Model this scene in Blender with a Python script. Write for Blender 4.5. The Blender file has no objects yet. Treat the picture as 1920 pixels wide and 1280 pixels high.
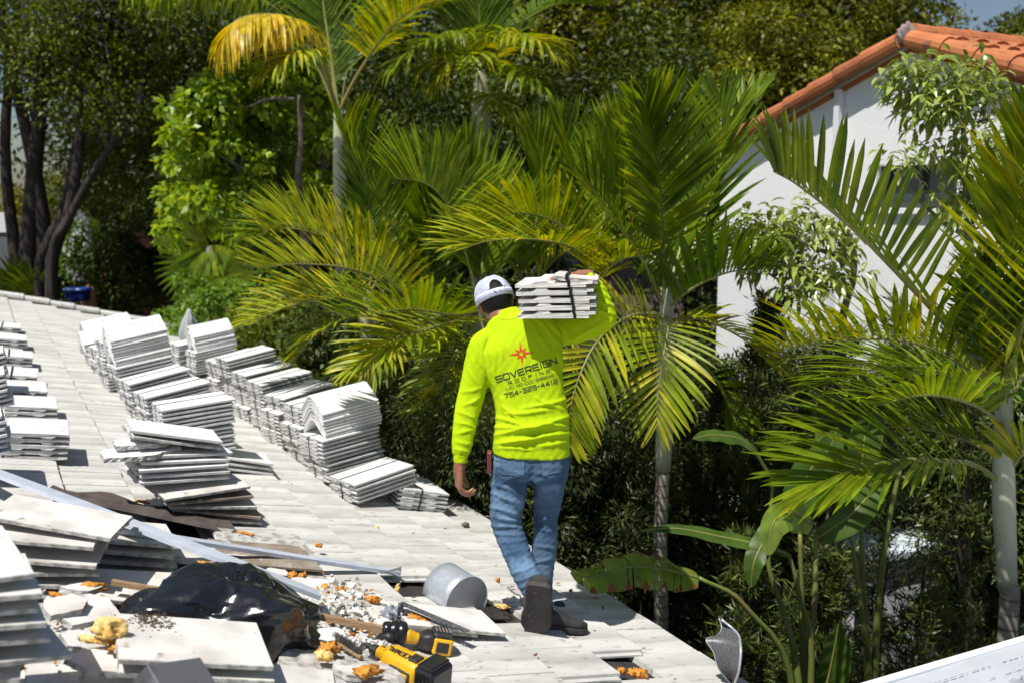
import bpy, math, random
import numpy as np
from mathutils import Vector, Matrix, Euler
from mathutils.bvhtree import BVHTree
R_ = math.radians
sc = bpy.context.scene
COL = sc.collection
rng = np.random.default_rng(11)
random.seed(7)

# ------------------------------------------------------------------ camera, world, sun, exposure
CAMZ = 5.2
F = 1867.0
TH = math.atan(270 / F)
cam = bpy.data.cameras.new("camera")
cam.sensor_width = 36.0
cam.lens = F / 1920 * 36.0
cam.clip_end = 600
cam.dof.use_dof = True
cam.dof.focus_distance = 4.62
cam.dof.aperture_fstop = 2.4
cam_o = bpy.data.objects.new("camera", cam)
cam_o.location = (0, 0, CAMZ)
cam_o.rotation_euler = (math.pi / 2 - TH, 0, 0)
COL.objects.link(cam_o)
sc.camera = cam_o
SUN_DIR = Vector((0.29, 0.33, -0.90)).normalized()      # the way the light travels
world = bpy.data.worlds.new("World")
sc.world = world
world.use_nodes = True
wn = world.node_tree
sky = wn.nodes.new("ShaderNodeTexSky")
sky.sky_type = 'NISHITA'
sky.sun_disc = False
sky.sun_elevation = math.asin(-SUN_DIR.z)
sky.sun_rotation = math.atan2(-SUN_DIR.x, -SUN_DIR.y)
wn.nodes["Background"].inputs[1].default_value = 0.068
wn.links.new(sky.outputs[0], wn.nodes["Background"].inputs[0])
sl = bpy.data.lights.new("sun", 'SUN')
sl.energy = 5.0
sl.angle = R_(0.55)
sl.color = (1.0, 0.955, 0.89)
so = bpy.data.objects.new("sun", sl)
so.rotation_euler = SUN_DIR.to_track_quat('-Z', 'Y').to_euler()
COL.objects.link(so)
sc.view_settings.view_transform = 'Standard'
sc.view_settings.look = 'None'
sc.view_settings.exposure = 0.12
sc.view_settings.gamma = 1.0
sc.cycles.max_bounces = 8
sc.cycles.transparent_max_bounces = 8
sc.cycles.use_denoising = True

# ------------------------------------------------------------------ geometry of the place
CT, ST = math.cos(TH), math.sin(TH)
def ray(x, y):
    a = (x - 960) / F; b = -(y - 640) / F
    return Vector((a, CT + b * ST, -ST + b * CT))
def P(x, y, Y):
    """world point at forward distance Y seen towards pixel (x, y) of the 1920x1280 photograph"""
    d = ray(x, y)
    return Vector((0, 0, CAMZ)) + d * (Y / d.y)
def pxm(p):
    """pixels per metre at world point p"""
    return F / (p[1] * CT - (p[2] - CAMZ) * ST)
def proj(p):
    z = p[2] - CAMZ
    d = p[1] * CT - z * ST; u = p[1] * ST + z * CT
    return 960 + F * p[0] / d, 640 - F * u / d
PSI = R_(28)
Pv = Vector((math.cos(PSI), math.sin(PSI), 0))      # horizontal, down-slope side
Ev = Vector((-math.sin(PSI), math.cos(PSI), 0))     # along the eave, away
MS, H0 = 0.26, 1.45
Sv = (Pv - Vector((0, 0, MS))).normalized()
Nv = Sv.cross(Ev).normalized()
if Nv.z < 0: Nv = -Nv
O_R = Vector((0, 0, CAMZ - H0))
RM = Matrix((( Sv.x, Ev.x, Nv.x, O_R.x), (Sv.y, Ev.y, Nv.y, O_R.y), (Sv.z, Ev.z, Nv.z, O_R.z), (0, 0, 0, 1)))  # roof frame: x down-slope, y away, z normal
RMI = RM.inverted()
def Rp(x, y, lift=0.0):
    """point on the roof plane raised by lift along its normal, seen towards a pixel"""
    d = ray(x, y); o = Vector((0, 0, CAMZ))
    t = ((O_R + Nv * lift) - o).dot(Nv) / d.dot(Nv)
    return o + d * t
def rl(x, y, lift=0.0):
    return RMI @ Rp(x, y, lift)

# ------------------------------------------------------------------ objects
WORG = {}
def tag(o, label=None, cat=None, group=None, kind=None):
    if label: o['label'] = label
    if cat: o['category'] = cat
    if group: o['group'] = group
    if kind: o['kind'] = kind
    elif cat: o['kind'] = 'thing'
    return o
def empty(name, loc, label=None, cat=None, group=None, rot=None, kind=None):
    o = bpy.data.objects.new(name, None)
    o.empty_display_size = 0.1
    o.location = loc
    if rot is not None: o.rotation_euler = rot
    COL.objects.link(o)
    WORG[o.name] = Vector(loc)
    return tag(o, label, cat, group, kind)
def empty_m(name, M, label=None, cat=None, group=None):
    o = empty(name, M.to_translation(), label, cat, group, rot=M.to_euler())
    return o
def new_mesh(name, V, Fc, mats, smooth=False, midx=None):
    me = bpy.data.meshes.new(name)
    V = np.asarray(V, dtype=np.float32).reshape(-1, 3)
    if isinstance(Fc, np.ndarray) and Fc.ndim == 2:
        n, k = Fc.shape
        me.vertices.add(len(V)); me.vertices.foreach_set("co", V.ravel())
        me.loops.add(n * k); me.loops.foreach_set("vertex_index", Fc.astype(np.int32).ravel())
        me.polygons.add(n)
        me.polygons.foreach_set("loop_start", np.arange(0, n * k, k, dtype=np.int32))
        me.polygons.foreach_set("loop_total", np.full(n, k, dtype=np.int32))
        me.update(calc_edges=True)
    else:
        me.from_pydata([tuple(map(float, v)) for v in V], [], [tuple(int(i) for i in f) for f in Fc])
        me.update()
    if not isinstance(mats, (list, tuple)): mats = [mats]
    for m in mats: me.materials.append(m)
    if midx is not None:
        me.polygons.foreach_set("material_index", np.asarray(midx, dtype=np.int32))
    if smooth:
        me.polygons.foreach_set("use_smooth", np.ones(len(me.polygons), dtype=bool))
    return me
def obj(name, V, Fc, mats, parent=None, smooth=False, midx=None, local=False):
    """one mesh object; vertices in world coordinates unless local"""
    V = np.asarray(V, dtype=np.float64).reshape(-1, 3)
    if parent is not None and not local:
        V = V - np.array(WORG[parent.name])
    me = new_mesh(name, V, Fc, mats, smooth, midx)
    return link(name, me, parent)
def link(name, me, parent=None):
    o = bpy.data.objects.new(name, me)
    COL.objects.link(o)
    if parent is not None:
        o.parent = parent
        WORG[o.name] = WORG[parent.name]
    else:
        WORG[o.name] = Vector((0, 0, 0))
    return o
def thing(name, V, Fc, mats, label, cat, group=None, smooth=False, midx=None, kind=None):
    """a thing that is one mesh, with its origin at its base"""
    V = np.asarray(V, dtype=np.float64).reshape(-1, 3)
    org = np.array([V[:, 0].mean(), V[:, 1].mean(), V[:, 2].min()])
    o = link(name, new_mesh(name, V - org, Fc, mats, smooth, midx))
    o.location = org; WORG[o.name] = Vector(org)
    return tag(o, label, cat, group, kind)

class MB:
    """collects shapes into one mesh"""
    def __init__(s): s.V = []; s.F = []; s.M = []
    def add(s, V, Fc, mi=0, M=None):
        b = len(s.V)
        for v in V:
            v = Vector(v)
            if M is not None: v = M @ v
            s.V.append(v)
        for f in Fc:
            s.F.append(tuple(i + b for i in f)); s.M.append(mi)
    def box(s, a, b, mi=0, M=None, bev=0.0):
        x0, y0, z0 = a; x1, y1, z1 = b
        if bev <= 0:
            V = [(x, y, z) for z in (z0, z1) for x, y in ((x0, y0), (x1, y0), (x1, y1), (x0, y1))]
            s.add(V, [(3, 2, 1, 0), (4, 5, 6, 7), (0, 1, 5, 4), (1, 2, 6, 5), (2, 3, 7, 6), (3, 0, 4, 7)], mi, M)
        else:
            r = bev
            def ring(z, i):
                return [(x0 + i, y0 + r, z), (x0 + r, y0 + i, z), (x1 - r, y0 + i, z), (x1 - i, y0 + r, z), (x1 - i, y1 - r, z), (x1 - r, y1 - i, z), (x0 + r, y1 - i, z), (x0 + i, y1 - r, z)]
            rings = [ring(z0, r * .9), ring(z0 + r, 0), ring(z1 - r, 0), ring(z1, r * .9)]
            V = [v for q in rings for v in q]
            Fc = [tuple(range(7, -1, -1)), tuple(range(24, 32))]
            for k in range(3):
                for i in range(8):
                    j = (i + 1) % 8
                    Fc.append((k * 8 + i, k * 8 + j, k * 8 + 8 + j, k * 8 + 8 + i))
            s.add(V, Fc, mi, M)
    def prism(s, prof, x0, x1, mi=0, M=None, jit=0.0, step=1):
        """profile [(y, z)...] extruded along x"""
        n = len(prof)
        xs = np.linspace(x0, x1, step + 1)
        V = []
        for x in xs:
            for (y, z) in prof:
                V.append((x + (random.uniform(-jit, jit) if jit else 0), y, z))
        Fc = []
        for k in range(step):
            for i in range(n):
                j = (i + 1) % n
                Fc.append((k * n + i, k * n + j, (k + 1) * n + j, (k + 1) * n + i))
        Fc.append(tuple(range(n - 1, -1, -1))); Fc.append(tuple(range(step * n, step * n + n)))
        s.add(V, Fc, mi, M)
    def tube(s, pts, radii, seg=8, mi=0, M=None, cap=True):
        V, Fc = tube(pts, radii, seg, cap)
        s.add(V, Fc, mi, M)
    def build(s, name, mats, parent=None, smooth=False, local=False):
        return obj(name, [tuple(v) for v in s.V], s.F, mats, parent, smooth, s.M, local)
    def thing(s, name, mats, label, cat, group=None, smooth=False, kind=None):
        return thing(name, [tuple(v) for v in s.V], s.F, mats, label, cat, group, smooth, s.M, kind)

def tube(pts, radii, seg=8, cap=True):
    pts = [Vector(p) for p in pts]
    n = len(pts)
    if not hasattr(radii, '__len__'): radii = [radii] * n
    V = []; Fc = []
    ref = None
    for i in range(n):
        t = (pts[min(i + 1, n - 1)] - pts[max(i - 1, 0)])
        t = t.normalized() if t.length > 1e-9 else Vector((0, 0, 1))
        if ref is None:
            ref = Vector((0, 1, 0)) if abs(t.y) < .8 else Vector((1, 0, 0))
        a = (ref - t * ref.dot(t)).normalized(); b = t.cross(a); ref = a
        for k in range(seg):
            an = 2 * math.pi * k / seg
            V.append(pts[i] + (a * math.cos(an) + b * math.sin(an)) * radii[i])
    for i in range(n - 1):
        for k in range(seg):
            j = (k + 1) % seg
            Fc.append((i * seg + k, i * seg + j, (i + 1) * seg + j, (i + 1) * seg + k))
    if cap:
        Fc.append(tuple(range(seg - 1, -1, -1))); Fc.append(tuple(range((n - 1) * seg, n * seg)))
    return V, Fc
def spline(pts, n):
    """Catmull-Rom through pts"""
    pts = [Vector(p) for p in pts]
    p = [pts[0] * 2 - pts[1]] + pts + [pts[-1] * 2 - pts[-2]]
    out = []
    segs = len(pts) - 1
    for i in range(n):
        u = i / (n - 1) * segs
        k = min(int(u), segs - 1); t = u - k
        a, b, c, d = p[k], p[k + 1], p[k + 2], p[k + 3]
        out.append(0.5 * ((2 * b) + (-a + c) * t + (2 * a - 5 * b + 4 * c - d) * t * t + (-a + 3 * b - 3 * c + d) * t ** 3))
    return out
def tris_of(Fc):
    out = []
    for f in Fc:
        for i in range(1, len(f) - 1): out.append((f[0], f[i], f[i + 1]))
    return out
def soft_noise(x, y, z=0.0, s=0):
    return (math.sin(x * 1.7 + s) * math.cos(y * 2.3 - s * 1.3) + .6 * math.sin(x * 3.9 - y * 3.1 + z * 2.7 + s * 2) + .4 * math.cos(z * 5.3 + x * 6.1 + s)) / 2.0

# ------------------------------------------------------------------ materials
def nt(m):
    return m.node_tree.nodes, m.node_tree.links
def mat(name, col, rough=0.7, col2=None, scale=8.0, lo=.35, hi=.65, detail=6.0, bump=0.0, bscale=60.0, metal=0.0, spec=0.5,
        island=0.0, stretch=None, spots=None, spot_scale=25.0, spot_thr=.62, coat=0.0, bump_dist=.002, spots2=None, trans=0.0, coord='Object'):
    m = bpy.data.materials.new(name); m.use_nodes = True
    N, L = nt(m)
    b = N["Principled BSDF"]
    b.inputs['Roughness'].default_value = rough
    b.inputs['Metallic'].default_value = metal
    b.inputs['Specular IOR Level'].default_value = spec
    b.inputs['Coat Weight'].default_value = coat
    tc = N.new("ShaderNodeTexCoord")
    mp = N.new("ShaderNodeMapping")
    L.new(tc.outputs[coord], mp.inputs[0])
    if stretch: mp.inputs['Scale'].default_value = stretch
    def noise(sc_, det=detail, off=0):
        n = N.new("ShaderNodeTexNoise"); n.inputs['Scale'].default_value = sc_; n.inputs['Detail'].default_value = det
        L.new(mp.outputs[0], n.inputs['Vector']); return n
    rgb = N.new("ShaderNodeRGB"); rgb.outputs[0].default_value = (*col, 1)
    out = rgb.outputs[0]
    if col2 is not None:
        n = noise(scale)
        r = N.new("ShaderNodeMapRange"); r.inputs[1].default_value = lo; r.inputs[2].default_value = hi
        L.new(n.outputs[0], r.inputs[0])
        mx = N.new("ShaderNodeMix"); mx.data_type = 'RGBA'
        L.new(r.outputs[0], mx.inputs[0]); L.new(out, mx.inputs[6]); mx.inputs[7].default_value = (*col2, 1)
        out = mx.outputs[2]
    for sp, off in ((spots, 1.0), (spots2, 2.7)):
        if sp is not None:
            n = noise(spot_scale * off)
            r = N.new("ShaderNodeMapRange"); r.inputs[1].default_value = spot_thr; r.inputs[2].default_value = spot_thr + .08
            L.new(n.outputs[0], r.inputs[0])
            mx = N.new("ShaderNodeMix"); mx.data_type = 'RGBA'
            L.new(r.outputs[0], mx.inputs[0]); L.new(out, mx.inputs[6]); mx.inputs[7].default_value = (*sp, 1)
            out = mx.outputs[2]
    if island > 0:
        g = N.new("ShaderNodeNewGeometry")
        oi = N.new("ShaderNodeObjectInfo")
        ad = N.new("ShaderNodeMath"); ad.operation = 'ADD'
        L.new(g.outputs['Random Per Island'], ad.inputs[0]); L.new(oi.outputs['Random'], ad.inputs[1])
        fr = N.new("ShaderNodeMath"); fr.operation = 'FRACT'; L.new(ad.outputs[0], fr.inputs[0])
        r = N.new("ShaderNodeMapRange"); r.inputs[3].default_value = 1 - island; r.inputs[4].default_value = 1 + island * .6
        L.new(fr.outputs[0], r.inputs[0])
        h = N.new("ShaderNodeHueSaturation"); L.new(out, h.inputs['Color']); L.new(r.outputs[0], h.inputs['Value'])
        out = h.outputs[0]
    L.new(out, b.inputs['Base Color'])
    if bump > 0:
        n = noise(bscale, 8)
        bp = N.new("ShaderNodeBump"); bp.inputs['Strength'].default_value = bump; bp.inputs['Distance'].default_value = bump_dist
        L.new(n.outputs[0], bp.inputs['Height']); L.new(bp.outputs[0], b.inputs['Normal'])
    return m
def leaf_mat(name, cols, rough=.42, trans=.3, spec=.5, nscale=7.0, nlo=.72, nhi=1.3):
    """foliage: colour per leaf from a ramp of cols, some light passes through"""
    m = bpy.data.materials.new(name); m.use_nodes = True
    N, L = nt(m)
    b = N["Principled BSDF"]; b.inputs['Roughness'].default_value = rough; b.inputs['Specular IOR Level'].default_value = spec
    g = N.new("ShaderNodeNewGeometry")
    cr = N.new("ShaderNodeValToRGB")
    e = cr.color_ramp.elements
    while len(e) < len(cols): e.new(0.5)
    for i, c in enumerate(cols):
        e[i].position = i / max(1, len(cols) - 1); e[i].color = (*c, 1)
    L.new(g.outputs['Random Per Island'], cr.inputs[0])
    out = cr.outputs[0]
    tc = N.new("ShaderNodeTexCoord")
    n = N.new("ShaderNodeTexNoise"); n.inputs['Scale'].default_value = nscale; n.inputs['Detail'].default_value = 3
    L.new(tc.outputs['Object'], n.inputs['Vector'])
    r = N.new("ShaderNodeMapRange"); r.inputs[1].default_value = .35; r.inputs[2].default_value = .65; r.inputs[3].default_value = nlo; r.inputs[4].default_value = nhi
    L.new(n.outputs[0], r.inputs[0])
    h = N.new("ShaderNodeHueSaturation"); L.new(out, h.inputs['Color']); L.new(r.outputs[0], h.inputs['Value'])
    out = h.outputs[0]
    L.new(out, b.inputs['Base Color'])
    t = N.new("ShaderNodeBsdfTranslucent")
    h2 = N.new("ShaderNodeHueSaturation"); h2.inputs['Saturation'].default_value = 1.15; h2.inputs['Value'].default_value = 1.5; h2.inputs['Hue'].default_value = .485
    L.new(out, h2.inputs['Color']); L.new(h2.outputs[0], t.inputs[0])
    mx = N.new("ShaderNodeMixShader"); mx.inputs[0].default_value = trans
    L.new(b.outputs[0], mx.inputs[1]); L.new(t.outputs[0], mx.inputs[2])
    L.new(mx.outputs[0], N["Material Output"].inputs[0])
    return m

M = {}
M['field_tile'] = mat('field tile weathered white', (.66, .655, .63), .92, (.50, .49, .46), 3.0, .40, .70, bump=.9, bscale=170, island=.045,
                      stretch=(1.0, 2.6, 1), spots=(.36, .345, .31), spot_scale=14, spot_thr=.61, bump_dist=.003)
def lap_dirt_shade(m, u0, w):
    """grime and lap shading painted beside the side laps, following the tile rows of the roof"""
    N, L = nt(m); b = N["Principled BSDF"]; src = b.inputs['Base Color'].links[0].from_socket
    tc = N.new("ShaderNodeTexCoord"); sp = N.new("ShaderNodeSeparateXYZ"); L.new(tc.outputs['Object'], sp.inputs[0])
    nz = N.new("ShaderNodeTexNoise"); nz.inputs['Scale'].default_value = 2.5; nz.inputs['Detail'].default_value = 5; L.new(tc.outputs['Object'], nz.inputs['Vector'])
    a = N.new("ShaderNodeMath"); a.operation = 'MULTIPLY_ADD'; a.inputs[1].default_value = 1 / w; a.inputs[2].default_value = -u0 / w; L.new(sp.outputs['Y'], a.inputs[0])
    a2 = N.new("ShaderNodeMath"); a2.operation = 'MULTIPLY_ADD'; a2.inputs[1].default_value = .35; L.new(nz.outputs[0], a2.inputs[0]); L.new(a.outputs[0], a2.inputs[2])
    f = N.new("ShaderNodeMath"); f.operation = 'FRACT'; L.new(a2.outputs[0], f.inputs[0])
    cr = N.new("ShaderNodeValToRGB"); e = cr.color_ramp.elements
    e[0].position = .0; e[0].color = (1, 1, 1, 1); e[1].position = 1.0; e[1].color = (1, 1, 1, 1)
    for q, v in ((.16, 1.0), (.26, .74), (.42, .82), (.62, .95)):
        n_ = e.new(q); n_.color = (v, v, v * .985, 1)
    L.new(f.outputs[0], cr.inputs[0])
    mx = N.new("ShaderNodeMix"); mx.data_type = 'RGBA'; mx.blend_type = 'MULTIPLY'; mx.inputs[0].default_value = .9
    L.new(src, mx.inputs[6]); L.new(cr.outputs[0], mx.inputs[7]); L.new(mx.outputs[2], b.inputs['Base Color'])
M['tile'] = mat('stacked tile white paint', (.78, .78, .775), .8, (.66, .655, .64), 7, .42, .75, bump=.35, bscale=140, island=.09, spots=(.46, .45, .42), spot_scale=22, spot_thr=.63)
M['tile_side'] = mat('stacked tile greyer edge', (.60, .60, .59), .9, (.46, .455, .44), 24, .4, .7, bump=.6, bscale=180, island=.08)  # sides and ends a greyer tone than the top face
M['tile_raw'] = mat('tile raw concrete', (.56, .55, .52), .95, (.30, .29, .265), 26, .42, .62, bump=1.0, bscale=220, island=.08, bump_dist=.004)
M['tile_old'] = mat('old tile dusty', (.70, .685, .65), .92, (.52, .495, .45), 6, .45, .7, bump=.7, bscale=150, island=.10, spots=(.34, .31, .26), spot_scale=14, spot_thr=.64)
M['tile_brown'] = mat('old tile brown underside', (.36, .30, .235), .95, (.20, .16, .12), 9, .4, .65, bump=.9, bscale=120, island=.15, spots=(.5, .48, .44), spot_scale=18, spot_thr=.6)
M['strap'] = mat('black plastic strap', (.012, .012, .014), .35)
M['underlay'] = mat('black underlayment', (.028, .026, .026), .75, (.07, .055, .045), 12, .5, .75, bump=.8, bscale=80, spots=(.16, .07, .04), spot_scale=40, spot_thr=.66)
M['foam'] = mat('orange adhesive foam', (.66, .30, .045), .85, (.42, .14, .015), 30, .4, .6, spots=(.80, .48, .12), spot_scale=50, spot_thr=.6, bump=1.0, bscale=90, bump_dist=.008)
M['foam_pale'] = mat('pale yellow foam', (.80, .60, .24), .7, (.72, .42, .10), 14, .4, .65, bump=.8, bscale=40, bump_dist=.006)
M['galv'] = mat('galvanised steel', (.56, .60, .65), .38, (.48, .52, .57), 60, .4, .6, metal=.45, bump=.1, bscale=30)
M['galv_dull'] = mat('dull galvanised steel', (.46, .46, .455), .6, (.38, .385, .39), 6, .4, .6, metal=.2)
M['white_metal'] = mat('white painted metal', (.76, .78, .82), .35, (.66, .68, .73), 12, .5, .8, spots=(.35, .33, .3), spot_scale=60, spot_thr=.70)
M['strip_metal'] = mat('blue grey coated strip', (.55, .60, .69), .4, (.46, .51, .60), 12, .45, .7, spots=(.25, .25, .26), spot_scale=50, spot_thr=.70)
M['wood'] = mat('weathered batten wood', (.40, .27, .15), .8, (.24, .15, .08), 20, .4, .6, stretch=(1, 12, 12), bump=.4, bscale=60)
M['soil'] = mat('soil and leaf litter', (.05, .04, .025), .95, (.10, .085, .05), 3, .4, .6, bump=.8, bscale=12, bump_dist=.03)
M['bark_dark'] = mat('dark bark', (.025, .019, .015), .9, (.055, .044, .034), 5, .4, .65, bump=1, bscale=25, bump_dist=.02, stretch=(1, 1, .35))
M['bark_grey'] = mat('grey bark', (.20, .18, .155), .85, (.12, .10, .085), 6, .4, .6, bump=.8, bscale=30, bump_dist=.01)
M['stucco'] = mat('white stucco wall', (.87, .875, .88), .9, (.80, .81, .82), 1.3, .3, .7, bump=.5, bscale=45, bump_dist=.006)
M['clay'] = mat('terracotta barrel tile', (.50, .175, .062), .8, (.40, .125, .045), 5, .35, .7, bump=.5, bscale=60, island=.22, spots=(.22, .09, .05), spot_scale=7, spot_thr=.60)
M['mortar'] = mat('grey mortar', (.30, .24, .22), .95, (.2, .15, .14), 12, bump=.8, bscale=50)
M['glass'] = mat('dark window glass', (.05, .075, .08), .06, spec=.9)
M['dark_frame'] = mat('dark window frame', (.05, .05, .055), .5)
# ================================================================== SETTING: ground
gv = []
n = 60
xs = np.linspace(-90, 90, n); ys = np.linspace(-20, 160, n)
gx, gy = np.meshgrid(xs, ys)
gz = 0.12 * np.sin(gx * .31) * np.cos(gy * .27)
V = np.stack([gx.ravel(), gy.ravel(), gz.ravel()], 1)
idx = np.arange(n * n).reshape(n, n)
Fq = np.stack([idx[:-1, :-1].ravel(), idx[:-1, 1:].ravel(), idx[1:, 1:].ravel(), idx[1:, :-1].ravel()], 1)
g = obj('ground', V, Fq, M['soil']); tag(g, kind='structure')

# ================================================================== the roof being stripped
LEN, WID, EXPO, THK = .418, .303, .348, .027
U_END = 17.25
S_EAVE = rl(1060, 1070).x + .02
house = empty('tiled_house', (RM @ Vector((0, 8, -3.5))), 'low house whose weathered white flat tile roof is being stripped', 'house')
def to_world(v): return RM @ Vector(v)
K0 = S_EAVE - .0
holes = set()
mbt = MB()
U0 = 1.55
ncol = int((U_END - U0) / WID) + 1
def tile_at(pxx, pyy):
    q = rl(pxx, pyy); return int(math.floor((K0 - q.x) / EXPO)), int(math.floor((q.y - U0) / WID))
for (hx, hy) in ((760, 1095), (800, 1100), (740, 1085), (905, 1140), (1160, 1262), (1120, 1268), (1200, 1262), (330, 985), (400, 1000), (280, 960)):
    holes.add(tile_at(hx, hy))
rr = random.Random(3)
for k in range(19):
    for j in range(ncol):
        if (k, j) in holes: continue
        s1 = K0 - k * EXPO; s0 = s1 - EXPO
        off = .5 * WID if k % 2 and False else 0
        u0 = U0 + j * WID + off
        if u0 + WID > U_END: continue
        a = -.013 + rr.uniform(-.0015, .0015)
        tw = rr.uniform(-.0022, .0022); ds = rr.uniform(-.003, .003)
        def top(s, u): return a + THK * (s - s0) / EXPO + tw * (u - u0 - WID / 2) / WID * 2
        g_ = .0028
        c = .003
        sA, sB = s0 - .065, s1 + ds
        # slab with softened top edges
        uu = [u0 + g_, u0 + g_ + c, u0 + WID - g_ - c, u0 + WID - g_]
        V = []
        for s_, cs in ((sA, 0), (sB - c, 0), (sB, 1)):
            t_ = [top(s_, u) for u in uu]
            if cs: t_ = [z - c for z in t_]
            V += [(s_, uu[0], t_[0] - THK + .002), (s_, uu[0], t_[0] - c), (s_, uu[1], t_[1]), (s_, uu[2], t_[2]), (s_, uu[3], t_[3] - c), (s_, uu[3], t_[3] - THK + .002)]
        Fc = []
        for i in range(2):
            for q in range(6):
                r_ = (q + 1) % 6
                Fc.append((i * 6 + q, i * 6 + r_, i * 6 + 6 + r_, i * 6 + 6 + q))
        Fc += [(5, 4, 3, 2, 1, 0), (12, 13, 14, 15, 16, 17)]
        mbt.add(V, [tuple(reversed(f)) for f in Fc])
        # interlock lip towards the viewer
        b = len(mbt.V)
        zl = [top(sA, u0), top(sB - .01, u0)]
        V = []
        for s_, z_ in ((sA, zl[0]), (sB - .012, zl[1])):
            V += [(s_, u0 - .028, z_ - THK + .001), (s_, u0 - .028, z_ - .017), (s_, u0 + g_, z_ - .017), (s_, u0 + g_, z_ - THK + .001)]
        mbt.add(V, [(0, 1, 5, 4), (1, 2, 6, 5), (2, 3, 7, 6), (3, 0, 4, 7), (0, 3, 2, 1), (4, 5, 6, 7)])
mbt.V = [RM @ v for v in mbt.V]
tf = mbt.build('tile_field', M['field_tile'], house)
# make texture space follow the roof: rotate object, unrotate mesh
def align_to_roof(o):
    rot = RM.to_3x3().to_4x4()
    o.data.transform(rot.inverted()); o.matrix_basis = rot
align_to_roof(tf)
M['field_lap'] = M['field_tile'].copy(); lap_dirt_shade(M['field_lap'], U0, WID); tf.data.materials[0] = M['field_lap']
# deck and underlayment
mb = MB()
S_TOP = S_EAVE - 19 * EXPO + .02
mb.add([(S_TOP, U0 - 1, -.045), (S_EAVE - .015, U0 - 1, -.045), (S_EAVE - .015, U_END - .02, -.045), (S_TOP, U_END - .02, -.045),
        (S_TOP, U0 - 1, -.075), (S_EAVE - .015, U0 - 1, -.075), (S_EAVE - .015, U_END - .02, -.075), (S_TOP, U_END - .02, -.075)],
       [(0, 1, 2, 3), (7, 6, 5, 4), (0, 4, 5, 1), (1, 5, 6, 2), (2, 6, 7, 3), (3, 7, 4, 0)])
mb.V = [RM @ v for v in mb.V]
mb.build('underlayment', M['underlay'], house)
# drip edge along the eave
mb = MB()
mb.box((S_EAVE - .02, U0 - .6, -.042), (S_EAVE + .012, U_END, -.034))
mb.box((S_EAVE + .004, U0 - .6, -.11), (S_EAVE + .012, U_END, -.034))
mb.V = [RM @ v for v in mb.V]
mb.build('drip_edge', M['galv'], house)
mb = MB()
mb.box((S_EAVE - .03, U0 - .6, -.25), (S_EAVE + .002, U_END, -.076))
mb.V = [RM @ v for v in mb.V]
mb.build('fascia', M['stucco'], house)
# rake cap tiles at the far end
for i in range(19):
    s1 = S_EAVE + .03 - i * .37
    mb = MB()
    V = []; Fc = []
    for (s_, dz, hw) in ((s1 - .42, .028, .085), (s1, .052, .105)):
        for a_ in range(9):
            an = math.pi * a_ / 8
            V.append((s_, U_END - .03 + hw * math.cos(an) * 1.05, -.03 + dz + .075 * math.sin(an) ** .7))
    for a_ in range(8): Fc.append((a_, a_ + 1, a_ + 10, a_ + 9))
    Fc.append(tuple(range(8, -1, -1))); Fc.append(tuple(range(9, 18)))
    Fc.append((0, 9, 17, 8))
    mb.add(V, Fc); mb.V = [RM @ v for v in mb.V]
    mb.build('rake_cap', M['field_tile'], house)
# far slope and walls under it
mb = MB()
ridge_s = S_TOP - .02
r0 = RM @ Vector((ridge_s, U0 - 1, -.02)); r1 = RM @ Vector((ridge_s, U_END, -.02))
d2 = (-Pv - Vector((0, 0, MS))).normalized() * 6.5
mb.add([r0, r1, r1 + d2, r0 + d2, r0 - Vector((0, 0, .06)), r1 - Vector((0, 0, .06)), r1 + d2 - Vector((0, 0, .06)), r0 + d2 - Vector((0, 0, .06))],
       [(0, 1, 2, 3), (7, 6, 5, 4), (0, 4, 5, 1), (1, 5, 6, 2), (2, 6, 7, 3), (3, 7, 4, 0)])
mb.build('rear_slope', M['field_tile'], house)
mb = MB()
def plan(q, u, z): v = Pv * q + Ev * u; return (v.x, v.y, z)
qE = (RM @ Vector((S_EAVE, 0, 0))).dot(Pv)
ze = (RM @ Vector((S_EAVE, 0, 0))).z
q1 = qE - .5; q0 = -8.5
zt = ze - .28
corn = [(q0, .4), (q1, .4), (q1, U_END - .5), (q0, U_END - .5)]
V = [plan(q, u, -.2) for q, u in corn] + [plan(q, u, zt if q == q1 else zt + .0) for q, u in corn]
mb.add(V, [(0, 1, 5, 4), (1, 2, 6, 5), (2, 3, 7, 6), (3, 0, 4, 7), (4, 5, 6, 7)])
mb.build('wall', M['stucco'], house)
mb = MB()   # gable triangle at the far end
pk = plan(-3.4, U_END - .5, CAMZ - H0 + 3.4 * MS - .15)
a_, b_ = plan(q1, U_END - .5, zt), plan(-9, U_END - .5, zt)
dd = Ev * .12
mb.add([a_, b_, pk, Vector(a_) - dd, Vector(b_) - dd, Vector(pk) - dd], [(0, 1, 2), (5, 4, 3), (0, 3, 4, 1), (1, 4, 5, 2), (2, 5, 3, 0)])
mb.build('gable_wall', M['stucco'], house)

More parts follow.
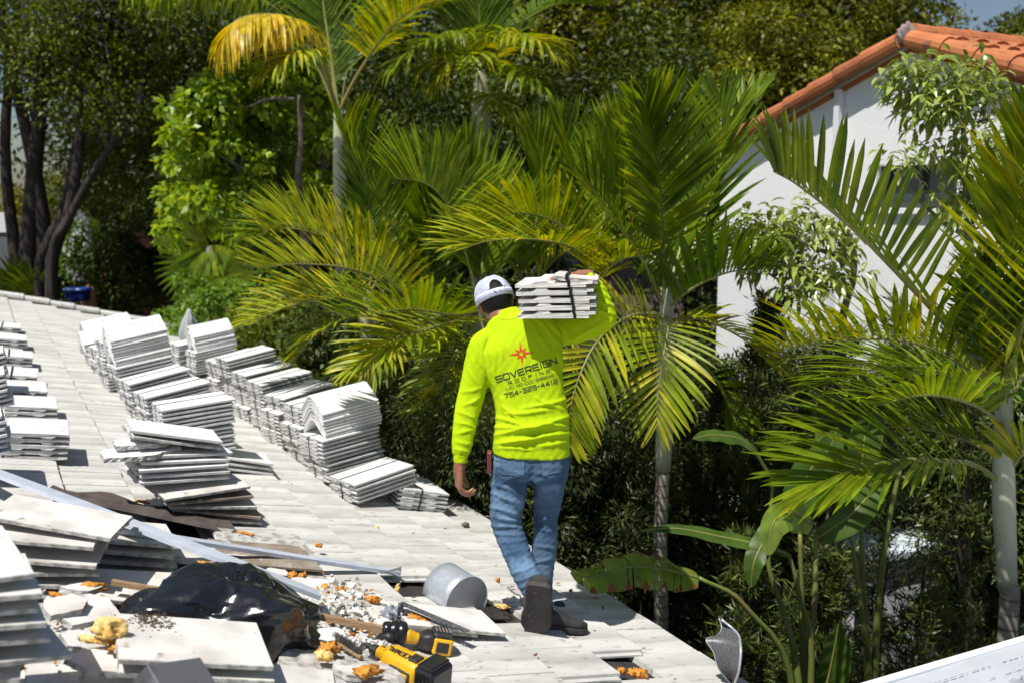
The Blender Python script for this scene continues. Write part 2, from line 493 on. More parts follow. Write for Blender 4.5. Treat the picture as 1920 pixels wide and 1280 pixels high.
# ================================================================== lower wing at the right with printed underlayment
wing = empty('stripped_wing_roof', P(1800, 1300, 4.0), 'low roof corner covered in printed white underlayment with a white metal edge', 'roof wing')
e0 = P(1640, 1281, 4.30); e1 = P(1920, 1194, 4.76)
ed = (e1 - e0); ed.z = 0; ed.normalize()
back = Vector((ed.y, -ed.x, 0))      # towards the viewer
zt_ = (e0.z + e1.z) / 2
e0 = Vector((e0.x, e0.y, zt_)); 
A = e0 - ed * 1.6; B = e0 + ed * 4.5
dn = back * 1.0 + Vector((0, 0, .10))
M['paper'] = mat('white underlayment', (.50, .53, .58), .6, (.42, .45, .50), 4, .35, .7, bump=.4, bscale=9, bump_dist=.01)
M['print'] = mat('grey print', (.22, .24, .27), .6)
nx, ny = 60, 24
V = []; 
for i in range(nx + 1):
    for j in range(ny + 1):
        w_ = .004 * math.sin(i * .9 + j * .4) * math.sin(j * .7) + .003 * math.sin(i * .31 - j * .9)
        V.append(A + (B - A) * (i / nx) + dn * (j / ny * 2.4 + .02) + Vector((0, 0, w_ + .004)))
Fc = [(i * (ny + 1) + j, (i + 1) * (ny + 1) + j, (i + 1) * (ny + 1) + j + 1, i * (ny + 1) + j + 1) for i in range(nx) for j in range(ny)]
obj('underlayment', V, [tuple(reversed(f)) for f in Fc], M['paper'], wing, smooth=True)
mb = MB()
fr = Matrix(((ed.x, -back.x, 0, A.x), (ed.y, -back.y, 0, A.y), (0, 0, 1, A.z), (0, 0, 0, 1)))
mb.box((0, -.012, -.13), (6.1, .006, .014), M=fr)
mb.box((0, -.045, .008), (6.1, -.010, .018), M=fr)
mb.build('metal_edge', M['white_metal'], wing)
mb = MB(); mb.box((.02, -2.4, -3.0), (6.0, -.08, -.16), M=fr); mb.build('wall', M['stucco'], wing)

mb = MB(); rd = random.Random(12)
frp = Matrix(((ed.x, dn.x, 0, A.x), (ed.y, dn.y, 0, A.y), (0, dn.z, 1, A.z), (0, 0, 0, 1)))
for row in range(6):
    x = 1.4
    while x < 4.6:
        l = rd.uniform(.008, .05)
        if rd.random() < .8: mb.add([(x, .16 + row * .10 + .002 * (row % 2), .0115), (x + l, .16 + row * .10, .0115), (x + l, .165 + row * .10, .0115), (x, .165 + row * .10, .0115)], [(3, 2, 1, 0)], 0, frp)
        x += l + rd.uniform(.006, .03)
for (cx_, cy_) in ((2.15, .30), (2.9, .34), (3.6, .28)):
    for r_ in (.03, .045, .06):
        for k in range(14):
            a0 = math.pi * (.1 + .8 * k / 14); a1 = math.pi * (.1 + .8 * (k + 1) / 14)
            mb.add([(cx_ + (r_ + w_) * math.cos(a_), cy_ + (r_ + w_) * math.sin(a_), .012) for a_, w_ in ((a0, 0), (a1, 0), (a1, .005), (a0, .005))], [(0, 1, 2, 3)], 0, frp)
mb.build('printed_marks', M['print'], wing)
# ================================================================== tiles
TL, TW, TH_ = .46, .33, .0285
PROF = [(-.030, .0145), (-.030, .0265), (-.027, .0285), (.006, .0285), (.296, .0285), (.299, .026), (.299, .017),
        (.300, .015), (.328, .015), (.330, .012), (.330, .004), (.326, .002), (.285, .002), (.272, .0005), (.225, .0005), (.212, .009),
        (.125, .009), (.112, .0005), (.066, .0005), (.053, .009), (.040, .0135), (.0, .0145)]
PROF = [(y, z) for y, z in PROF]
def tile_mesh(name, m1, m2=None, chip=0.0, seed=0, L=TL, side=False):
    rd = random.Random(seed)
    prof = list(reversed(PROF))
    n = len(prof)
    steps = 7
    V = []
    for k in range(steps + 1):
        x = L * k / steps
        for (y, z) in prof:
            dx = rd.uniform(-1, 1) * chip if k in (0, steps) else 0
            dy = 0
            V.append((x + dx, y + dy, z))
    Fc = []; Mi = []
    for k in range(steps):
        for i in range(n):
            j = (i + 1) % n
            Fc.append((k * n + i, (k + 1) * n + i, (k + 1) * n + j, k * n + j)); Mi.append(0 if (prof[i][1] > .028 and prof[j][1] > .028) else (2 if side else 0))
    Fc.append(tuple(range(n))); Mi.append(1)
    Fc.append(tuple(range((steps + 1) * n - 1, steps * n - 1, -1))); Mi.append(1)
    me = new_mesh(name, V, Fc, [m1, m2 or m1, m2 or m1], midx=Mi)
    return me
T_new = [tile_mesh('tile', M['tile'], M['tile_side'], .003, s, side=True) for s in range(3)]
T_old = [tile_mesh('tile', M['tile_old'], M['tile_raw'], .004, 10 + s, side=True) for s in range(3)]
def strap_mesh(n, pitch=TH_, y=.16, w=.012):
    """band running lengthwise round the bundle"""
    h = n * pitch + .0015
    x0, x1 = -.004, TL + .004
    mb = MB(); t = .0012
    mb.box((x0, y, h - t), (x1, y + w, h + t)); mb.box((x0, y, -.0015), (x1, y + w, .0005))
    mb.box((x0 - t, y, -.0015), (x0 + t, y + w, h + t)); mb.box((x1 - t, y, -.0015), (x1 + t, y + w, h + t))
    return new_mesh('strap', [tuple(v) for v in mb.V], mb.F, M['strap'])
def frame_at(org, tilt, yaw=0.0, roll=0.0, base='world'):
    """x along the down-slope plan direction raised by tilt (degrees), y away along the eave"""
    if base == 'world':
        X = Pv * math.cos(R_(tilt)) + Vector((0, 0, math.sin(R_(tilt)))); Y = Ev.copy()
    else:
        X, Y = Sv.copy(), Ev.copy()
    Z = X.cross(Y).normalized(); Y = Z.cross(X)
    q = Matrix.Rotation(R_(yaw), 3, Z)
    X, Y = q @ X, q @ Y
    q = Matrix.Rotation(R_(roll), 3, X); Y = q @ Y; Z = q @ Z
    return Matrix(((X.x, Y.x, Z.x, org.x), (X.y, Y.y, Z.y, org.y), (X.z, Y.z, Z.z, org.z), (0, 0, 0, 1)))
bc = [0]
def bundle(Mx, n, label, group, strap=True, old=False, pitch=TH_, jx=.006, jy=.004, flip=None, name='tile_bundle', sx=.2):
    bc[0] += 1
    rd = random.Random(bc[0] * 7)
    root = empty_m(name, Mx, label, 'tile bundle', group)
    src = T_old if old else T_new
    for k in range(n):
        me = src[rd.randrange(3)]
        o = link('tile', me, root)
        o.location = (rd.uniform(-jx, jx), rd.uniform(-jy, jy), k * pitch)
        o.rotation_euler = (rd.uniform(-.004, .004), rd.uniform(-.003, .003), rd.uniform(-.012, .012))
    if strap:
        o = link('strap', strap_mesh(n, pitch), root)
    return root
# ridge caps: V with rounded top, nested
def ridge_mesh(L=.46, hw=.155, drop=.115, t=.015):
    pts = []
    n = 14
    for i in range(n + 1):
        y = -hw + 2 * hw * i / n
        z = -drop * (max(0, abs(y) - .02) / (hw - .02)) ** 1.08
        pts.append((y, z))
    inner = [(y * .97, z - t) for y, z in pts]
    inner[0] = (pts[0][0] + .004, pts[0][1] - .012); inner[-1] = (pts[-1][0] - .004, pts[-1][1] - .012)
    V = []; N_ = n + 1
    for x in (0, L):
        for y, z in pts: V.append((x, y, z))
        for y, z in inner: V.append((x, y, z))
    Fc = []
    S = 2 * N_
    for i in range(n):
        Fc.append((i, S + i, S + i + 1, i + 1)); Fc.append((N_ + i + 1, S + N_ + i + 1, S + N_ + i, N_ + i))
        Fc.append((i, i + 1, N_ + i + 1, N_ + i)); Fc.append((S + i + 1, S + i, S + N_ + i, S + N_ + i + 1))
    Fc.append((0, N_, S + N_, S)); Fc.append((n, S + n, S + N_ + n, N_ + n))
    return new_mesh('ridge_cap', V, Fc, M['tile'])
RIDGE = ridge_mesh()
def ridge_stack(Mx, n, label, pitch=.0235, group='stacks of nested ridge caps'):
    root = empty_m('ridge_cap_stack', Mx, label, 'ridge cap stack', group)
    rd = random.Random(n)
    for k in range(n):
        o = link('ridge_cap', RIDGE, root)
        o.location = (rd.uniform(-.006, .006), 0.16 + rd.uniform(-.004, .004), .125 + k * pitch)
        o.rotation_euler = (0, 0, rd.uniform(-.015, .015))
    return root
ORD = ['bottom', 'second', 'third', 'top']
def stack(px, py, tilt, tiers, where, group, yaw=0, n=5, shift=(.0, .0, .0), strap=True, sink=.006):
    base = Rp(px, py, .004)
    z = 0
    for t in range(tiers):
        nn = n[t] if isinstance(n, (list, tuple)) else n
        tl = tilt + random.uniform(-.8, .8)
        org = base + Vector((0, 0, z / math.cos(R_(tilt)))) + Pv * (shift[t] if t < len(shift) else 0)
        nm = 'lone' if tiers == 1 else ('top' if t == tiers - 1 else ORD[t])
        st = 'strapped ' if strap else 'loose '
        bundle(frame_at(org, tl, yaw + random.uniform(-2, 2)), nn, ('%s bundle of %s' % (nm, where)) if tiers > 1 else 'strapped bundle of white tiles, ' + where, group, strap)
        z += nn * TH_ + .004
    return base, z
GR = 'tile bundles standing in the row along the eave'
# the row along the eave, nearest first
b0 = Rp(742, 961, .004)
bundle(frame_at(b0, 0, yaw=6, base='roof'), 5, 'flat strapped bundle at the near end of the eave row, propping the leaning one', GR, sx=.17) if False else None
X = (Rp(826, 963, .004) - b0).normalized(); Z = Nv; Y = Z.cross(X)
# ends face the camera: local y runs across, local x runs away
def frame_xyz(org, X, Y, Z):
    return Matrix(((X.x, Y.x, Z.x, org.x), (X.y, Y.y, Z.y, org.y), (X.z, Y.z, Z.z, org.z), (0, 0, 0, 1)))
def end_on(px, py, n, label, group, lift=.004, old=False, strap=True, pitch=TH_, tilt=-14.6, yaw=0, jx=.006, jy=.004):
    """bundle whose tile ends face the viewer; its near right lower corner is seen at a pixel"""
    org = Rp(px, py, lift)
    X = Pv * math.cos(R_(tilt)) + Vector((0, 0, math.sin(R_(tilt)))); Y = Ev.copy(); Z = X.cross(Y).normalized(); Y = Z.cross(X)
    q = Matrix.Rotation(R_(yaw), 3, Z); X, Y = q @ X, q @ Y
    return bundle(frame_xyz(org, Y, -X, Z), n, label, group, strap, old, pitch, jx, jy)
end_on(826, 963, 5, 'flat bundle of five white tiles nearest the eave, end on, propping the leaning bundle', GR, yaw=-5)
RW = ' of the row along the eave'
stack(668, 946, 7, 1, 'the leaning nearest stack of the eave row', GR, yaw=13)
b2, z2 = stack(614, 908, 5, 2, 'the eave row stack topped by ridge caps', GR, yaw=12, n=[5, 6], shift=(0, -.03))
ridge_stack(frame_at(b2 + Vector((0, 0, z2 + .0)) + Pv * .0, 6, 12), 8, 'nest of white V-shaped ridge caps on the second stack of the eave row')
stack(577, 872, 8, 3, 'the third stack of the eave row', GR, yaw=11, shift=(0, -.04, -.02))
stack(536, 842, 9, 3, 'the fourth stack of the eave row', GR, yaw=10, n=[5, 5, 4], shift=(-.03, -.05, 0))
stack(503, 817, 8, 3, 'the fifth stack of the eave row', GR, yaw=9, shift=(0, -.02, -.03))
stack(472, 795, 8, 3, 'the sixth stack of the eave row', GR, yaw=9, shift=(-.03, .0, -.03))
stack(444, 775, 10, 3, 'the seventh stack of the eave row', GR, yaw=8, n=[5, 6, 6], shift=(0, 0, -.05))
stack(412, 745, 11, 2, 'the eighth stack of the eave row', GR, yaw=7, n=[6, 6])
b8, z8 = stack(368, 705, 8, 2, 'the ninth stack of the eave row under ridge caps', GR, yaw=6, n=[5, 4])
ridge_stack(frame_at(b8 + Vector((0, 0, z8 - .03)) + Pv * .02, 8, 6), 9, 'smooth white ridge cap nest near the far end of the eave row')
stack(336, 690, 8, 2, 'the farthest stack of the eave row', GR, yaw=4, n=[5, 4])
# middle row
GM = 'tile bundles standing in the middle row'
stack(308, 866, 3, 2, 'the nearest stack of the middle row', GM, yaw=3, n=[6, 6], shift=(0, -.0))
stack(290, 826, 9, 2, 'the second stack of the middle row', GM, yaw=7, n=[6, 5], shift=(0, -.03))
stack(262, 796, 9, 2, 'the third stack of the middle row', GM, yaw=7, n=[5, 6], shift=(0, -.04))
b3, z3 = stack(238, 760, 8, 2, 'the fourth stack of the middle row under the big ridge cap nest', GM, yaw=6, n=[6, 5], shift=(0, -.05))
ridge_stack(frame_at(b3 + Vector((0, 0, z3 - .03)) - Pv * .06, 9, 6), 11, 'largest ridge cap nest, on the tall fourth stack of the middle row')
stack(206, 735, 8, 3, 'the fifth stack of the middle row', GM, yaw=6, n=[5, 5, 5], shift=(0, -.02, -.02))
stack(186, 706, 9, 2, 'the sixth stack of the middle row', GM, yaw=6, n=[5, 4])
b4, z4 = stack(172, 692, 9, 1, 'the far stack of the middle row under loose ridge caps', GM, yaw=5, n=[5])
ridge_stack(frame_at(b4 + Vector((0, 0, z4 - .03)) - Pv * .04, 9, 5), 6, 'ridge cap nest on the far stack of the middle row')
ridge_stack(frame_at(b4 + Vector((0, 0, z4 + .15)) - Pv * .02 + Ev * .1, 9, 5), 2, 'pair of ridge caps lying topmost at the far end of the middle row')
# the row at the left: flat bundles, end on
GL = 'flat tile bundles lying in the left row'
for i, (x0, y0, x1, y1, n, st, w) in enumerate([
        (-8, 868, 117, 866, 5, False, 'nearest'), (-18, 793, 99, 790, 3, False, 'second nearest'), (-20, 758, 79, 757, 3, False, 'third nearest'),
        (-20, 729, 62, 728, 3, True, 'fourth nearest'), (-20, 691, 53, 690, 3, True, 'fifth nearest'), (-22, 656, 45, 655, 3, False, 'sixth nearest'),
        (-30, 626, 33, 625, 2, True, 'farthest')]):
    end_on(x1, y1, n, '%s flat pile of white tiles in the left row' % w, GL, strap=st, pitch=.034, jx=.012, jy=.008, tilt=-8, yaw=-3 + i % 3, lift=.012)
for i, (px, py, n, lf, w, tl) in enumerate([(-168, 890, 7, .0, 'loose tiles leaning at the left edge by the nearest flat pile', 6),
        (-132, 800, 7, .0, 'loose tiles leaning at the left edge by the third flat pile', 10), (-116, 740, 6, .0, 'loose tiles leaning at the left edge by the fourth flat pile', 12)]):
    pass
    bundle(frame_at(Rp(px, py, .004 + lf), tl), n, w, GL, False, pitch=.031, jx=.02, jy=.02)
# ================================================================== loose tiles and rubbish in front
def place(px, py, lift, yaw=0, pitch=0, roll=0):
    """frame on the roof seen at a pixel: x down-slope, z normal, then yaw about the normal, pitch raises the x end, roll raises the far side"""
    o = Rp(px, py, lift)
    X, Y, Z = Sv.copy(), Ev.copy(), Nv.copy()
    q = Matrix.Rotation(R_(yaw), 3, Z); X, Y = q @ X, q @ Y
    q = Matrix.Rotation(R_(-pitch), 3, Y); X, Z = q @ X, q @ Z
    q = Matrix.Rotation(R_(roll), 3, X); Y, Z = q @ Y, q @ Z
    return frame_xyz(o, X, Y, Z)
def slab_mesh(name, outline, t, mt, ms, seed=0, chip=.006, ribs=False):
    """broken or whole flat tile piece: outline polygon [(x, y)] with rough sides"""
    rd = random.Random(seed)
    pts = []
    n = len(outline)
    for i in range(n):
        a = Vector((*outline[i], 0)); b = Vector((*outline[(i + 1) % n], 0))
        k = max(1, int((b - a).length / .02)) if chip > .002 else 1
        for j in range(k):
            p = a.lerp(b, j / k)
            if j: p += Vector((rd.uniform(-chip, chip), rd.uniform(-chip, chip), 0))
            pts.append(p)
    m = len(pts)
    V = [(p.x, p.y, t) for p in pts] + [(p.x + rd.uniform(-chip, chip) * .7, p.y + rd.uniform(-chip, chip) * .7, t * .5) for p in pts] + \
        [(p.x + rd.uniform(-chip, chip) * .7, p.y + rd.uniform(-chip, chip) * .7, 0) for p in pts]
    Fc = [tuple(range(m)), tuple(range(3 * m - 1, 2 * m - 1, -1))]; Mi = [0, 0]
    for r in range(2):
        for i in range(m):
            j = (i + 1) % m
            Fc.append((r * m + j, r * m + i, (r + 1) * m + i, (r + 1) * m + j)); Mi.append(1)
    return new_mesh(name, V, Fc, [mt, ms], midx=Mi)
def put(name, me, Mx, label, cat, group=None):
    o = link(name, me); o.matrix_basis = Mx; WORG[o.name] = Mx.to_translation()
    return tag(o, label, cat, group)
GT = 'loose tiles thrown in the rubbish heap'
tc = [0]
def loose_tile(Mx, label, old=True, scale=1.0, center=True, upside=False, group=GT, mset=None):
    tc[0] += 1
    me = (mset or (T_old if old else T_new))[tc[0] % 3]
    loc = Matrix.Translation((-TL / 2, -TW / 2 + .01, -.014))
    if upside: loc = Matrix.Rotation(math.pi, 4, 'X') @ loc
    return put('roof_tile', me, Mx @ Matrix.Scale(scale, 4) @ loc, label, 'roof tile', group)
T_brown = [tile_mesh('tile', M['tile_brown'], M['tile_raw'], .004, 30 + s) for s in range(3)]
def fe(px, py, h, yaw=0, pitch=0, roll=0, sc_=1.0):
    """frame of a tile whose front edge centre stands h straight above the roof point seen at a pixel"""
    Mx = place(px, py, 0, yaw, pitch, roll)
    return Matrix.Translation(Vector((0, 0, h + .014 * sc_)) + Mx.to_3x3() @ Vector((0, TW / 2 * sc_, 0))) @ Mx
pile = [(412, 981, 0.0, 2, 1, 0, 'o', 'bottom tile'), (408, 981, .036, -3, 1, 2, 'b', 'second tile, brown and dirty,'), (402, 982, .074, 4, 5, 3, 'o', 'third tile, foam edged,'), (396, 982, .113, 8, 9, 2, 'b', 'fourth tile, its dark side showing,'),
        (392, 982, .150, 12, 12, 1, 'o', 'fifth tile, foam stained,'), (350, 972, .190, 8, 9, 0, 'n', 'sixth tile'), (352, 972, .222, 6, 9, 0, 'n', 'seventh tile'), (350, 972, .254, 8, 9, 0, 'n', 'eighth tile'), (353, 970, .286, 7, 8, 0, 'n', 'ninth tile'), (360, 968, .318, 9, 8, 0, 'n', 'tenth tile')]
for a, b, h, y, p_, r_, kd, nm in pile:
    loose_tile(fe(a, b, h, y, p_, r_), nm + ' from the bottom of the skewed pile', mset={'o': T_old, 'n': T_new, 'b': T_brown}[kd])
put('broken_tile', slab_mesh('broken_tile', [(-.2, -.1), (.02, -.13), (.2, -.02), (.17, .1), (-.05, .13), (-.19, .05)], .024, M['tile'], M['tile_raw'], 5), fe(285, 972, .285, 6, 12, 0), 'long broken tile sticking out at the left of the skewed pile', 'broken tile')
put('broken_tile', slab_mesh('broken_tile', [(-.19, -.07), (.05, -.10), (.22, .03), (.1, .12), (-.17, .06)], .024, M['tile'], M['tile_raw'], 6), fe(305, 968, .335, 10, 12, 0), 'jagged tile piece under the topmost tiles of the skewed pile', 'broken tile')
loose_tile(fe(340, 966, .375, 2, 0, 0), 'second topmost tile of the skewed pile, lying level')
loose_tile(fe(340, 966, .408, -2, 1, 0), 'topmost tile of the skewed pile, lying level', old=False)
for h, nm in ((.0, 'bottom'), (.034, 'middle'), (.07, 'upper')):
    loose_tile(fe(448, 886, h, random.uniform(-4, 3), 0, 0), nm + ' tile of the short flat pile behind the skewed pile', old=False)
H = [  # px, py of the front edge on the roof, height above it, yaw, pitch, roll, upside, label
    (60, 1125, .0, 6, 0, 0, 0, 'bottom tile of the left heap under the long flashing'), (62, 1125, .04, 0, 2, 0, 0, 'second tile of the left heap, dirty edged'),
    (66, 1125, .085, 3, 3, 0, 0, 'third tile of the left heap with a chipped corner'), (62, 1124, .13, -14, 4, 4, 0, 'grooved tile fourth in the left heap, side channel showing'),
    (58, 1122, .20, -12, 3, 3, 0, 'topmost tile of the left heap with an orange streak'), (100, 1115, .245, -20, 0, 2, 0, 'thin tile lying on the left heap against the flashing'),
    (222, 1080, .0, -2, 0, 0, 0, 'bottom tile of the pile between the left heap and the bag'), (226, 1080, .042, 2, 0, 1, 0, 'second tile of the pile between the left heap and the bag'),
    (222, 1080, .085, -1, 0, 0, 0, 'third tile of the pile between the left heap and the bag, rough edged'), (232, 1078, .125, 1, 0, 0, 0, 'top tile of the pile between the left heap and the bag'),
    (510, 1048, .0, 0, 0, 4, 1, 'upturned ribbed tile with a foam dab behind the bent strip'),
    (520, 1085, .0, -1, 0, 0, 1, 'lower upturned tile beneath the bent strip'), (515, 1083, .035, 1, 0, 2, 1, 'dirty upturned tile resting on another beneath the bent strip'),
    (250, 1150, .03, 3, 0, 2, 0, 'pale tile with a dirt stripe left of the black bag'), (380, 1075, .03, -4, 0, 0, 0, 'tile half hidden behind the black bag'),
    (-150, 1420, .06, 4, 0, 0, 0, 'shaded tile at the foot of the near left pile'), (-150, 1420, .13, -4, 0, 0, 0, 'shaded tile second from the foot of the near left pile'), (-140, 1420, .19, 4, 0, 0, 0, 'shaded tile third from the foot of the near left pile'),
    (-30, 1420, .235, 14, 3, 0, 0, 'wide tile sticking out to the right of the near left pile'), (-76, 1420, .285, 8, 4, 0, 0, 'jagged tile above the wide one in the near left pile'),
    (-80, 1420, .325, 6, 5, 0, 0, 'foam streaked tile in the middle of the near left pile'), (-94, 1420, .36, 9, 5, 0, 0, 'rust stained tile in the upper half of the near left pile'),
    (-86, 1420, .40, 6, 6, 0, 0, 'chipped tile second from the top of the near left pile'), (-96, 1420, .44, 14, 7, 5, 0, 'topmost tile of the near left pile'),
    (40, 1345, .0, -4, 0, 0, 0, 'tile at the lower left corner half in shade'), (215, 1350, .01, 0, 0, 0, 0, 'smooth tile at the lower edge left of the grey box'),
    (375, 1352, .17, -3, 0, 3, 0, 'big whole tile with an orange foam patch in front of the bag'), (375, 1352, .125, -5, 0, 2, 0, 'tile right under the big whole tile in front of the bag'),
    (500, 1345, .03, -14, 0, 0, 0, 'shaded tile leaning below the big whole tile'), (640, 1305, .02, -20, 0, 0, 1, 'upturned tile with a foam filled corner left of the yellow tool'),
    (856, 1196, .02, -6, 0, -2, 0, 'whole tile lying askew in front of the metal hood'), (800, 1188, .0, -8, 0, 0, 0, 'tile with a glossy foam patch under the granular strip')]
for (a, b, h, y, p_, r_, up, lab) in H:
    loose_tile(fe(a, b, h, y, p_, r_), lab, upside=bool(up), mset=T_brown if 'dirty upturned' in lab else None)
def poly(seed, r, n=7, asp=1.0):
    rd = random.Random(seed)
    return [(r * asp * (1 + rd.uniform(-.3, .25)) * math.cos(2 * math.pi * i / n + rd.uniform(-.2, .2)), r * (1 + rd.uniform(-.3, .25)) * math.sin(2 * math.pi * i / n + rd.uniform(-.2, .2))) for i in range(n)]
frs = [(118, 1140, .12, 20, 8, 10, .07, 'curled white tile shard leaning by the near left pile'), (165, 1150, .10, 40, 5, 12, .09, 'large pale shard with a foam smear left of centre'),
       (160, 1210, .10, 10, -4, 8, .075, 'grey shard lying under the pale yellow foam'), (185, 1245, .11, 0, 3, 10, .08, 'smooth wedge shard in front of the pale yellow foam'),
       (250, 1195, .12, 30, 3, 0, .06, 'flat shard behind the pale yellow foam'), (620, 1195, .06, 20, 10, 22, .05, 'square shard between the batten and the upturned tile'),
       (150, 1110, .09, 0, 3, 0, .05, 'small pale shard near the orange foam ring'), (560, 1095, .03, 15, 0, 10, .04, 'shard at the bag side of the rubble'),
       (590, 1100, .035, -15, 5, 15, .05, 'tilted shard behind the rubble'), (520, 1080, .03, 0, 0, 5, .05, 'dark flat shard behind the bag'), (655, 1265, .05, -30, 0, 0, .05, 'thin shard beside the foam filled tile')]
for i, (a, b, l, y, p_, r_, s, lab) in enumerate(frs):
    put('tile_shard', slab_mesh('tile_shard', poly(40 + i, s, 6 + i % 3, 1.25), .022, M['tile_old'], M['tile_raw'], 60 + i, .004), place(a, b, l, y, p_, r_), lab, 'tile shard', 'broken tile shards')

# lumpy chunks of foam
def blob(seed, rx, ry, rz, rough=.3, sub=3, pit=0.0):
    import bmesh
    bm = bmesh.new(); bmesh.ops.create_icosphere(bm, subdivisions=sub, radius=1)
    for v in bm.verts:
        c = v.co
        d = 1 + rough * soft_noise(c.x * 2.3 + seed, c.y * 2.1 - seed, c.z * 2 + seed, seed) + rough * .35 * soft_noise(c.x * 7, c.y * 6 + seed, c.z * 7, seed * 2) - pit * max(0, soft_noise(c.x * 17 + seed, c.y * 15, c.z * 16, seed)) + pit * .5 * soft_noise(c.x * 31, c.y * 29 + seed, c.z * 33, seed)
        v.co = Vector((c.x * rx, c.y * ry, max(c.z, -.5) * rz)) * d
    V = [tuple(v.co) for v in bm.verts]; Fc = [tuple(x.index for x in f.verts) for f in bm.faces]
    bm.free(); return V, Fc
foams = [(176, 1101, .10, .045, .022, .018, 'curled orange foam ring left of the black bag', 'foam'), (395, 1062, .10, .055, .02, .018, 'flat orange foam strip at the top edge of the bag', 'foam'),
         (150, 1135, .13, .022, .014, .01, 'small orange foam smear on the pale shard', 'foam'), (108, 1115, .12, .03, .012, .008, 'orange foam sliver beside the curled white shard', 'foam'),
         (240, 1210, .165, .05, .035, .022, 'orange foam patch on the big whole tile', 'foam'), (205, 1180, .20, .045, .04, .035, 'pale yellow foam lump leaning on shards', 'foam_pale'),
         (180, 1200, .16, .05, .015, .012, 'thin cream foam tongue below the yellow lump', 'foam_pale'), (933, 1088, .012, .014, .012, .016, 'orange foam crumb right of the metal hood', 'foam'),
         (942, 1136, .014, .04, .03, .008, 'flat yellow foam pad at the edge of the torn hole', 'foam_pale'), (785, 1158, .04, .055, .035, .01, 'shiny orange foam patch beside the dark granular strip', 'foam'),
         (1200, 1263, .0, .035, .028, .024, 'biggest orange foam lump in the gap of the missing tile', 'foam'), (1186, 1261, .0, .02, .02, .02, 'round orange foam lump in the gap of the missing tile', 'foam'),
         (1166, 1257, -.005, .02, .018, .014, 'shaded orange foam lump at the left of the gap', 'foam'), (690, 1258, .07, .06, .03, .02, 'orange foam filling the corner of the upturned tile', 'foam'),
         (620, 1215, .07, .05, .03, .022, 'orange foam chunk by the square shard', 'foam'), (608, 1230, .07, .03, .025, .02, 'yellow foam chunk beside the bag hem', 'foam_pale'),
         (640, 1107, .04, .018, .016, .022, 'upright foam chunk in the middle of the rubble', 'foam'), (700, 1124, .04, .03, .018, .018, 'orange foam chunk at the right of the rubble', 'foam'),
         (549, 1079, .04, .018, .02, .02, 'foam chunk at the far left of the rubble', 'foam'), (568, 1081, .04, .026, .018, .02, 'wedge shaped foam chunk by the rubble', 'foam'),
         (460, 999, .045, .04, .018, .008, 'foam dab on the ribbed upturned tile', 'foam'), (598, 1022, .04, .018, .014, .012, 'foam crumb at the corner of the ribbed tile', 'foam'),
         (266, 940, .01, .035, .018, .008, 'foam scrap on the roof left of the skewed pile', 'foam'), (723, 1172, .05, .014, .014, .016, 'little foam crumb on a wire by the black roll', 'foam'),
         (708, 988, .01, .010, .008, .010, 'tiny foam crumb on the clean roof', 'foam_pale'), (33, 1250, .10, .018, .018, .01, 'foam drip under the near left pile', 'foam'),
         (745, 1105, -.02, .012, .012, .03, 'cream foam spike in the torn hole', 'foam_pale')]
for i, (a, b, l, rx, ry, rz, lab, mk) in enumerate(foams):
    V, Fc = blob(i * 3 + 1, rx, ry, rz, .5, 4, .12)
    put('foam_chunk', new_mesh('foam_chunk', V, Fc, M[mk], smooth=True), place(a, b, l + rz * .3, random.uniform(-40, 40)), lab, 'foam chunk', 'chunks of adhesive foam')

# rubble of small shards
mb = MB(); rd = random.Random(5)
def chip(px, py, s, lift):
    Mx = place(px, py, lift, rd.uniform(0, 360), rd.uniform(-35, 35), rd.uniform(-35, 35))
    n = rd.choice((3, 4, 5)); t = s * rd.uniform(.25, .7)
    pts = [(s * rd.uniform(.6, 1.2) * math.cos(6.283 * i / n + rd.uniform(-.4, .4)), s * rd.uniform(.5, 1) * math.sin(6.283 * i / n + rd.uniform(-.4, .4))) for i in range(n)]
    V = [(x, y, t) for x, y in pts] + [(x * 1.1, y * 1.1, -t * .3) for x, y in pts]
    Fc = [tuple(range(n)), tuple(range(2 * n - 1, n - 1, -1))] + [((i + 1) % n, i, n + i, n + (i + 1) % n) for i in range(n)]
    mb.add(V, Fc, rd.choice((0, 0, 0, 1, 0, 0, 1, 2)), Mx)
for i in range(560):
    t = rd.random()
    px = rd.gauss(630, 48); py = rd.gauss(1125 + (px - 630) * .28, 20)
    if px < 540 or px > 735: continue
    d = math.hypot((px - 630) / 90, (py - 1122) / 40)
    chip(px, py, rd.uniform(.006, .026), max(.0, .055 * (1 - d)) + rd.uniform(0, .015))
for i in range(330):
    px = rd.gauss(665, 45); py = rd.gauss(1195 + (px - 665) * .1, 22)
    if px < 590 or px > 760: continue
    chip(px, py, rd.uniform(.006, .022), rd.uniform(0, .04))
for i in range(90):
    chip(rd.gauss(120, 60), rd.gauss(1170, 45), rd.uniform(.006, .016), rd.uniform(.02, .07))
for i in range(120):
    chip(rd.uniform(500, 780), rd.uniform(1060, 1270), rd.uniform(.003, .009), .002)
for i in range(60):
    chip(rd.uniform(820, 1000), rd.uniform(1120, 1270), rd.uniform(.002, .005), .002)
o = mb.thing('rubble', [M['tile_old'], M['tile_raw'], M['foam']], 'crushed white tile rubble between the bag and the metal hood', 'rubble', kind='stuff')

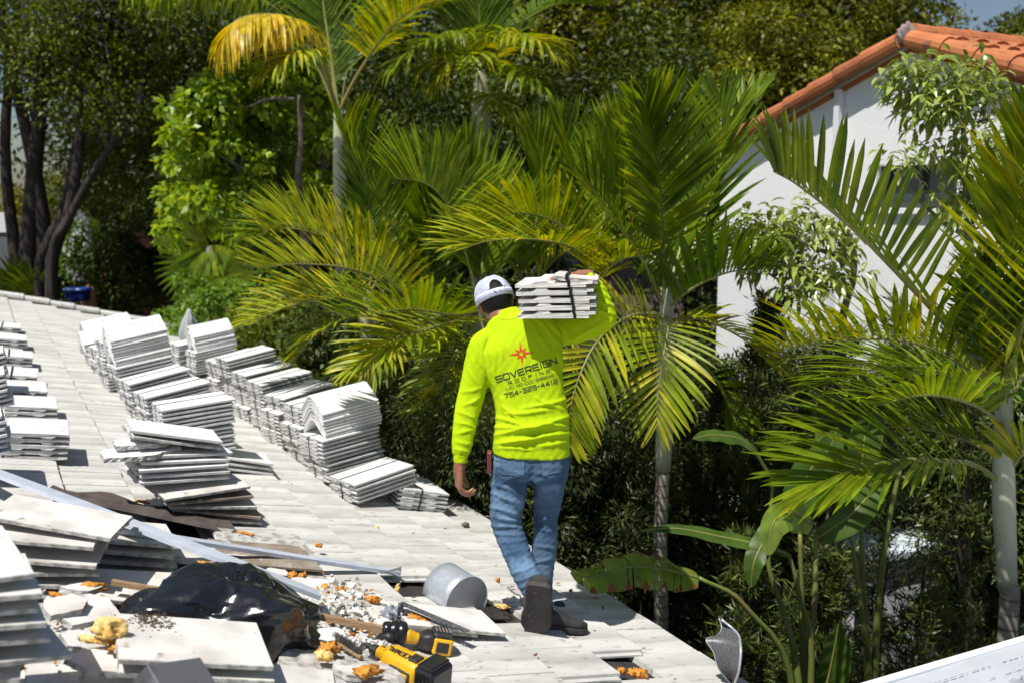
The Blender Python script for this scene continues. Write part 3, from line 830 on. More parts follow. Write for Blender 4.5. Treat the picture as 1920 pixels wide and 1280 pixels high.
mb = MB(); rd = random.Random(15)
Cm = fe(375, 1352, .17, -3, 0, 3)
for i in range(260):
    x = rd.gauss(-.115, .032); y = rd.gauss(.10, .03); s_ = rd.uniform(.0015, .006)
    V_, F_ = blob(i % 7, s_, s_ * rd.uniform(.4, 1), s_ * .6, .4, 1)
    mb.add(V_, F_, 0, Cm @ Matrix.Translation((x, y, .0150)))
mb.thing('dirt', [mat('dark soil crumbs', (.06, .04, .028), .95, (.12, .08, .05), 40)], 'dark soil crumbs spilled on the big whole tile', 'dirt', kind='stuff')
# dry leaves and crumbs on the clean roof
M['dryleaf'] = mat('dry leaf', (.13, .06, .025), .8, (.22, .12, .05), 30, island=.5)
leaves = [(1070, 1107, .03), (1118, 1121, .02), (1130, 1139, .022), (1097, 1145, .016), (1046, 1093, .02), (1045, 1111, .012), (1004, 1228, .022), (1020, 1252, .04), (1207, 1215, .012), (1115, 1182, .008),
          (870, 985, .016), (835, 990, .016), (775, 999, .012), (807, 1005, .01), (550, 932, .018), (547, 907, .012), (617, 921, .010), (542, 903, .008), (192, 822, .012), (243, 808, .012), (172, 752, .01), (109, 693, .016), (202, 631, .012), (192, 636, .014), (138, 657, .010), (910, 1020, .01), (892, 1010, .01), (720, 1000, .006), (775, 1120, .02), (960, 1100, .02), (1265, 1273, .012), (1005, 1085, .01), (930, 1060, .008)]
for i, (a, b, s) in enumerate(leaves):
    rd2 = random.Random(i)
    s *= 1.0
    V = [(-s, 0, 0), (-s * .2, -s * .4, .002), (s, 0, .004 + s * .2), (-s * .1, s * .4, .004), (0, 0, -.001)]
    Fc = [(0, 1, 4), (1, 2, 4), (2, 3, 4), (3, 0, 4)]
    Mx = place(a, b, .006, rd2.uniform(-60, 60))
    me = new_mesh('fallen_leaf', V, Fc, M['dryleaf'])
    o = link('fallen_leaf', me); o.matrix_basis = Mx
    where = 'in or beside the shadow of the roofer' if (a > 1040 and b > 1090) else 'near the lower edge of the roof by the missing tile' if b > 1200 else 'on the clean tiles below the eave row' if a > 760 else 'beside the nearest eave row stacks' if a > 500 else 'between the middle row and the left row'
    tag(o, 'small curled dry leaf ' + where, 'fallen leaf', 'dry leaves ' + where)
V, Fc = blob(9, .028, .022, .024, .12)
put('stone', new_mesh('stone', V, Fc, mat('grey stone', (.16, .15, .12), .9, (.08, .08, .06), 20), smooth=True), place(873, 984, .006), 'rounded grey lump alone on the roof beside the hanging hand', 'stone')
V, Fc = blob(12, .032, .024, .02, .1)
put('dark_puck', new_mesh('dark_puck', V, Fc, mat('dark lump', (.05, .05, .05), .8), smooth=True), place(1049, 1133, .006), 'dark round lump in the shadow right of the lifted shoe', 'lump')

# long flashings
def strip(pts, w, th, m, name, label, cat, flange=.018, wdir=None):
    """folded sheet-metal strip along points"""
    V = []; Fc = []
    n = len(pts)
    for i in range(n):
        t = (pts[min(i + 1, n - 1)] - pts[max(i - 1, 0)]).normalized()
        s = Nv.cross(t).normalized(); u = t.cross(s)
        p = pts[i]
        sec = [(-w / 2, -flange), (-w / 2, 0), (w / 2, 0), (w / 2 , -flange * .3), (w / 2 - th, -flange * .3), (w / 2 - th, -th), (-w / 2 + th, -th), (-w / 2 + th, -flange)]
        for a, b in sec: V.append(p + s * a + u * b)
    k = 8
    for i in range(n - 1):
        for j in range(k):
            q = (j + 1) % k
            Fc.append((i * k + j, i * k + q, (i + 1) * k + q, (i + 1) * k + j))
    Fc += [(0, 7, 6, 1), (1, 6, 5, 2), (2, 5, 4, 3)]
    b = (n - 1) * k; Fc += [(b + 1, b + 6, b + 7, b), (b + 2, b + 5, b + 6, b + 1), (b + 3, b + 4, b + 5, b + 2)]
    return thing(name, V, Fc, m, label, cat)
pA = [Rp(-60, 868, .06), Rp(150, 945, .10), Rp(330, 1025, .17), Rp(430, 1075, .19), Rp(596, 1128, .085)]
pA = [Rp(-60, 862, .10), Rp(100, 922, .20), Rp(330, 1009, .22), Rp(450, 1054, .20), Rp(600, 1111, .12)]
strip(spline(pA, 14), .085, .0012, M['strip_metal'], 'metal_flashing', 'long straight white metal flashing crossing the heap from upper left to the bag', 'metal flashing')
pB = [Rp(130, 973, .17), Rp(300, 1000, .17), Rp(480, 1028, .10), Rp(620, 1050, .06), Rp(748, 1069, .03)]
strip(spline(pB, 14), .058, .0012, M['strip_metal'], 'bent_flashing', 'thinner galvanised strip with a crumpled right end lying under the long one', 'metal flashing')
V = [Rp(726, 1069, .04), Rp(753, 1061, .05), Rp(752, 1072, .02), Rp(750, 1081, .012)]
mb = MB(); mb.add(V + [v - Nv * .001 for v in V], [(0, 3, 2, 1), (4, 5, 6, 7), (0, 1, 5, 4), (1, 2, 6, 5), (2, 3, 7, 6), (3, 0, 4, 7)])
mb.thing('torn_metal_tip', M['galv'], 'torn triangular metal tip at the right end of the bent strip', 'metal scrap')
# brown torn membrane under the flashing
V = []; Fc = []
for i in range(16):
    t = i / 15
    a = Rp(75 + 375 * t, 925 + 78 * t, .07 - .03 * t + .012 * math.sin(i * 1.7)); b = Rp(100 + 330 * t, 908 + 62 * t + 6 * math.sin(i), .05 - .02 * t)
    V += [a, b]
for i in range(15): Fc.append((2 * i, 2 * i + 2, 2 * i + 3, 2 * i + 1))
thing('membrane_scrap', V, Fc, mat('brown membrane', (.105, .085, .078), .8, (.07, .055, .05), 12), 'torn brown membrane strip under the long flashing', 'membrane scrap')

# wooden battens
def batten(a, b, w, h, label):
    t = (b - a).normalized(); s = Nv.cross(t).normalized(); u = t.cross(s)
    L = (b - a).length
    fm = frame_xyz(a, t, s, u)
    mb = MB(); 
    prof = [(-w / 2, 0), (w / 2, 0), (w / 2 - .001, h), (-w / 2 + .001, h)]
    mb.prism([(y, z) for y, z in prof], 0, L, jit=.004, step=3)
    me = new_mesh('batten', [tuple(v) for v in mb.V], mb.F, M['wood'])
    return put('batten', me, fm, label, 'batten', 'wooden battens in the heap')
batten(Rp(562, 1152, .05), Rp(716, 1184, .05), .032, .022, 'weathered wooden batten lying across the rubble')
batten(Rp(210, 1095, .10), Rp(330, 1115, .10), .03, .018, 'short wooden batten running under the black bag')
# red stake
batten(Rp(440, 1072, .17), Rp(448, 1068, .26), .006, .003, 'thin red stick standing by the flashing')
bpy.data.objects[[o.name for o in bpy.data.objects if o.name.startswith('batten')][-1]].data.materials[0] = mat('red plastic', (.5, .06, .06), .5)

# black rubbish bag
def bag():
    nu, nv = 46, 22
    V = []
    fx = (Rp(600, 1200, 0) - Rp(245, 1200, 0)); lx = fx.length / 2; X = fx.normalized(); Z = Vector((0, 0, 1)); Z = (Z - X * Z.dot(X)).normalized(); Y = Z.cross(X).normalized()
    ctr = Rp(436, 1236, .0) + Y * .19
    rd = random.Random(4)
    fol = []
    for _ in range(26):
        fq = rd.choice((1.4, 2.0, 2.8, 3.8, 5.0)); fol.append((Vector((rd.gauss(0, 1), rd.gauss(0, .8), rd.gauss(0, 1))).normalized(), fq, rd.uniform(0, 1), rd.uniform(.6, 1.2) * .15 / fq ** .9))
    def tri(x): x = x % 1.0; return abs(x - .5) * 4 - 1
    for j in range(nv + 1):
        v = j / nv; el = -.25 + (math.pi * .5 + .25) * v
        for i in range(nu):
            th = 2 * math.pi * i / nu
            d = Vector((math.cos(th) * math.cos(el), math.sin(th) * math.cos(el), math.sin(el)))
            # crumpled plastic: flat facets between straight creases
            wx = d + Vector((soft_noise(d.x * 1.5, d.y * 1.5, d.z, 1), soft_noise(d.y * 1.5, d.z * 1.5, d.x, 2), soft_noise(d.z * 1.5, d.x * 1.5, d.y, 3))) * .16
            r = .92 + sum(a_ * tri(wx.dot(n_) * fq * .5 + p_) for n_, fq, p_, a_ in fol) * .62
            sq = 1 + .16 * abs(math.sin(2 * el))
            x = d.x * r
            hx = .78 + .34 * math.exp(-((x - .30) / .42) ** 2) + .16 * math.exp(-((x + .35) / .25) ** 2) - .25 * max(0, -x - .6) - .20 * max(0, x - .75) 
            dz = d.z * r
            jt = Vector((rd.uniform(-1, 1), rd.uniform(-1, 1), rd.uniform(-1, 1))) * .007 * (1 if j < nv - 1 else 0)
            V.append(jt + ctr + X * ((x + .05) * sq * lx * .99) + Y * (d.y * r * sq * .25 - .05 * x) + Z * (max(dz, -.06) * (1 if dz < .02 else dz ** -.36) * .25 * hx))
    Fc = [(j * nu + i, j * nu + (i + 1) % nu, (j + 1) * nu + (i + 1) % nu, (j + 1) * nu + i) for j in range(nv) for i in range(nu)]
    m = mat('black polythene', (.010, .011, .014), .20, spec=.8, bump=.5, bscale=22, bump_dist=.006)
    return thing('rubbish_bag', V, Fc, m, 'crumpled shiny black rubbish bag lying in the middle of the heap', 'rubbish bag', smooth=True)
bag_o = bag()
subm = bag_o.modifiers.new('crease', 'SUBSURF'); subm.levels = 2; subm.render_levels = 2; subm.subdivision_type = 'CATMULL_CLARK'
bmc = bag_o.data.attributes.new('crease_edge', 'FLOAT', 'EDGE')
bmc.data.foreach_set('value', [rd.choice((0, 0, .85, .95)) for _ in bag_o.data.edges])
# grey cardboard-like box corner at the lower edge
mb = MB(); mb.box((-.10, -.07, -.04), (.10, .07, .03), bev=.003)
m_bx = mat('dark grey board', (.13, .135, .15), .6, (.05, .045, .045), 4, .45, .6, bump=.3, bscale=50)
me = new_mesh('grey_box', [tuple(v) for v in mb.V], mb.F, m_bx)
put('grey_box', me, place(338, 1290, .24, 34, -6, 30), 'dark grey box corner poking up at the lower edge', 'box')

# metal vent hood: half-round sheet barrel with a closed end
def hood():
    root = empty('vent_hood', Rp(860, 1120, 0), 'galvanised half round vent hood lying beside the torn hole', 'vent hood')
    a = Rp(912, 1140, .0); b = Rp(808, 1130, .0)     # near right end and near left end of the base
    # axis runs from the closed face (near, right) away to the upper left
    fc = Rp(872, 1142, .0); bk = Rp(818, 1108, .0)
    ax = (bk - fc); ax = (ax - Nv * ax.dot(Nv)).normalized()
    sd = Nv.cross(ax).normalized(); rad = .118; L = .20
    V = []; Fc = []; n = 28
    fc = fc + Nv * .005
    for k in range(5):
        for i in range(n + 1):
            an = -math.pi * .12 + math.pi * 1.24 * i / n
            r = rad * (1.0 + (.02 if k in (0, 4) else 0))
            V.append(fc + ax * (L * k / 4) + sd * (r * math.cos(an)) + Nv * (r * math.sin(an) * 1.02 + .035))
    for k in range(4):
        for i in range(n):
            Fc.append((k * (n + 1) + i, (k + 1) * (n + 1) + i, (k + 1) * (n + 1) + i + 1, k * (n + 1) + i + 1))
    ob = obj('sheet_barrel', V, Fc, M['galv'], root, smooth=True)
    so_ = ob.modifiers.new('s', 'SOLIDIFY'); so_.thickness = .0015
    V2 = [fc + ax * .004 + sd * (rad * math.cos(-math.pi * .12 + math.pi * 1.24 * i / n)) + Nv * (rad * math.sin(-math.pi * .12 + math.pi * 1.24 * i / n) * 1.02 + .035) for i in range(n + 1)]
    V2 += [v + ax * .0015 for v in V2]
    m = n + 1
    Fc = [tuple(range(m)), tuple(range(2 * m - 1, m - 1, -1))] + [(i + 1, i, m + i, m + i + 1) for i in range(n)]
    obj('end_plate', V2, Fc, M['galv_dull'], root)
    rim = [fc + sd * (rad * 1.02 * math.cos(-math.pi * .12 + math.pi * 1.24 * i / n)) + Nv * (rad * 1.02 * math.sin(-math.pi * .12 + math.pi * 1.24 * i / n) * 1.02 + .035) for i in range(n + 1)]
    Vt, Ft = tube(rim, .0028, 6); obj('rim', Vt, Ft, M['galv'], root, smooth=True)
    mb = MB()
    for (u, w) in ((.05, .03), (.07, .055), (.02, .02)):
        q = fc - ax * .001 + sd * -u + Nv * w
        mb.add(*blob(1, .002, .002, .002, 0, 1), M=Matrix.Translation(q))
    mb.build('rivet', M['strap'], root)
hood()
# torn hole right of the hood
mb = MB()
hp = [(896, 1128), (915, 1122), (950, 1152), (960, 1160), (925, 1160), (905, 1150)]
V = [Rp(x, y, .012) for x, y in hp]; c = len(V)
mb.add(V, [tuple(range(c - 1, -1, -1))])
rd = random.Random(8)
for i in range(50):
    a = Rp(rd.uniform(900, 950), rd.uniform(1125, 1158), .013); b = a + Vector((rd.uniform(-.03, .03), rd.uniform(-.03, .03), rd.uniform(0, .015)))
    mb.tube([a, (a + b) / 2 + Vector((0, 0, .006)), b], .0014, 4)
mb.thing('torn_membrane', M['underlay'], 'shredded black membrane hanging out beside the hood', 'membrane scrap')
# dark granular strip
a0, a1 = Rp(750, 1130, .07), Rp(876, 1184, .07)
t = (a1 - a0).normalized(); s = Nv.cross(t).normalized()
mb = MB(); mb.prism([(-.018, 0), (.026, 0), (.026, .004), (-.018, .004)], 0, (a1 - a0).length, step=6, jit=.001)
put('shingle_strip', new_mesh('shingle_strip', [tuple(v) for v in mb.V], mb.F, mat('granular bitumen', (.055, .055, .062), .8, (.28, .28, .3), 160, .55, .62, bump=1, bscale=300)), frame_xyz(a0, t, s, t.cross(s)), 'black granular bitumen strip lying over the askew tile', 'bitumen strip')
# brush: wooden back and wire bristles
mb = MB()
a0, a1 = Rp(628, 1200, .055), Rp(678, 1232, .055)
t = (a1 - a0).normalized(); s = Nv.cross(t).normalized(); fm = frame_xyz(a0, t, s, t.cross(s)); L = (a1 - a0).length
root = empty('wire_brush', a0, 'wire brush with stiff grey bristles lying in the rubble', 'brush')
mb.box((-.01, -.02, 0), (L + .01, .0, .012), M=fm, bev=.002); mb.build('brush_back', M['wood'], root)
mb = MB(); rd = random.Random(2)
for i in range(420):
    x = rd.uniform(0, L); y = rd.uniform(-.02, .0)
    mb.tube([(x, y, .01), (x + rd.uniform(-.006, .006), y + rd.uniform(-.006, .006) + .004, .034 + rd.uniform(-.004, .004))], .0007, 3, M=fm, cap=False)
mb.build('bristles', mat('steel wire', (.22, .22, .22), .4, metal=.8), root)
# crumpled film
V, Fc = blob(21, .05, .045, .04, .8, 4)
put('plastic_film', new_mesh('plastic_film', V, Fc, mat('grey plastic film', (.26, .30, .34), .18, (.05, .05, .06), 14, .45, .55, spec=.8, bump=1, bscale=30, bump_dist=.012), smooth=True), place(738, 1155, .03), 'crumpled shiny grey plastic wrapper at the end of the batten', 'plastic wrapper')
# bent gutter guard at the eave
def guard():
    root = empty('gutter_guard', Rp(1390, 1280, 0), 'bent perforated metal gutter guard sticking up past the eave corner', 'gutter guard')
    Y0 = 4.25
    pts = lambda L: [P(x, y, Y) for x, y, Y in L]
    left = spline(pts([(1348, 1158, 4.42), (1353, 1176, 4.40), (1345, 1190, 4.34), (1324, 1198, 4.28), (1338, 1222, 4.26), (1346, 1250, 4.26), (1362, 1272, 4.27), (1372, 1282, 4.28)]), 26)
    right = spline(pts([(1352, 1160, 4.40), (1372, 1176, 4.37), (1385, 1190, 4.30), (1388, 1205, 4.20), (1389, 1222, 4.15), (1387, 1246, 4.14), (1384, 1262, 4.16), (1376, 1284, 4.25)]), 26)
    V = []; n = 60
    for i in range(26):
        for k in range(n + 1):
            t = k / n
            b = .0022 * math.sin(k * 2.1)
            V.append(left[i].lerp(right[i], t) + Vector((0, b + .03 * math.sin(t * math.pi) , b * .5)))
    Fc = [(i * (n + 1) + k, (i + 1) * (n + 1) + k, (i + 1) * (n + 1) + k + 1, i * (n + 1) + k + 1) for i in range(25) for k in range(n)]
    ob = obj('mesh_sheet', V, Fc, mat('perforated metal', (.13, .13, .135), .45, (.28, .28, .29), 220, .5, .6, metal=.5), root, smooth=True)
    ob.modifiers.new('s', 'SOLIDIFY').thickness = .002
    V, Fc = tube(right, .006, 6); obj('rolled_edge', V, Fc, M['galv'], root, smooth=True)
    V, Fc = tube(left, .0025, 6); obj('hem', V, Fc, M['galv'], root, smooth=True)
guard()

# cordless tools
M['yellow'] = mat('yellow tool housing', (.78, .43, .012), .38, (.62, .33, .01), 18, .45, .75, spots=(.10, .07, .03), spot_scale=30, spot_thr=.70)
M['blackp'] = mat('black tool rubber', (.022, .022, .024), .5, (.05, .048, .045), 30, .5, .7)
M['blacks'] = mat('black shiny plastic', (.014, .014, .016), .25)
M['ink'] = mat('black print', (.015, .015, .018), .7)
# ------------------------------------------------------------------ squared stroke lettering
G_ = {
 'S': [[(1, 1), (.08, 1), (0, .92), (0, .58), (.08, .5), (.92, .5), (1, .42), (1, .08), (.92, 0), (0, 0)]],
 'O': [[(.1, 0), (0, .1), (0, .9), (.1, 1), (.9, 1), (1, .9), (1, .1), (.9, 0), (.1, 0)]],
 'V': [[(0, 1), (.5, 0), (1, 1)]], 'E': [[(1, 1), (.08, 1), (0, .92), (0, .08), (.08, 0), (1, 0)], [(.12, .5), (.95, .5)]],
 'R': [[(0, 0), (0, 1), (.9, 1), (1, .9), (1, .52), (.9, .42), (0, .42)], [(.55, .42), (1, 0)]],
 'I': [[(.5, 0), (.5, 1)]], 'G': [[(1, 1), (.08, 1), (0, .92), (0, .08), (.08, 0), (.92, 0), (1, .08), (1, .48), (.5, .48)]],
 'N': [[(0, 0), (0, 1), (1, 0), (1, 1)]], 'F': [[(0, 0), (0, .92), (.08, 1), (1, 1)], [(.05, .5), (.9, .5)]],
 'L': [[(0, 1), (0, .08), (.08, 0), (1, 0)]], 'C': [[(1, 1), (.08, 1), (0, .92), (0, .08), (.08, 0), (1, 0)]],
 'D': [[(0, 0), (0, 1), (.85, 1), (1, .85), (1, .15), (.85, 0), (0, 0)]], 'W': [[(0, 1), (.22, 0), (.5, .8), (.78, 0), (1, 1)]],
 'A': [[(0, 0), (.5, 1), (1, 0)], [(.2, .35), (.8, .35)]], 'T': [[(0, 1), (1, 1)], [(.5, 1), (.5, 0)]],
 '.': [[(.4, 0), (.6, 0)]], '-': [[(.1, .5), (.9, .5)]], ' ': [],
 '1': [[(.3, 1), (.55, 1), (.55, 0)]], '3': [[(0, 1), (.92, 1), (1, .92), (1, .08), (.92, 0), (0, 0)], [(.2, .5), (1, .5)]],
 '6': [[(1, 1), (.08, 1), (0, .92), (0, .08), (.08, 0), (.92, 0), (1, .08), (1, .45), (.92, .53), (0, .53)]],
 '0': [[(.1, 0), (0, .1), (0, .9), (.1, 1), (.9, 1), (1, .9), (1, .1), (.9, 0), (.1, 0)]],
 '4': [[(.75, 0), (.75, 1), (0, .32), (1, .32)]], '8': [[(0, .5), (0, 1), (1, 1), (1, 0), (0, 0), (0, .5), (1, .5)]],
 '7': [[(0, 1), (1, 1), (.4, 0)]], '5': [[(1, 1), (0, 1), (0, .55), (.92, .55), (1, .47), (1, .08), (.92, 0), (0, 0)]],
 '2': [[(0, 1), (.92, 1), (1, .92), (1, .58), (.92, .5), (.08, .5), (0, .42), (0, 0), (1, 0)]],
 '9': [[(0, 0), (.92, 0), (1, .08), (1, 1), (0, 1), (0, .5), (1, .5)]],
}
WID_ = {'I': .25, '.': .25, '-': .55, '1': .45, ' ': .5, 'W': 1.3}
def strokes(text, h, w, gap, sw, seg=.25):
    """quads [(4 x (x, y))] for text from the origin, letters h high and w wide, stroke width sw; and its total width"""
    quads = []; x = 0
    for ch in text:
        cw = w * WID_.get(ch, 1)
        for line in G_[ch]:
            pts = [Vector((x + (p[0] * cw if ch != 'I' else cw * .5), p[1] * h)) for p in line]
            for a, b in zip(pts[:-1], pts[1:]):
                d = b - a
                if d.length < 1e-9: continue
                t = d.normalized(); nrm = Vector((-t.y, t.x)) * sw / 2
                a2 = a - t * sw * .42; b2 = b + t * sw * .42
                k = max(1, int((b2 - a2).length / (h * seg)))
                for i in range(k):
                    p, q = a2.lerp(b2, i / k), a2.lerp(b2, (i + 1) / k)
                    quads.append([p - nrm, q - nrm, q + nrm, p + nrm])
        x += cw + gap
    return quads, x - gap

# ------------------------------------------------------------------ cordless tools
def lofted(secs, seg=16, expo=2.6):
    """secs: (x, cy, cz, ry, rz) superellipse sections along x -> V, F"""
    V = []
    for (x, cy, cz, ry, rz) in secs:
        for k in range(seg):
            a = 2 * math.pi * k / seg; c, s = math.cos(a), math.sin(a)
            V.append((x, cy + ry * math.copysign(abs(c) ** (2 / expo), c), cz + rz * math.copysign(abs(s) ** (2 / expo), s)))
    n = len(secs)
    Fc = [(i * seg + k, i * seg + (k + 1) % seg, (i + 1) * seg + (k + 1) % seg, (i + 1) * seg + k) for i in range(n - 1) for k in range(seg)]
    Fc += [tuple(range(seg - 1, -1, -1)), tuple(range((n - 1) * seg, n * seg))]
    return V, Fc
def tool_a():
    # local x from the nose (far left) to the battery (near right), z up
    a, b = Rp(712, 1222, .05), Rp(800, 1266, .05)
    X = (b - a).normalized(); X = (X - Nv * X.dot(Nv)).normalized(); Y = Nv.cross(X).normalized(); Z = Nv.copy()
    q = Matrix.Rotation(R_(14), 3, X); Y, Z = q @ Y, q @ Z
    fm = frame_xyz(a, X, Y, Z); L = (b - a).length
    s = L / .17
    root = empty_m('cordless_tool', fm, 'yellow cordless tool lying at the lower edge with its black battery nearest', 'power tool')
    def part(name, V, Fc, m, smooth=True, par=None):
        return obj(name, [tuple(Vector(v) * s) for v in V], Fc, m, par or root, smooth, local=True)
    V, Fc = lofted([(-.004, 0, 0, .012, .012), (.0, 0, 0, .018, .02), (.03, 0, 0, .022, .024), (.034, 0, -.002, .032, .034), (.05, 0, -.004, .038, .038), (.10, 0, -.004, .040, .040), (.145, 0, -.004, .042, .042), (.16, 0, -.004, .040, .040)], 24, 3.0)
    part('housing', V, Fc, M['yellow'])
    mb = MB()
    for x in (-.03, -.018, -.006):
        mb.tube([(x, 0, 0), (x + .009, 0, 0)], .016 - .003 * (x < -.02), 12)
    mb.tube([(-.05, .004, 0), (.0, 0, 0)], .008, 10)
    mb.tube([(-.01, -.028, -.012), (.02, -.028, -.012)], .013, 12)
    part('chuck', [tuple(v) for v in mb.V], mb.F, M['blackp'], False)
    mb = MB(); mb.box((.158, -.046, -.05), (.225, .046, .042), bev=.008); mb.box((.165, -.04, .040), (.215, .04, .052), bev=.004)
    for k in range(4): mb.box((.17 + k * .012, -.0485, -.04), (.176 + k * .012, -.044, .03))
    part('battery', [tuple(v) for v in mb.V], mb.F, M['blacks'], False)
    mb = MB(); mb.box((.07, -.0445, -.026), (.145, -.036, .012), bev=.003)
    mb2 = MB(); mb2.box((.076, -.046, -.020), (.139, -.038, .006), bev=.002)
    part('grip_pad', [tuple(v) for v in mb.V], mb.F, M['blackp'], False)
    part('grip_inlay', [tuple(v) for v in mb2.V], mb2.F, M['yellow'], False)
    mb = MB(); mb.box((.118, -.022, .030), (.15, .012, .0425), bev=.003)
    part('release_catch', [tuple(v) for v in mb.V], mb.F, M['blackp'], False)
    # print on the top of the housing, upside down as seen
    qs, w_ = strokes('DEWALT', .016, .0118, .003, .0036, .4)
    V = []; Fc = []
    for qd in qs:
        b_ = len(V)
        for p_ in qd:
            x = .112 - p_.x; y = .002 - p_.y
            V.append((x, y - .004, -.004 + .0402 * (1 - abs((y - .004) / .040) ** 3) ** (1 / 3) + .0012))
        Fc.append((b_, b_ + 1, b_ + 2, b_ + 3))
    part('lettering', V, Fc, M['ink'], False)
tool_a()
def tool_b():
    a, b = Rp(738, 1186, .055), Rp(830, 1200, .055)
    X = (b - a).normalized(); X = (X - Nv * X.dot(Nv)).normalized(); Y = Nv.cross(X).normalized(); Z = Nv.copy()
    fm = frame_xyz(a, X, Y, Z); s = (b - a).length / .19
    root = empty_m('cordless_driver', fm, 'cordless driver with thick ribbed black collar lying behind the yellow tool', 'power tool')
    def part(name, V, Fc, m, smooth=True):
        return obj(name, [tuple(Vector(v) * s) for v in V], Fc, m, root, smooth, local=True)
    V, Fc = lofted([(-.045, .01, .004, .022, .022), (-.04, .01, .004, .030, .030), (-.02, .01, .004, .034, .034), (-.016, .01, .004, .031, .031), (-.012, .01, .004, .037, .037), (.01, .01, .004, .040, .040), (.013, .01, .004, .036, .036), (.017, .01, .004, .042, .042), (.04, .008, .002, .043, .043), (.046, .008, .002, .038, .038)], 28, 2.0)
    part('collar', V, Fc, M['blacks'])
    mb = MB(); mb.tube([(-.05, .0, -.02), (-.02, -.02, -.01), (.0, -.03, -.012)], [.012, .018, .019], 14); part('chuck', [tuple(v) for v in mb.V], mb.F, M['blackp'])
    V, Fc = lofted([(.044, 0, 0, .03, .03), (.06, 0, -.004, .028, .026), (.09, 0, -.006, .022, .02), (.115, 0, -.004, .024, .022)], 20, 2.6)
    part('housing', V, Fc, M['yellow'])
    V, Fc = lofted([(.095, -.004, -.008, .024, .024), (.115, -.004, -.006, .038, .030), (.13, -.004, -.004, .044, .034), (.15, -.004, -.004, .044, .034)], 20, 4)
    part('handle_foot', V, Fc, M['blackp'])
    mb = MB(); mb.box((.148, -.054, -.04), (.222, .05, .022), bev=.007); part('battery', [tuple(v) for v in mb.V], mb.F, M['yellow'], False)
    mb = MB(); mb.box((.145, -.05, .018), (.219, .047, .040), bev=.008); part('battery_cover', [tuple(v) for v in mb.V], mb.F, M['blackp'], False)
    mb = MB(); mb.box((.160, -.0565, -.030), (.208, -.050, .010), bev=.003); part('label_plate', [tuple(v) for v in mb.V], mb.F, M['blackp'], False)
    mb = MB()
    for k in range(5): mb.box((.155 + k * .013, -.02, .0396), (.161 + k * .013, .03, .0412))
    part('marking', [tuple(v) for v in mb.V], mb.F, M['mortar'], False)
tool_b()
# ================================================================== the roofer
def loft_px(rings, seg=28, expo=2.2):
    """rings: (px, py, Y, a_px, b_m[, expo]); centre seen at a pixel at forward distance Y, half width a in pixels, half depth b in metres"""
    C = [P(r[0], r[1], r[2]) for r in rings]
    n = len(C); V = []
    for i, r in enumerate(rings):
        t = (C[min(i + 1, n - 1)] - C[max(i - 1, 0)]).normalized()
        vd = Vector((0, 1, 0))
        A = t.cross(vd).normalized(); B = A.cross(t).normalized()
        a = r[3] / pxm(C[i]); b = r[4]; ex = r[5] if len(r) > 5 else expo
        for k in range(seg):
            th = 2 * math.pi * k / seg; c, s = math.cos(th), math.sin(th)
            V.append(C[i] + A * a * math.copysign(abs(c) ** (2 / ex), c) + B * b * math.copysign(abs(s) ** (2 / ex), s))
    Fc = [(i * seg + k, i * seg + (k + 1) % seg, (i + 1) * seg + (k + 1) % seg, (i + 1) * seg + k) for i in range(n - 1) for k in range(seg)]
    Fc += [tuple(range(seg - 1, -1, -1)), tuple(range((n - 1) * seg, n * seg))]
    return V, Fc
def dense(rings, m=4):
    """smooth interpolation of ring tables"""
    L = max(len(r) for r in rings)
    rs = [list(r) + [2.2] * (L - len(r)) for r in rings]
    A = np.array(rs, dtype=float); n = len(A); out = []
    pad = np.vstack([2 * A[0] - A[1], A, 2 * A[-1] - A[-2]])
    for i in range(n - 1):
        for j in range(m):
            t = j / m; a, b, c, d = pad[i], pad[i + 1], pad[i + 2], pad[i + 3]
            out.append(tuple(.5 * ((2 * b) + (-a + c) * t + (2 * a - 5 * b + 4 * c - d) * t * t + (-a + 3 * b - 3 * c + d) * t ** 3)))
    out.append(tuple(A[-1]))
    return out
def ellipsoid(c, r, Mx=None, sub=3):
    import bmesh
    bm = bmesh.new(); bmesh.ops.create_icosphere(bm, subdivisions=sub, radius=1)
    V = [Vector((v.co.x * r[0] + c[0], v.co.y * r[1] + c[1], v.co.z * r[2] + c[2])) for v in bm.verts]
    Fc = [tuple(x.index for x in f.verts) for f in bm.faces]; bm.free()
    if Mx is not None: V = [Mx @ v for v in V]
    return V, Fc
def chain(pts, radii, seg=12):
    """round-ended tapered tube"""
    pts = [Vector(p) for p in pts]
    t0 = (pts[0] - pts[1]).normalized(); t1 = (pts[-1] - pts[-2]).normalized()
    P_ = []; R2 = []
    for k in (0, 1): 
        f = math.sin(math.pi / 2 * (.25 + k * .4)); P_.append(pts[0] + t0 * radii[0] * math.cos(math.pi / 2 * (.15 + .45 * k))); R2.append(radii[0] * f)
    P_ += pts; R2 += list(radii)
    for k in (1, 0):
        f = math.sin(math.pi / 2 * (.25 + k * .4)); P_.append(pts[-1] + t1 * radii[-1] * math.cos(math.pi / 2 * (.15 + .45 * k))); R2.append(radii[-1] * f)
    return tube(P_, R2, seg)
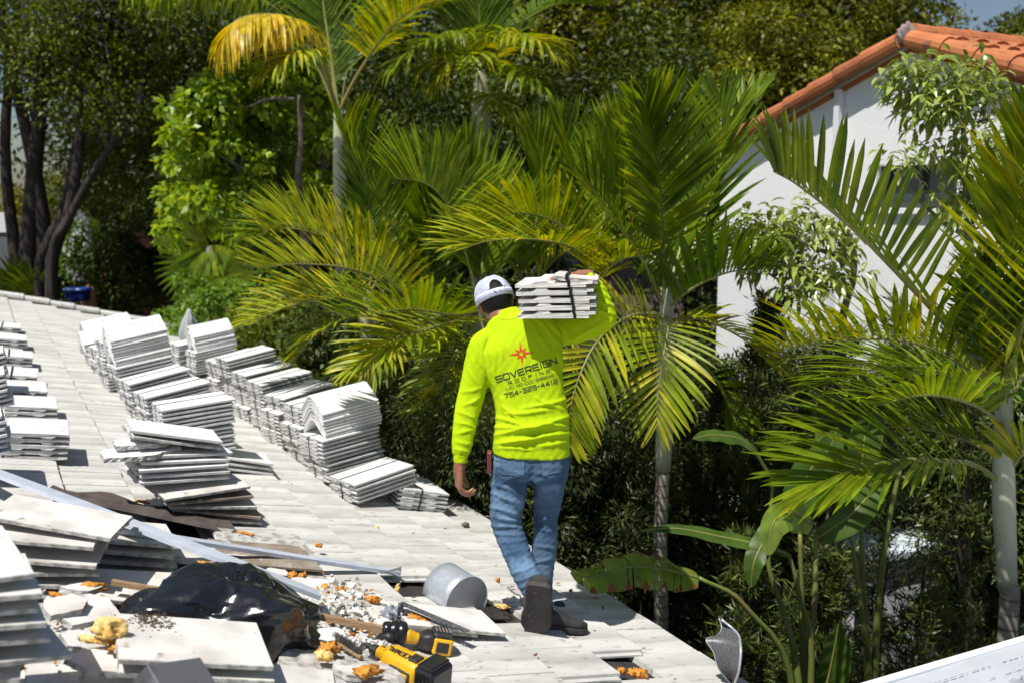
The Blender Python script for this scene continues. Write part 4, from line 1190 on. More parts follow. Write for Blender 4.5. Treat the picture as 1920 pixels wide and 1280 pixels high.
def fuse(parts, voxel, smooth=3, fac=.5):
    """one continuous surface out of overlapping closed shapes"""
    V = []; Fc = []
    for v, f in parts:
        b = len(V); V += [tuple(x) for x in v]; Fc += [tuple(i + b for i in q) for q in f]
    me = bpy.data.meshes.new('tmp'); me.from_pydata(V, [], Fc)
    o = bpy.data.objects.new('tmp', me); COL.objects.link(o)
    r = o.modifiers.new('r', 'REMESH'); r.mode = 'VOXEL'; r.voxel_size = voxel; r.adaptivity = 0
    s = o.modifiers.new('s', 'SMOOTH'); s.iterations = smooth; s.factor = fac
    dg = bpy.context.evaluated_depsgraph_get(); dg.update()
    em = o.evaluated_get(dg).to_mesh()
    n = len(em.vertices); A = np.empty(n * 3); em.vertices.foreach_get('co', A); A = A.reshape(-1, 3)
    Nn = np.empty(n * 3); em.vertices.foreach_get('normal', Nn); Nn = Nn.reshape(-1, 3)
    F2 = [tuple(p.vertices) for p in em.polygons]
    o.evaluated_get(dg).to_mesh_clear()
    bpy.data.objects.remove(o); bpy.data.meshes.remove(me)
    return A, Nn, F2
def projn(A):
    z = A[:, 2] - CAMZ
    d = A[:, 1] * CT - z * ST; u = A[:, 1] * ST + z * CT
    return 960 + F * A[:, 0] / d, 640 - F * u / d

FOOT = Rp(1050, 1172)
man = empty('person', Rp(1030, 1170), 'roofer seen from behind in neon yellow shirt and jeans, carrying tiles on his shoulder', 'person')
# ---- garment and body shapes from the same ring tables
torso = [(996, 849, 4.60, 73, .128, 2.5), (997, 824, 4.60, 71, .118, 2.4), (998, 792, 4.61, 69, .112, 2.3), (995, 760, 4.63, 67, .108, 2.3), (990, 730, 4.65, 67.5, .112, 2.3),
         (984, 700, 4.67, 72, .118, 2.3), (979, 670, 4.69, 77, .122, 2.3), (975, 645, 4.70, 78, .118, 2.3), (965, 622, 4.72, 72, .105, 2.2), (953, 604, 4.74, 50, .085, 2.1), (948, 591, 4.75, 31, .068, 2.0), (946, 586, 4.755, 27, .062, 2.0)]
armL = [(925, 636, 4.71, 26, .06), (908, 650, 4.70, 29, .06), (899, 680, 4.68, 28, .058), (890, 715, 4.66, 26, .055), (881, 750, 4.64, 25, .052), (873, 785, 4.61, 22.5, .047), (868, 818, 4.58, 20.5, .042), (864, 845, 4.56, 17, .036), (863, 856, 4.555, 13.5, .031), (863, 868, 4.55, 12.5, .029)]
armR = [(1000, 625, 4.72, 26, .065), (1030, 622, 4.73, 29, .062), (1060, 619, 4.75, 29, .058), (1092, 615, 4.71, 26, .053), (1120, 607, 4.68, 23, .05), (1136, 597, 4.67, 22, .047), (1134, 577, 4.77, 20, .042), (1126, 556, 4.75, 17, .038), (1117, 538, 4.73, 14, .034), (1110, 528, 4.72, 12, .030), (1103, 520, 4.71, 11.5, .028)]
# bend of the right elbow is tight: join two lofts
armR1 = armR[:6]; armR2 = [(1134, 606, 4.67, 21, .047), (1136, 592, 4.665, 20, .045), (1132, 572, 4.665, 18, .041), (1125, 553, 4.67, 15.5, .037), (1117, 536, 4.68, 13, .033), (1108, 525, 4.70, 12, .029), (1101, 518, 4.71, 11, .027)]
hips = [(996, 840, 4.60, 65, .104, 2.5), (996, 856, 4.60, 71, .118, 2.5), (995, 875, 4.60, 72, .122, 2.4), (993, 892, 4.60, 71, .118, 2.4)]
legL = [(958, 885, 4.60, 37, .095), (955, 915, 4.60, 36, .092), (951, 945, 4.59, 33.5, .083), (948, 970, 4.58, 30.5, .074), (954, 995, 4.56, 29, .067), (964, 1022, 4.52, 28, .065), (975, 1050, 4.47, 27, .063), (986, 1074, 4.43, 27, .060), (1001, 1096, 4.40, 29, .062), (1007, 1110, 4.39, 27, .056)]
legR = [(1028, 880, 4.61, 37, .095), (1027, 910, 4.62, 34, .090), (1027, 940, 4.63, 28, .080), (1023, 970, 4.64, 24, .071), (1023, 1000, 4.64, 24, .068), (1020, 1030, 4.63, 25, .065), (1017, 1060, 4.62, 24, .060), (1016, 1090, 4.60, 22, .055), (1016, 1120, 4.59, 22, .052), (1018, 1146, 4.58, 21, .050)]
def inset(rings, px, m, drop=0):
    return [(r[0], r[1], r[2], max(4, r[3] - px), max(.012, r[4] - m)) + tuple(r[5:]) for r in rings]

def fold(px, py, items):
    """sum of soft creases: (x0, y0, x1, y1, width_px, height_m)"""
    out = np.zeros_like(px)
    for (x0, y0, x1, y1, w, h) in items:
        dx, dy = x1 - x0, y1 - y0; L2 = dx * dx + dy * dy
        t = np.clip(((px - x0) * dx + (py - y0) * dy) / L2, -.15, 1.15)
        wob = np.sin(t * 5 + x0) * w * .35
        nx, ny = -dy / math.sqrt(L2), dx / math.sqrt(L2)
        d = (px - x0 - dx * t) * nx + (py - y0 - dy * t) * ny - wob
        e = (px - x0 - dx * np.clip(t, 0, 1)) * dx / math.sqrt(L2) + (py - y0 - dy * np.clip(t, 0, 1)) * dy / math.sqrt(L2)
        fade = np.sin(np.clip((t + .15) / 1.3, 0, 1) * math.pi) ** .7
        out += h * (.45 * np.exp(-(d / w) ** 2) + .75 * np.exp(-np.abs(d) / (w * .75))) * fade * np.exp(-(e / 18) ** 2)
    return out
# ---- shirt
A, Nn, Fs = fuse([loft_px(dense(torso)), loft_px(dense(armL)), loft_px(dense(armR1)), loft_px(dense(armR2))], .0065, 5)
px, py = projn(A)
back = (Nn[:, 1] < .3).astype(float)
its = [(935, 815, 1062, 782, 4, .012), (930, 800, 1040, 800, 3.5, .010), (934, 784, 1000, 800, 3.5, .010), (950, 828, 1066, 812, 4, .010), (932, 830, 1010, 822, 3.5, .008), (955, 775, 1030, 770, 4, .009), (985, 765, 1062, 748, 4, .008),
       (945, 762, 975, 790, 3, .008), (1000, 790, 1060, 800, 3.5, .008), (925, 838, 990, 843, 3, .005), (1010, 838, 1064, 826, 3, .006), (940, 745, 948, 775, 4, .006), (1005, 745, 1050, 768, 3.5, .007),
       (905, 640, 918, 712, 3, .007), (915, 650, 925, 720, 3, .006), (928, 655, 930, 715, 3.5, .005), (893, 660, 912, 705, 3, .007), (885, 675, 905, 720, 3, .006), (880, 695, 902, 730, 3, .006), (940, 640, 942, 700, 4, .004), (960, 700, 966, 770, 4, .004),
       (872, 760, 900, 745, 3, .006), (858, 772, 890, 782, 3, .006), (856, 790, 888, 800, 3, .006), (855, 812, 888, 806, 3, .006), (853, 828, 884, 832, 3, .005), (852, 842, 880, 846, 2.5, .005), (866, 735, 900, 728, 3, .005),
       (1010, 600, 1048, 645, 3, .006), (1025, 600, 1058, 640, 3, .006), (1042, 605, 1080, 636, 3, .005), (1070, 636, 1120, 616, 3, .006), (1085, 628, 1140, 600, 3, .006), (1110, 640, 1148, 600, 3, .005), (1000, 612, 1030, 660, 4, .004),
       (1118, 560, 1150, 575, 2.5, .006), (1116, 545, 1146, 560, 2.5, .006), (1108, 532, 1140, 545, 2.5, .006), (1104, 524, 1134, 532, 2.2, .005), (1112, 575, 1152, 592, 2.5, .006), (1045, 655, 1056, 690, 3, .005), (1030, 665, 1050, 720, 4, .004)]
dsp = fold(px, py, its)
fine = .0012 * np.sin(px * .35 + 2 * np.sin(py * .11)) * np.sin(py * .13 + px * .03)
# loose hem: flare
A2 = A + Nn * (dsp * back * 1.35 + dsp * (1 - back) * .3 + fine)[:, None]
# cuffs and hem cinch lines
for (cx, cy, r, dx_, dy_) in ((863, 853, 14, 0, 1), (1107, 524, 13, -.6, -.8)):
    d = (px - cx) * dx_ + (py - cy) * dy_
    near = np.exp(-(((px - cx) ** 2 + (py - cy) ** 2) / (22 ** 2)))
    A2 -= Nn * (.004 * np.exp(-(d / 2.2) ** 2) * near)[:, None]
M['shirt'] = mat('neon yellow knit', (.55, .75, .006), .85, (.46, .66, .004), 5, .35, .7, bump=.6, bscale=90, bump_dist=.0025, spec=.2)
def cloth_glow(m, f):
    N, L = nt(m); b = N["Principled BSDF"]; t = N.new("ShaderNodeBsdfTranslucent"); t.inputs[0].default_value = (.70, .92, .01, 1)
    x = N.new("ShaderNodeMixShader"); x.inputs[0].default_value = f; L.new(b.outputs[0], x.inputs[1]); L.new(t.outputs[0], x.inputs[2]); L.new(x.outputs[0], N["Material Output"].inputs[0])
cloth_glow(M['shirt'], .12)
shirt = obj('shirt', A2, Fs, M['shirt'], man, smooth=True)
# ---- jeans
legLd, legRd = dense(inset(legL, 1.5, .004)), dense(inset(legR, 1.5, .004))
A, Nn, Fj = fuse([loft_px(dense(hips)), loft_px(legLd), loft_px(legRd)], .0065, 4)
px, py = projn(A); back = (Nn[:, 1] < .3).astype(float)
its = [(925, 905, 975, 925, 3.5, .006), (922, 925, 980, 945, 3.5, .006), (920, 950, 975, 965, 3.5, .008), (922, 968, 975, 975, 3.5, .009), (925, 984, 975, 990, 3.5, .008), (930, 1000, 980, 1004, 3, .007), (935, 1018, 985, 1012, 3, .006), (945, 1040, 990, 1028, 3, .005),
       (960, 1075, 1000, 1062, 3, .006), (968, 1088, 1010, 1076, 3, .007), (975, 1100, 1020, 1088, 3, .006), (1002, 905, 1050, 890, 4, .005), (1003, 935, 1048, 922, 3.5, .006), (1004, 955, 1046, 948, 3.5, .006), (1004, 975, 1044, 966, 3.5, .006), (1004, 990, 1042, 996, 3, .005), (1000, 1020, 1042, 1030, 3, .005),
       (1000, 1055, 1040, 1046, 3, .005), (990, 880, 940, 905, 4, .005), (1002, 884, 1050, 900, 4, .005), (930, 870, 985, 892, 4, .004), (945, 1010, 975, 1050, 4, .005)]
dsp = fold(px, py, its)
crotch = -.012 * np.exp(-((px - 996) / 6.0) ** 2) * np.clip((py - 862) / 30, 0, 1) * (py < 930)
A2 = A + Nn * (dsp * (back * 1.1 + .2) + crotch + .0015 * np.sin(py * .5 + px * .2) * np.sin(px * .21))[:, None]
m = mat('blue denim', (.105, .17, .26), .9, (.048, .095, .17), 4.5, .38, .62, bump=.5, bscale=500, bump_dist=.001, spots=(.14, .235, .36), spot_scale=5, spot_thr=.56, spec=.15)
M['denim'] = m
jeans = obj('jeans', A2, Fj, m, man, smooth=True)
# ---- body (one surface): head, neck, trunk, limbs and hands
def head_frame():
    c = P(929, 566, 4.80)
    yaw, pitch, roll = R_(16), R_(-24), R_(-12)
    q = Matrix.Rotation(yaw, 3, 'Z') @ Matrix.Rotation(roll, 3, 'Y') @ Matrix.Rotation(pitch, 3, 'X')
    return Matrix.Translation(c) @ q.to_4x4()
HM = head_frame()
def hl(c, r, sub=3): return ellipsoid(c, r, HM, sub)
head = [hl((0, -.012, .03), (.074, .092, .088)), hl((0, .012, -.03), (.066, .075, .07)), hl((0, .04, -.075), (.046, .048, .038)), hl((0, .035, .0), (.06, .062, .08)),
        hl((0, .098, -.022), (.012, .016, .02), 2), hl((0, .088, .002), (.009, .014, .022), 2), hl((.028, .078, .028), (.028, .014, .010), 2), hl((-.028, .078, .028), (.028, .014, .010), 2),
        hl((0, .086, -.058), (.022, .010, .005), 2), hl((0, .084, -.068), (.019, .010, .006), 2), hl((.03, .074, -.02), (.02, .016, .02), 2), hl((-.03, .074, -.02), (.02, .016, .02), 2),
        hl((.029, .077, .010), (.012, .009, .008), 2), hl((-.029, .077, .010), (.012, .009, .008), 2), hl((0, .078, -.098), (.018, .016, .014), 2)]
for sx in (-1, 1):
    head += [hl((sx * .077, .0, -.008), (.009, .019, .031), 2), hl((sx * .084, -.008, .004), (.006, .013, .02), 2), hl((sx * .074, .012, -.034), (.008, .009, .011), 2)]
neck = chain([HM @ Vector((0, -.015, -.02)), HM @ Vector((0, -.03, -.09)), P(944, 598, 4.75), P(952, 625, 4.71)], [.056, .056, .062, .075], 20)
def hand(wr, fwd, palm_n, lat, curls, spread, scale=1.0, thumb=(0.5, .6)):
    """fwd: wrist to knuckles, palm_n: out of the palm, lat: towards the thumb side"""
    parts = []
    fwd, palm_n, lat = fwd.normalized(), palm_n.normalized(), lat.normalized()
    s = scale
    for i, off in enumerate((.030, .010, -.010, -.028)):
        parts.append(chain([wr + lat * off * .5 * s, wr + fwd * .045 * s + lat * off * .85 * s, wr + fwd * .088 * s + lat * off * s], [.015 * s, .015 * s, .0115 * s], 12))
    parts.append(chain([wr - fwd * .03 * s, wr + fwd * .02 * s], [.024 * s, .025 * s], 14))
    lens = [(.040, .026, .021), (.044, .029, .022), (.041, .027, .021), (.032, .021, .018)]
    for i, off in enumerate((.031, .0105, -.0105, -.030)):
        p = wr + fwd * (.088 - abs(i - 1) * .003) * s + lat * off * s
        d = (fwd + lat * spread * (1.5 - i) * .5).normalized(); pts = [p]
        ax = d.cross(palm_n).normalized()
        for j, l in enumerate(lens[i]):
            q = Matrix.Rotation(curls[i] * (1.0, 1.2, .8)[j], 3, ax); d = q @ d; pn = q @ palm_n
            p = p + d * l * s; pts.append(p)
        parts.append(chain(pts, [.0098 * s, .0094 * s, .0086 * s, .0074 * s], 12))
    p = wr + fwd * .02 * s + lat * .026 * s + palm_n * .006 * s
    d = (fwd * .75 + lat * thumb[0] + palm_n * thumb[1]).normalized()
    d2 = (fwd * 1.0 + lat * .15 * thumb[0] + palm_n * thumb[1] * .9).normalized()
    parts.append(chain([p, p + d * .042 * s, p + d * .042 * s + d2 * .032 * s, p + d * .042 * s + d2 * .056 * s], [.0135 * s, .0118 * s, .0108 * s, .008 * s], 12))
    return parts
wl = P(861, 876, 4.55)
hL = hand(wl, Vector((-.02, .02, -1)), Vector((.9, .35, -.05)), Vector((-.25, .95, 0)), [.42, .6, .7, .75], .08, 1.08, (.35, .55))
wr_ = P(1094, 516, 4.71)
hR = hand(wr_, Vector((-1, -.28, -.02)), Vector((0, .08, -1)), Vector((.25, -.95, .0)), [.10, .12, .14, .16], .25, 1.02, (.30, .18))
body_parts = head + [neck, loft_px(dense(inset(torso, 7, .014))), loft_px(dense(inset(armL[:-2], 7, .013) + [(863, 862, 4.555, 9, .022), (862, 880, 4.55, 8.8, .020)])),
              loft_px(dense(inset(armR1, 7, .013))), loft_px(dense(inset(armR2[:-1], 6, .010) + [(1100, 517, 4.715, 8.5, .019), (1090, 515, 4.71, 9, .019)])),
              loft_px(dense(inset(hips[:3], 9, .02))), loft_px(dense(inset(legL, 12, .022) + [(1006, 1112, 4.385, 12, .03), (1004, 1128, 4.38, 11, .026)])), loft_px(dense(inset(legR, 12, .022) + [(1018, 1158, 4.575, 13, .035), (1024, 1166, 4.575, 13, .03)]))] + hL + hR
A, Nn, Fb = fuse(body_parts, .0042, 2)
M['skin'] = mat('tanned skin', (.34, .155, .085), .5, (.27, .11, .06), 14, .4, .65, bump=.25, bscale=160, bump_dist=.001)
obj('body', A, Fb, M['skin'], man, smooth=True)
# eyes
for sx in (-1, 1):
    V, Fc = ellipsoid((sx * .029, .0845, .011), (.0085, .006, .005), HM, 2)
    obj('eye', V, Fc, mat('eye', (.7, .68, .64), .2), man, smooth=True)
# ---- hair
V, Fc = ellipsoid((0, -.020, .012), (.0775, .092, .098), None, 5)
V2 = []
for v in V:
    n_ = 1 + .018 * soft_noise(v.x * 60, v.y * 60, v.z * 30, 1) + .022 * abs(math.sin(v.x * 260 + 3 * math.sin(v.z * 60))) * (v.z < .05)
    v = Vector((v.x * n_, (v.y + .02) * n_ - .02, v.z * n_))
    # hairline: front of the ears and the nape
    if v.y > .035: v.y = .035 + (v.y - .035) * .2; v.x *= .93
    low = -.074 + max(0, v.y + .01) * .7
    if v.z < low: v.z = low + (v.z - low) * .22; v.x *= .88; v.y = v.y * .90 + .004
    V2.append(HM @ v)
obj('hair', V2, Fc, mat('black hair', (.006, .005, .005), .6, (.014, .012, .011), 90, spec=.25, bump=1.0, bscale=150, bump_dist=.004, stretch=(1, 1, .2)), man, smooth=True)
# ---- cap worn backwards-facing opening: dome with an arched gap at the back and a strap
M['capc'] = mat('white cap fabric', (.52, .55, .67), .8, (.42, .45, .60), 30, .4, .6, bump=.5, bscale=700, bump_dist=.0012)
V = []; Fc = []; nu, nv = 72, 26
def dome(th, el, k=1.0):
    r = .093 * k
    ce = max(0.0, math.cos(el)) ** .8; x = ce * math.sin(th) * .092 * k; y = -ce * math.cos(th) * .109 * k - .002; z = .010 + math.sin(el) * .112 * k
    return Vector((x, y, z))
for j in range(nv + 1):
    for i in range(nu):
        V.append(HM @ dome(2 * math.pi * i / nu, math.pi / 2 * j / nv))
def in_gap(i, j):
    th = (i + .5) / nu * 2 * math.pi
    if th > math.pi: th -= 2 * math.pi
    el = (j + .5) / nv * 90
    x = th * .10 / .040; y = (el - 13) / 27
    return el > 12 and x * x + max(0, y) ** 2 < 1
for j in range(nv):
    for i in range(nu):
        if in_gap(i, j): continue
        Fc.append((j * nu + i, j * nu + (i + 1) % nu, (j + 1) * nu + (i + 1) % nu, (j + 1) * nu + i))
cap = obj('cap', V, Fc, M['capc'], man, smooth=True)
md = cap.modifiers.new('s', 'SOLIDIFY'); md.thickness = .0028; md.offset = 1
# band, arch piping, button, brim
M['cap_band'] = mat('white cap band', (.68, .70, .80), .7, bump=.2, bscale=300)
def ribbon(pts, w, name, m, par, lift=.002, up=None):
    V = []
    for a in pts: V.append(a)
    return V
mbp = MB()
V = []; n = 72
for i in range(n):
    th = 2 * math.pi * i / n
    for el, k in ((-.02, 1.03), (.22, 1.035)):
        V.append(HM @ dome(th, max(el, 0), k) + (HM.to_3x3() @ Vector((0, 0, -.012 if el < 0 else 0))))
Fc = [(2 * i, 2 * ((i + 1) % n), 2 * ((i + 1) % n) + 1, 2 * i + 1) for i in range(n)]
bd = obj('band', V, Fc, M['cap_band'], cap, smooth=True); bd.modifiers.new('s', 'SOLIDIFY').thickness = .002
arch = []
for k in range(25):
    a = math.pi * k / 24
    arch.append(HM @ dome(math.cos(a) * .042 / .10, R_(13 + 28 * math.sin(a)), 1.035))
V, Fc = tube(arch, .0042, 8); obj('arch_piping', V, Fc, M['cap_band'], cap, smooth=True)
for s_ in range(6):
    th = math.pi * 2 * (s_ + .5) / 6
    pts = [HM @ dome(th, R_(el), 1.034) for el in range(14, 90, 6)]
    V, Fc = tube(pts, .0016, 6); obj('seam', V, Fc, M['cap_band'], cap, smooth=True)
V, Fc = ellipsoid((0, -.002, .125), (.008, .008, .004), HM, 2); obj('button', V, Fc, M['cap_band'], cap, smooth=True)
V = []; nb = 20
for r_ in range(5):
    for i in range(nb + 1):
        a = math.pi * (.10 + .80 * i / nb); k = r_ / 4
        x = math.cos(a) * (.084 + .0 * k); y = math.sin(a) * (.100 + .072 * k * math.sin(a) ** .3)
        V.append(HM @ Vector((x * (1 - .04 * k), y, .012 - .030 * (x / .084) ** 2 * (.6 + k) - .012 * k)))
Fc = [(r_ * (nb + 1) + i, r_ * (nb + 1) + i + 1, (r_ + 1) * (nb + 1) + i + 1, (r_ + 1) * (nb + 1) + i) for r_ in range(4) for i in range(nb)]
br = obj('brim', V, Fc, mat('grey cap brim', (.42, .43, .46), .8), cap, smooth=True); br.modifiers.new('s', 'SOLIDIFY').thickness = .003
# ---- shoes
def shoe(fm, label=None):
    """local y heel to toe (.29), z up, sole at z = 0"""
    sec = [(-.145, .024, .05), (-.135, .034, .075), (-.10, .038, .088), (-.06, .036, .085), (-.02, .036, .070), (.02, .041, .060), (.06, .047, .052), (.10, .046, .046), (.13, .034, .040), (.146, .018, .034)]
    secd = []
    A = np.array(sec); 
    for i in range(len(sec) - 1):
        for j in range(3):
            secd.append(tuple(A[i] + (A[i + 1] - A[i]) * j / 3))
    secd.append(sec[-1])
    def lf(z0, scale_h, grow):
        V = []; seg = 20
        for (y, w, h) in secd:
            for k in range(seg):
                a = 2 * math.pi * k / seg; c, s = math.cos(a), math.sin(a)
                hh = h * scale_h
                off = .006 * math.sin((y + .14) * 9)
                V.append(fm @ Vector((off + (w + grow) * math.copysign(abs(c) ** .8, c), y * (1 + grow * 3), z0 + hh / 2 + hh / 2 * math.copysign(abs(s) ** .7, s))))
        n = len(secd)
        Fc = [(i * seg + k, i * seg + (k + 1) % seg, (i + 1) * seg + (k + 1) % seg, (i + 1) * seg + k) for i in range(n - 1) for k in range(seg)]
        Fc += [tuple(range(seg - 1, -1, -1)), tuple(range((n - 1) * seg, n * seg))]
        return V, Fc
    V, Fc = lf(.014, 1, 0)
    sh = obj('shoe', V, Fc, M['shoe'], man, smooth=True)
    if label: sh['label'] = label
    V = []; seg = len(secd)
    for z, gr in ((0, .001), (.004, .004), (.022, .005), (.026, .003)):
        for sgn in (1, -1):
            rng_ = secd if sgn == 1 else secd[::-1]
            for (y, w, h) in rng_:
                V.append(fm @ Vector((.006 * math.sin((y + .14) * 9) + sgn * (w + gr), y * 1.02 + .0, z)))
    m_ = 2 * seg
    Fc = [(r_ * m_ + i, r_ * m_ + (i + 1) % m_, (r_ + 1) * m_ + (i + 1) % m_, (r_ + 1) * m_ + i) for r_ in range(3) for i in range(m_)]
    Fc += [tuple(range(m_ - 1, -1, -1)), tuple(range(3 * m_, 4 * m_))]
    obj('sole', V, Fc, M['sole'], sh)
    mb = MB()
    for k in range(5):
        y = .02 - k * .018
        mb.tube([fm @ Vector((-.02, y, .078 + k * .006)), fm @ Vector((0, y + .004, .085 + k * .006)), fm @ Vector((.02, y, .078 + k * .006))], .0022, 5)
    mb.build('laces', M['blackp'], sh)
    return sh
M['shoe'] = mat('black suede shoe', (.022, .022, .024), .85, (.042, .042, .044), 12, .45, .65, bump=.6, bscale=200)
M['sole'] = mat('worn rubber sole', (.060, .055, .052), .9, (.035, .033, .032), 10, .4, .6, bump=1.0, bscale=160, bump_dist=.003, spots=(.24, .20, .16), spot_scale=70, spot_thr=.63)
# lifted left shoe: toe on the roof, heel up, sole towards the viewer
toe = Rp(1000, 1186, .0)
heel = P(1009, 1098, 4.295)
Y = (toe - heel).normalized()
toe2 = toe + Vector((0, 0, .004)); L = (toe - heel).length
Zs = Vector((.10, 1, .12)); Zs = (Zs - Y * Zs.dot(Y)).normalized(); X = Y.cross(Zs).normalized()
Mx = Matrix(((X.x, Y.x, Zs.x, 0), (X.y, Y.y, Zs.y, 0), (X.z, Y.z, Zs.z, 0), (0, 0, 0, 1)))
ctr = (toe2 + heel) / 2
k = L / .30
fmL = Matrix.Translation(ctr) @ Mx @ Matrix.Diagonal((1.42, k, 1.05, 1))
shoe(fmL, 'lifted left shoe showing its dusty worn sole')
a, b = Rp(1004, 1176, .0), Rp(1092, 1184, .0)
Y = (b - a).normalized(); Z = Nv.copy(); X = Y.cross(Z).normalized(); k = (b - a).length / .29
Mx = Matrix(((X.x, Y.x, Z.x, 0), (X.y, Y.y, Z.y, 0), (X.z, Y.z, Z.z, 0), (0, 0, 0, 1)))
shoe(Matrix.Translation((a + b) / 2 + Nv * .003) @ Mx @ Matrix.Diagonal((.95, max(k, .95), .95, 1)))
# lace trailing to the left
mb = MB(); pts = [P(951, 1099, 4.42), P(958, 1106, 4.41), P(966, 1112, 4.40), P(975, 1116, 4.38), P(978, 1130, 4.37), P(982, 1138, 4.37)]
V, Fc = tube(spline(pts, 16), .0028, 6); obj('lace', V, Fc, M['blackp'], man, smooth=True)

# ---- print, pockets and seams laid on the cloth
def bvh_of(o):
    me = o.data; org = WORG[o.name]
    return BVHTree.FromPolygons([v.co + org for v in me.vertices], [tuple(p.vertices) for p in me.polygons])
camP = Vector((0, 0, CAMZ))
def conform(bv, pts, off):
    out = []
    for (x, y) in pts:
        d = ray(x, y).normalized()
        h, nr, _, _ = bv.ray_cast(camP, d)
        if h is None: out.append(None); continue
        if nr.dot(d) > 0: nr = -nr
        out.append(h - d * .0006 + nr * off)
    return out
bvS, bvJ = bvh_of(shirt), bvh_of(jeans)
def lay(bv, quads, name, m, par, off=.0016):
    V = []; Fc = []
    for q in quads:
        c = conform(bv, q, off)
        if any(x is None for x in c): continue
        b_ = len(V); V += c; Fc.append(tuple(range(b_, b_ + len(c))))
    return obj(name, V, Fc, m, par)
M['shirt_ink'] = mat('black screen print', (.012, .03, .02), .8)
def text_px(txt, x0, y0, x1, y1, h, sw, gapf):
    d = Vector((x1 - x0, y1 - y0)); L = d.length; t = d / L; u = Vector((t.y, -t.x))
    # find the letter width that fills the length
    k = sum(WID_.get(c, 1) for c in txt); gaps = len(txt) - 1
    w = (L) / (k + gaps * gapf); qs, _ = strokes(txt, h, w, w * gapf, sw, .3)
    return [[(x0 + t.x * p.x + u.x * p.y, y0 + t.y * p.x + u.y * p.y) for p in q] for q in qs]
lay(bvS, text_px('SOVEREIGN', 932, 716, 1044.5, 680.5, 10.6, 2.0, .30), 'company_name', M['shirt_ink'], shirt)
lay(bvS, text_px('ROOFING', 954, 720.3, 1031.5, 696.3, 5.4, 1.1, 1.0), 'trade_name', M['shirt_ink'], shirt)
lay(bvS, text_px('LIC. NO CCC1336048', 949.5, 730.4, 1038.5, 704.9, 4.7, .85, .34), 'licence_number', M['shirt_ink'], shirt)
lay(bvS, text_px('754-329-4412', 947.5, 745.6, 1045.5, 717, 7.8, 1.4, .36), 'phone_number', M['shirt_ink'], shirt)
# compass star
star = []; star2 = []
cx, cy = 977, 662.5
tips = [(-96, 24), (-6, 25.5), (83, 24), (174, 25), (-51, 15), (35, 14.5), (125, 14), (215, 14)]
for ang, r in tips:
    a = R_(ang); tip = (cx + r * math.cos(a), cy + r * math.sin(a))
    i1 = 6.0; base = (cx + i1 * .55 * math.cos(a), cy + i1 * .55 * math.sin(a))
    for sg, lst in ((1, star), (-1, star2)):
        w = (cx + i1 * math.cos(a + sg * .42), cy + i1 * math.sin(a + sg * .42))
        n = 5
        for k in range(n):
            t0, t1 = k / n, (k + 1) / n
            lp = lambda p, q, t: (p[0] + (q[0] - p[0]) * t, p[1] + (q[1] - p[1]) * t)
            lst.append([lp(base, tip, t0), lp(base, tip, t1), lp(w, tip, t1), lp(w, tip, t0)])
lay(bvS, star + star2, 'star_emblem', mat('red print', (.72, .045, .012), .7), shirt)
# small lettering on the left sleeve, seen edge on
# jeans pockets: grids with a stitched border
def grid_patch(bv, c4, n=10, off=.003):
    out = []
    for i in range(n):
        for j in range(n):
            q = []
            for (a, b) in ((i, j), (i + 1, j), (i + 1, j + 1), (i, j + 1)):
                u, v = a / n, b / n
                x = (c4[0][0] * (1 - u) + c4[1][0] * u) * (1 - v) + (c4[3][0] * (1 - u) + c4[2][0] * u) * v
                y = (c4[0][1] * (1 - u) + c4[1][1] * u) * (1 - v) + (c4[3][1] * (1 - u) + c4[2][1] * u) * v
                q.append((x, y))
            out.append(q)
    return out
M['denim2'] = mat('denim pocket', (.12, .19, .29), .9, (.07, .13, .21), 7, .35, .65, bump=.5, bscale=500, bump_dist=.001, spec=.15)
M['stitch'] = mat('seam thread', (.055, .085, .14), .9)
for c4 in ([(939, 853), (984, 858), (983, 893), (940, 888)], [(1014, 857), (1056, 850), (1052, 884), (1016, 892)]):
    pk_ = lay(bvJ, grid_patch(bvJ, c4), 'back_pocket', M['denim2'], jeans, .0035)
def seam(bv, pts, w, name, m, par, off=.0045):
    qs = []
    pts = [Vector(p) for p in pts]
    for a, b in zip(pts[:-1], pts[1:]):
        t = (b - a).normalized(); n_ = Vector((-t.y, t.x)) * w / 2; k = max(1, int((b - a).length / 3))
        for i in range(k):
            p, q = a.lerp(b, i / k), a.lerp(b, (i + 1) / k)
            qs.append([tuple(p - n_), tuple(q - n_), tuple(q + n_), tuple(p + n_)])
    return lay(bv, qs, name, m, par, off)
seam(bvJ, [(939, 853), (984, 858), (983, 893), (961, 899), (940, 888), (939, 853)], 1.1, 'pocket_stitching', M['stitch'], jeans)
seam(bvJ, [(1014, 857), (1056, 850), (1052, 884), (1034, 892), (1016, 892), (1014, 857)], 1.1, 'pocket_stitching', M['stitch'], jeans)
seam(bvJ, [(999, 850), (998, 870), (997, 890)], 1.3, 'centre_seam', M['stitch'], jeans, .003)
seam(bvJ, [(930, 862), (996, 872), (1062, 858)], 1.0, 'yoke_seam', M['stitch'], jeans, .003)
seam(bvJ, [(1010, 838), (1010, 856)], 3.0, 'belt_loop', M['denim'], jeans, .006)
# paint spots
for (x, y) in ((947, 933), (963, 1004), (950, 890), (945, 895)):
    pass
mbq = []
for (x, y, r) in ((946, 934, 2.6), (963, 1003, 2.2), (934, 948, 1.6), (950, 868, 2.2), (943, 895, 1.8), (926, 960, 1.8)):
    mbq.append([(x - r, y - r * .4), (x + r * .3, y - r), (x + r, y + r * .2), (x - r * .2, y + r)])
lay(bvJ, mbq, 'paint_spots', mat('dried paint', (.22, .24, .12), .8), jeans, .002)
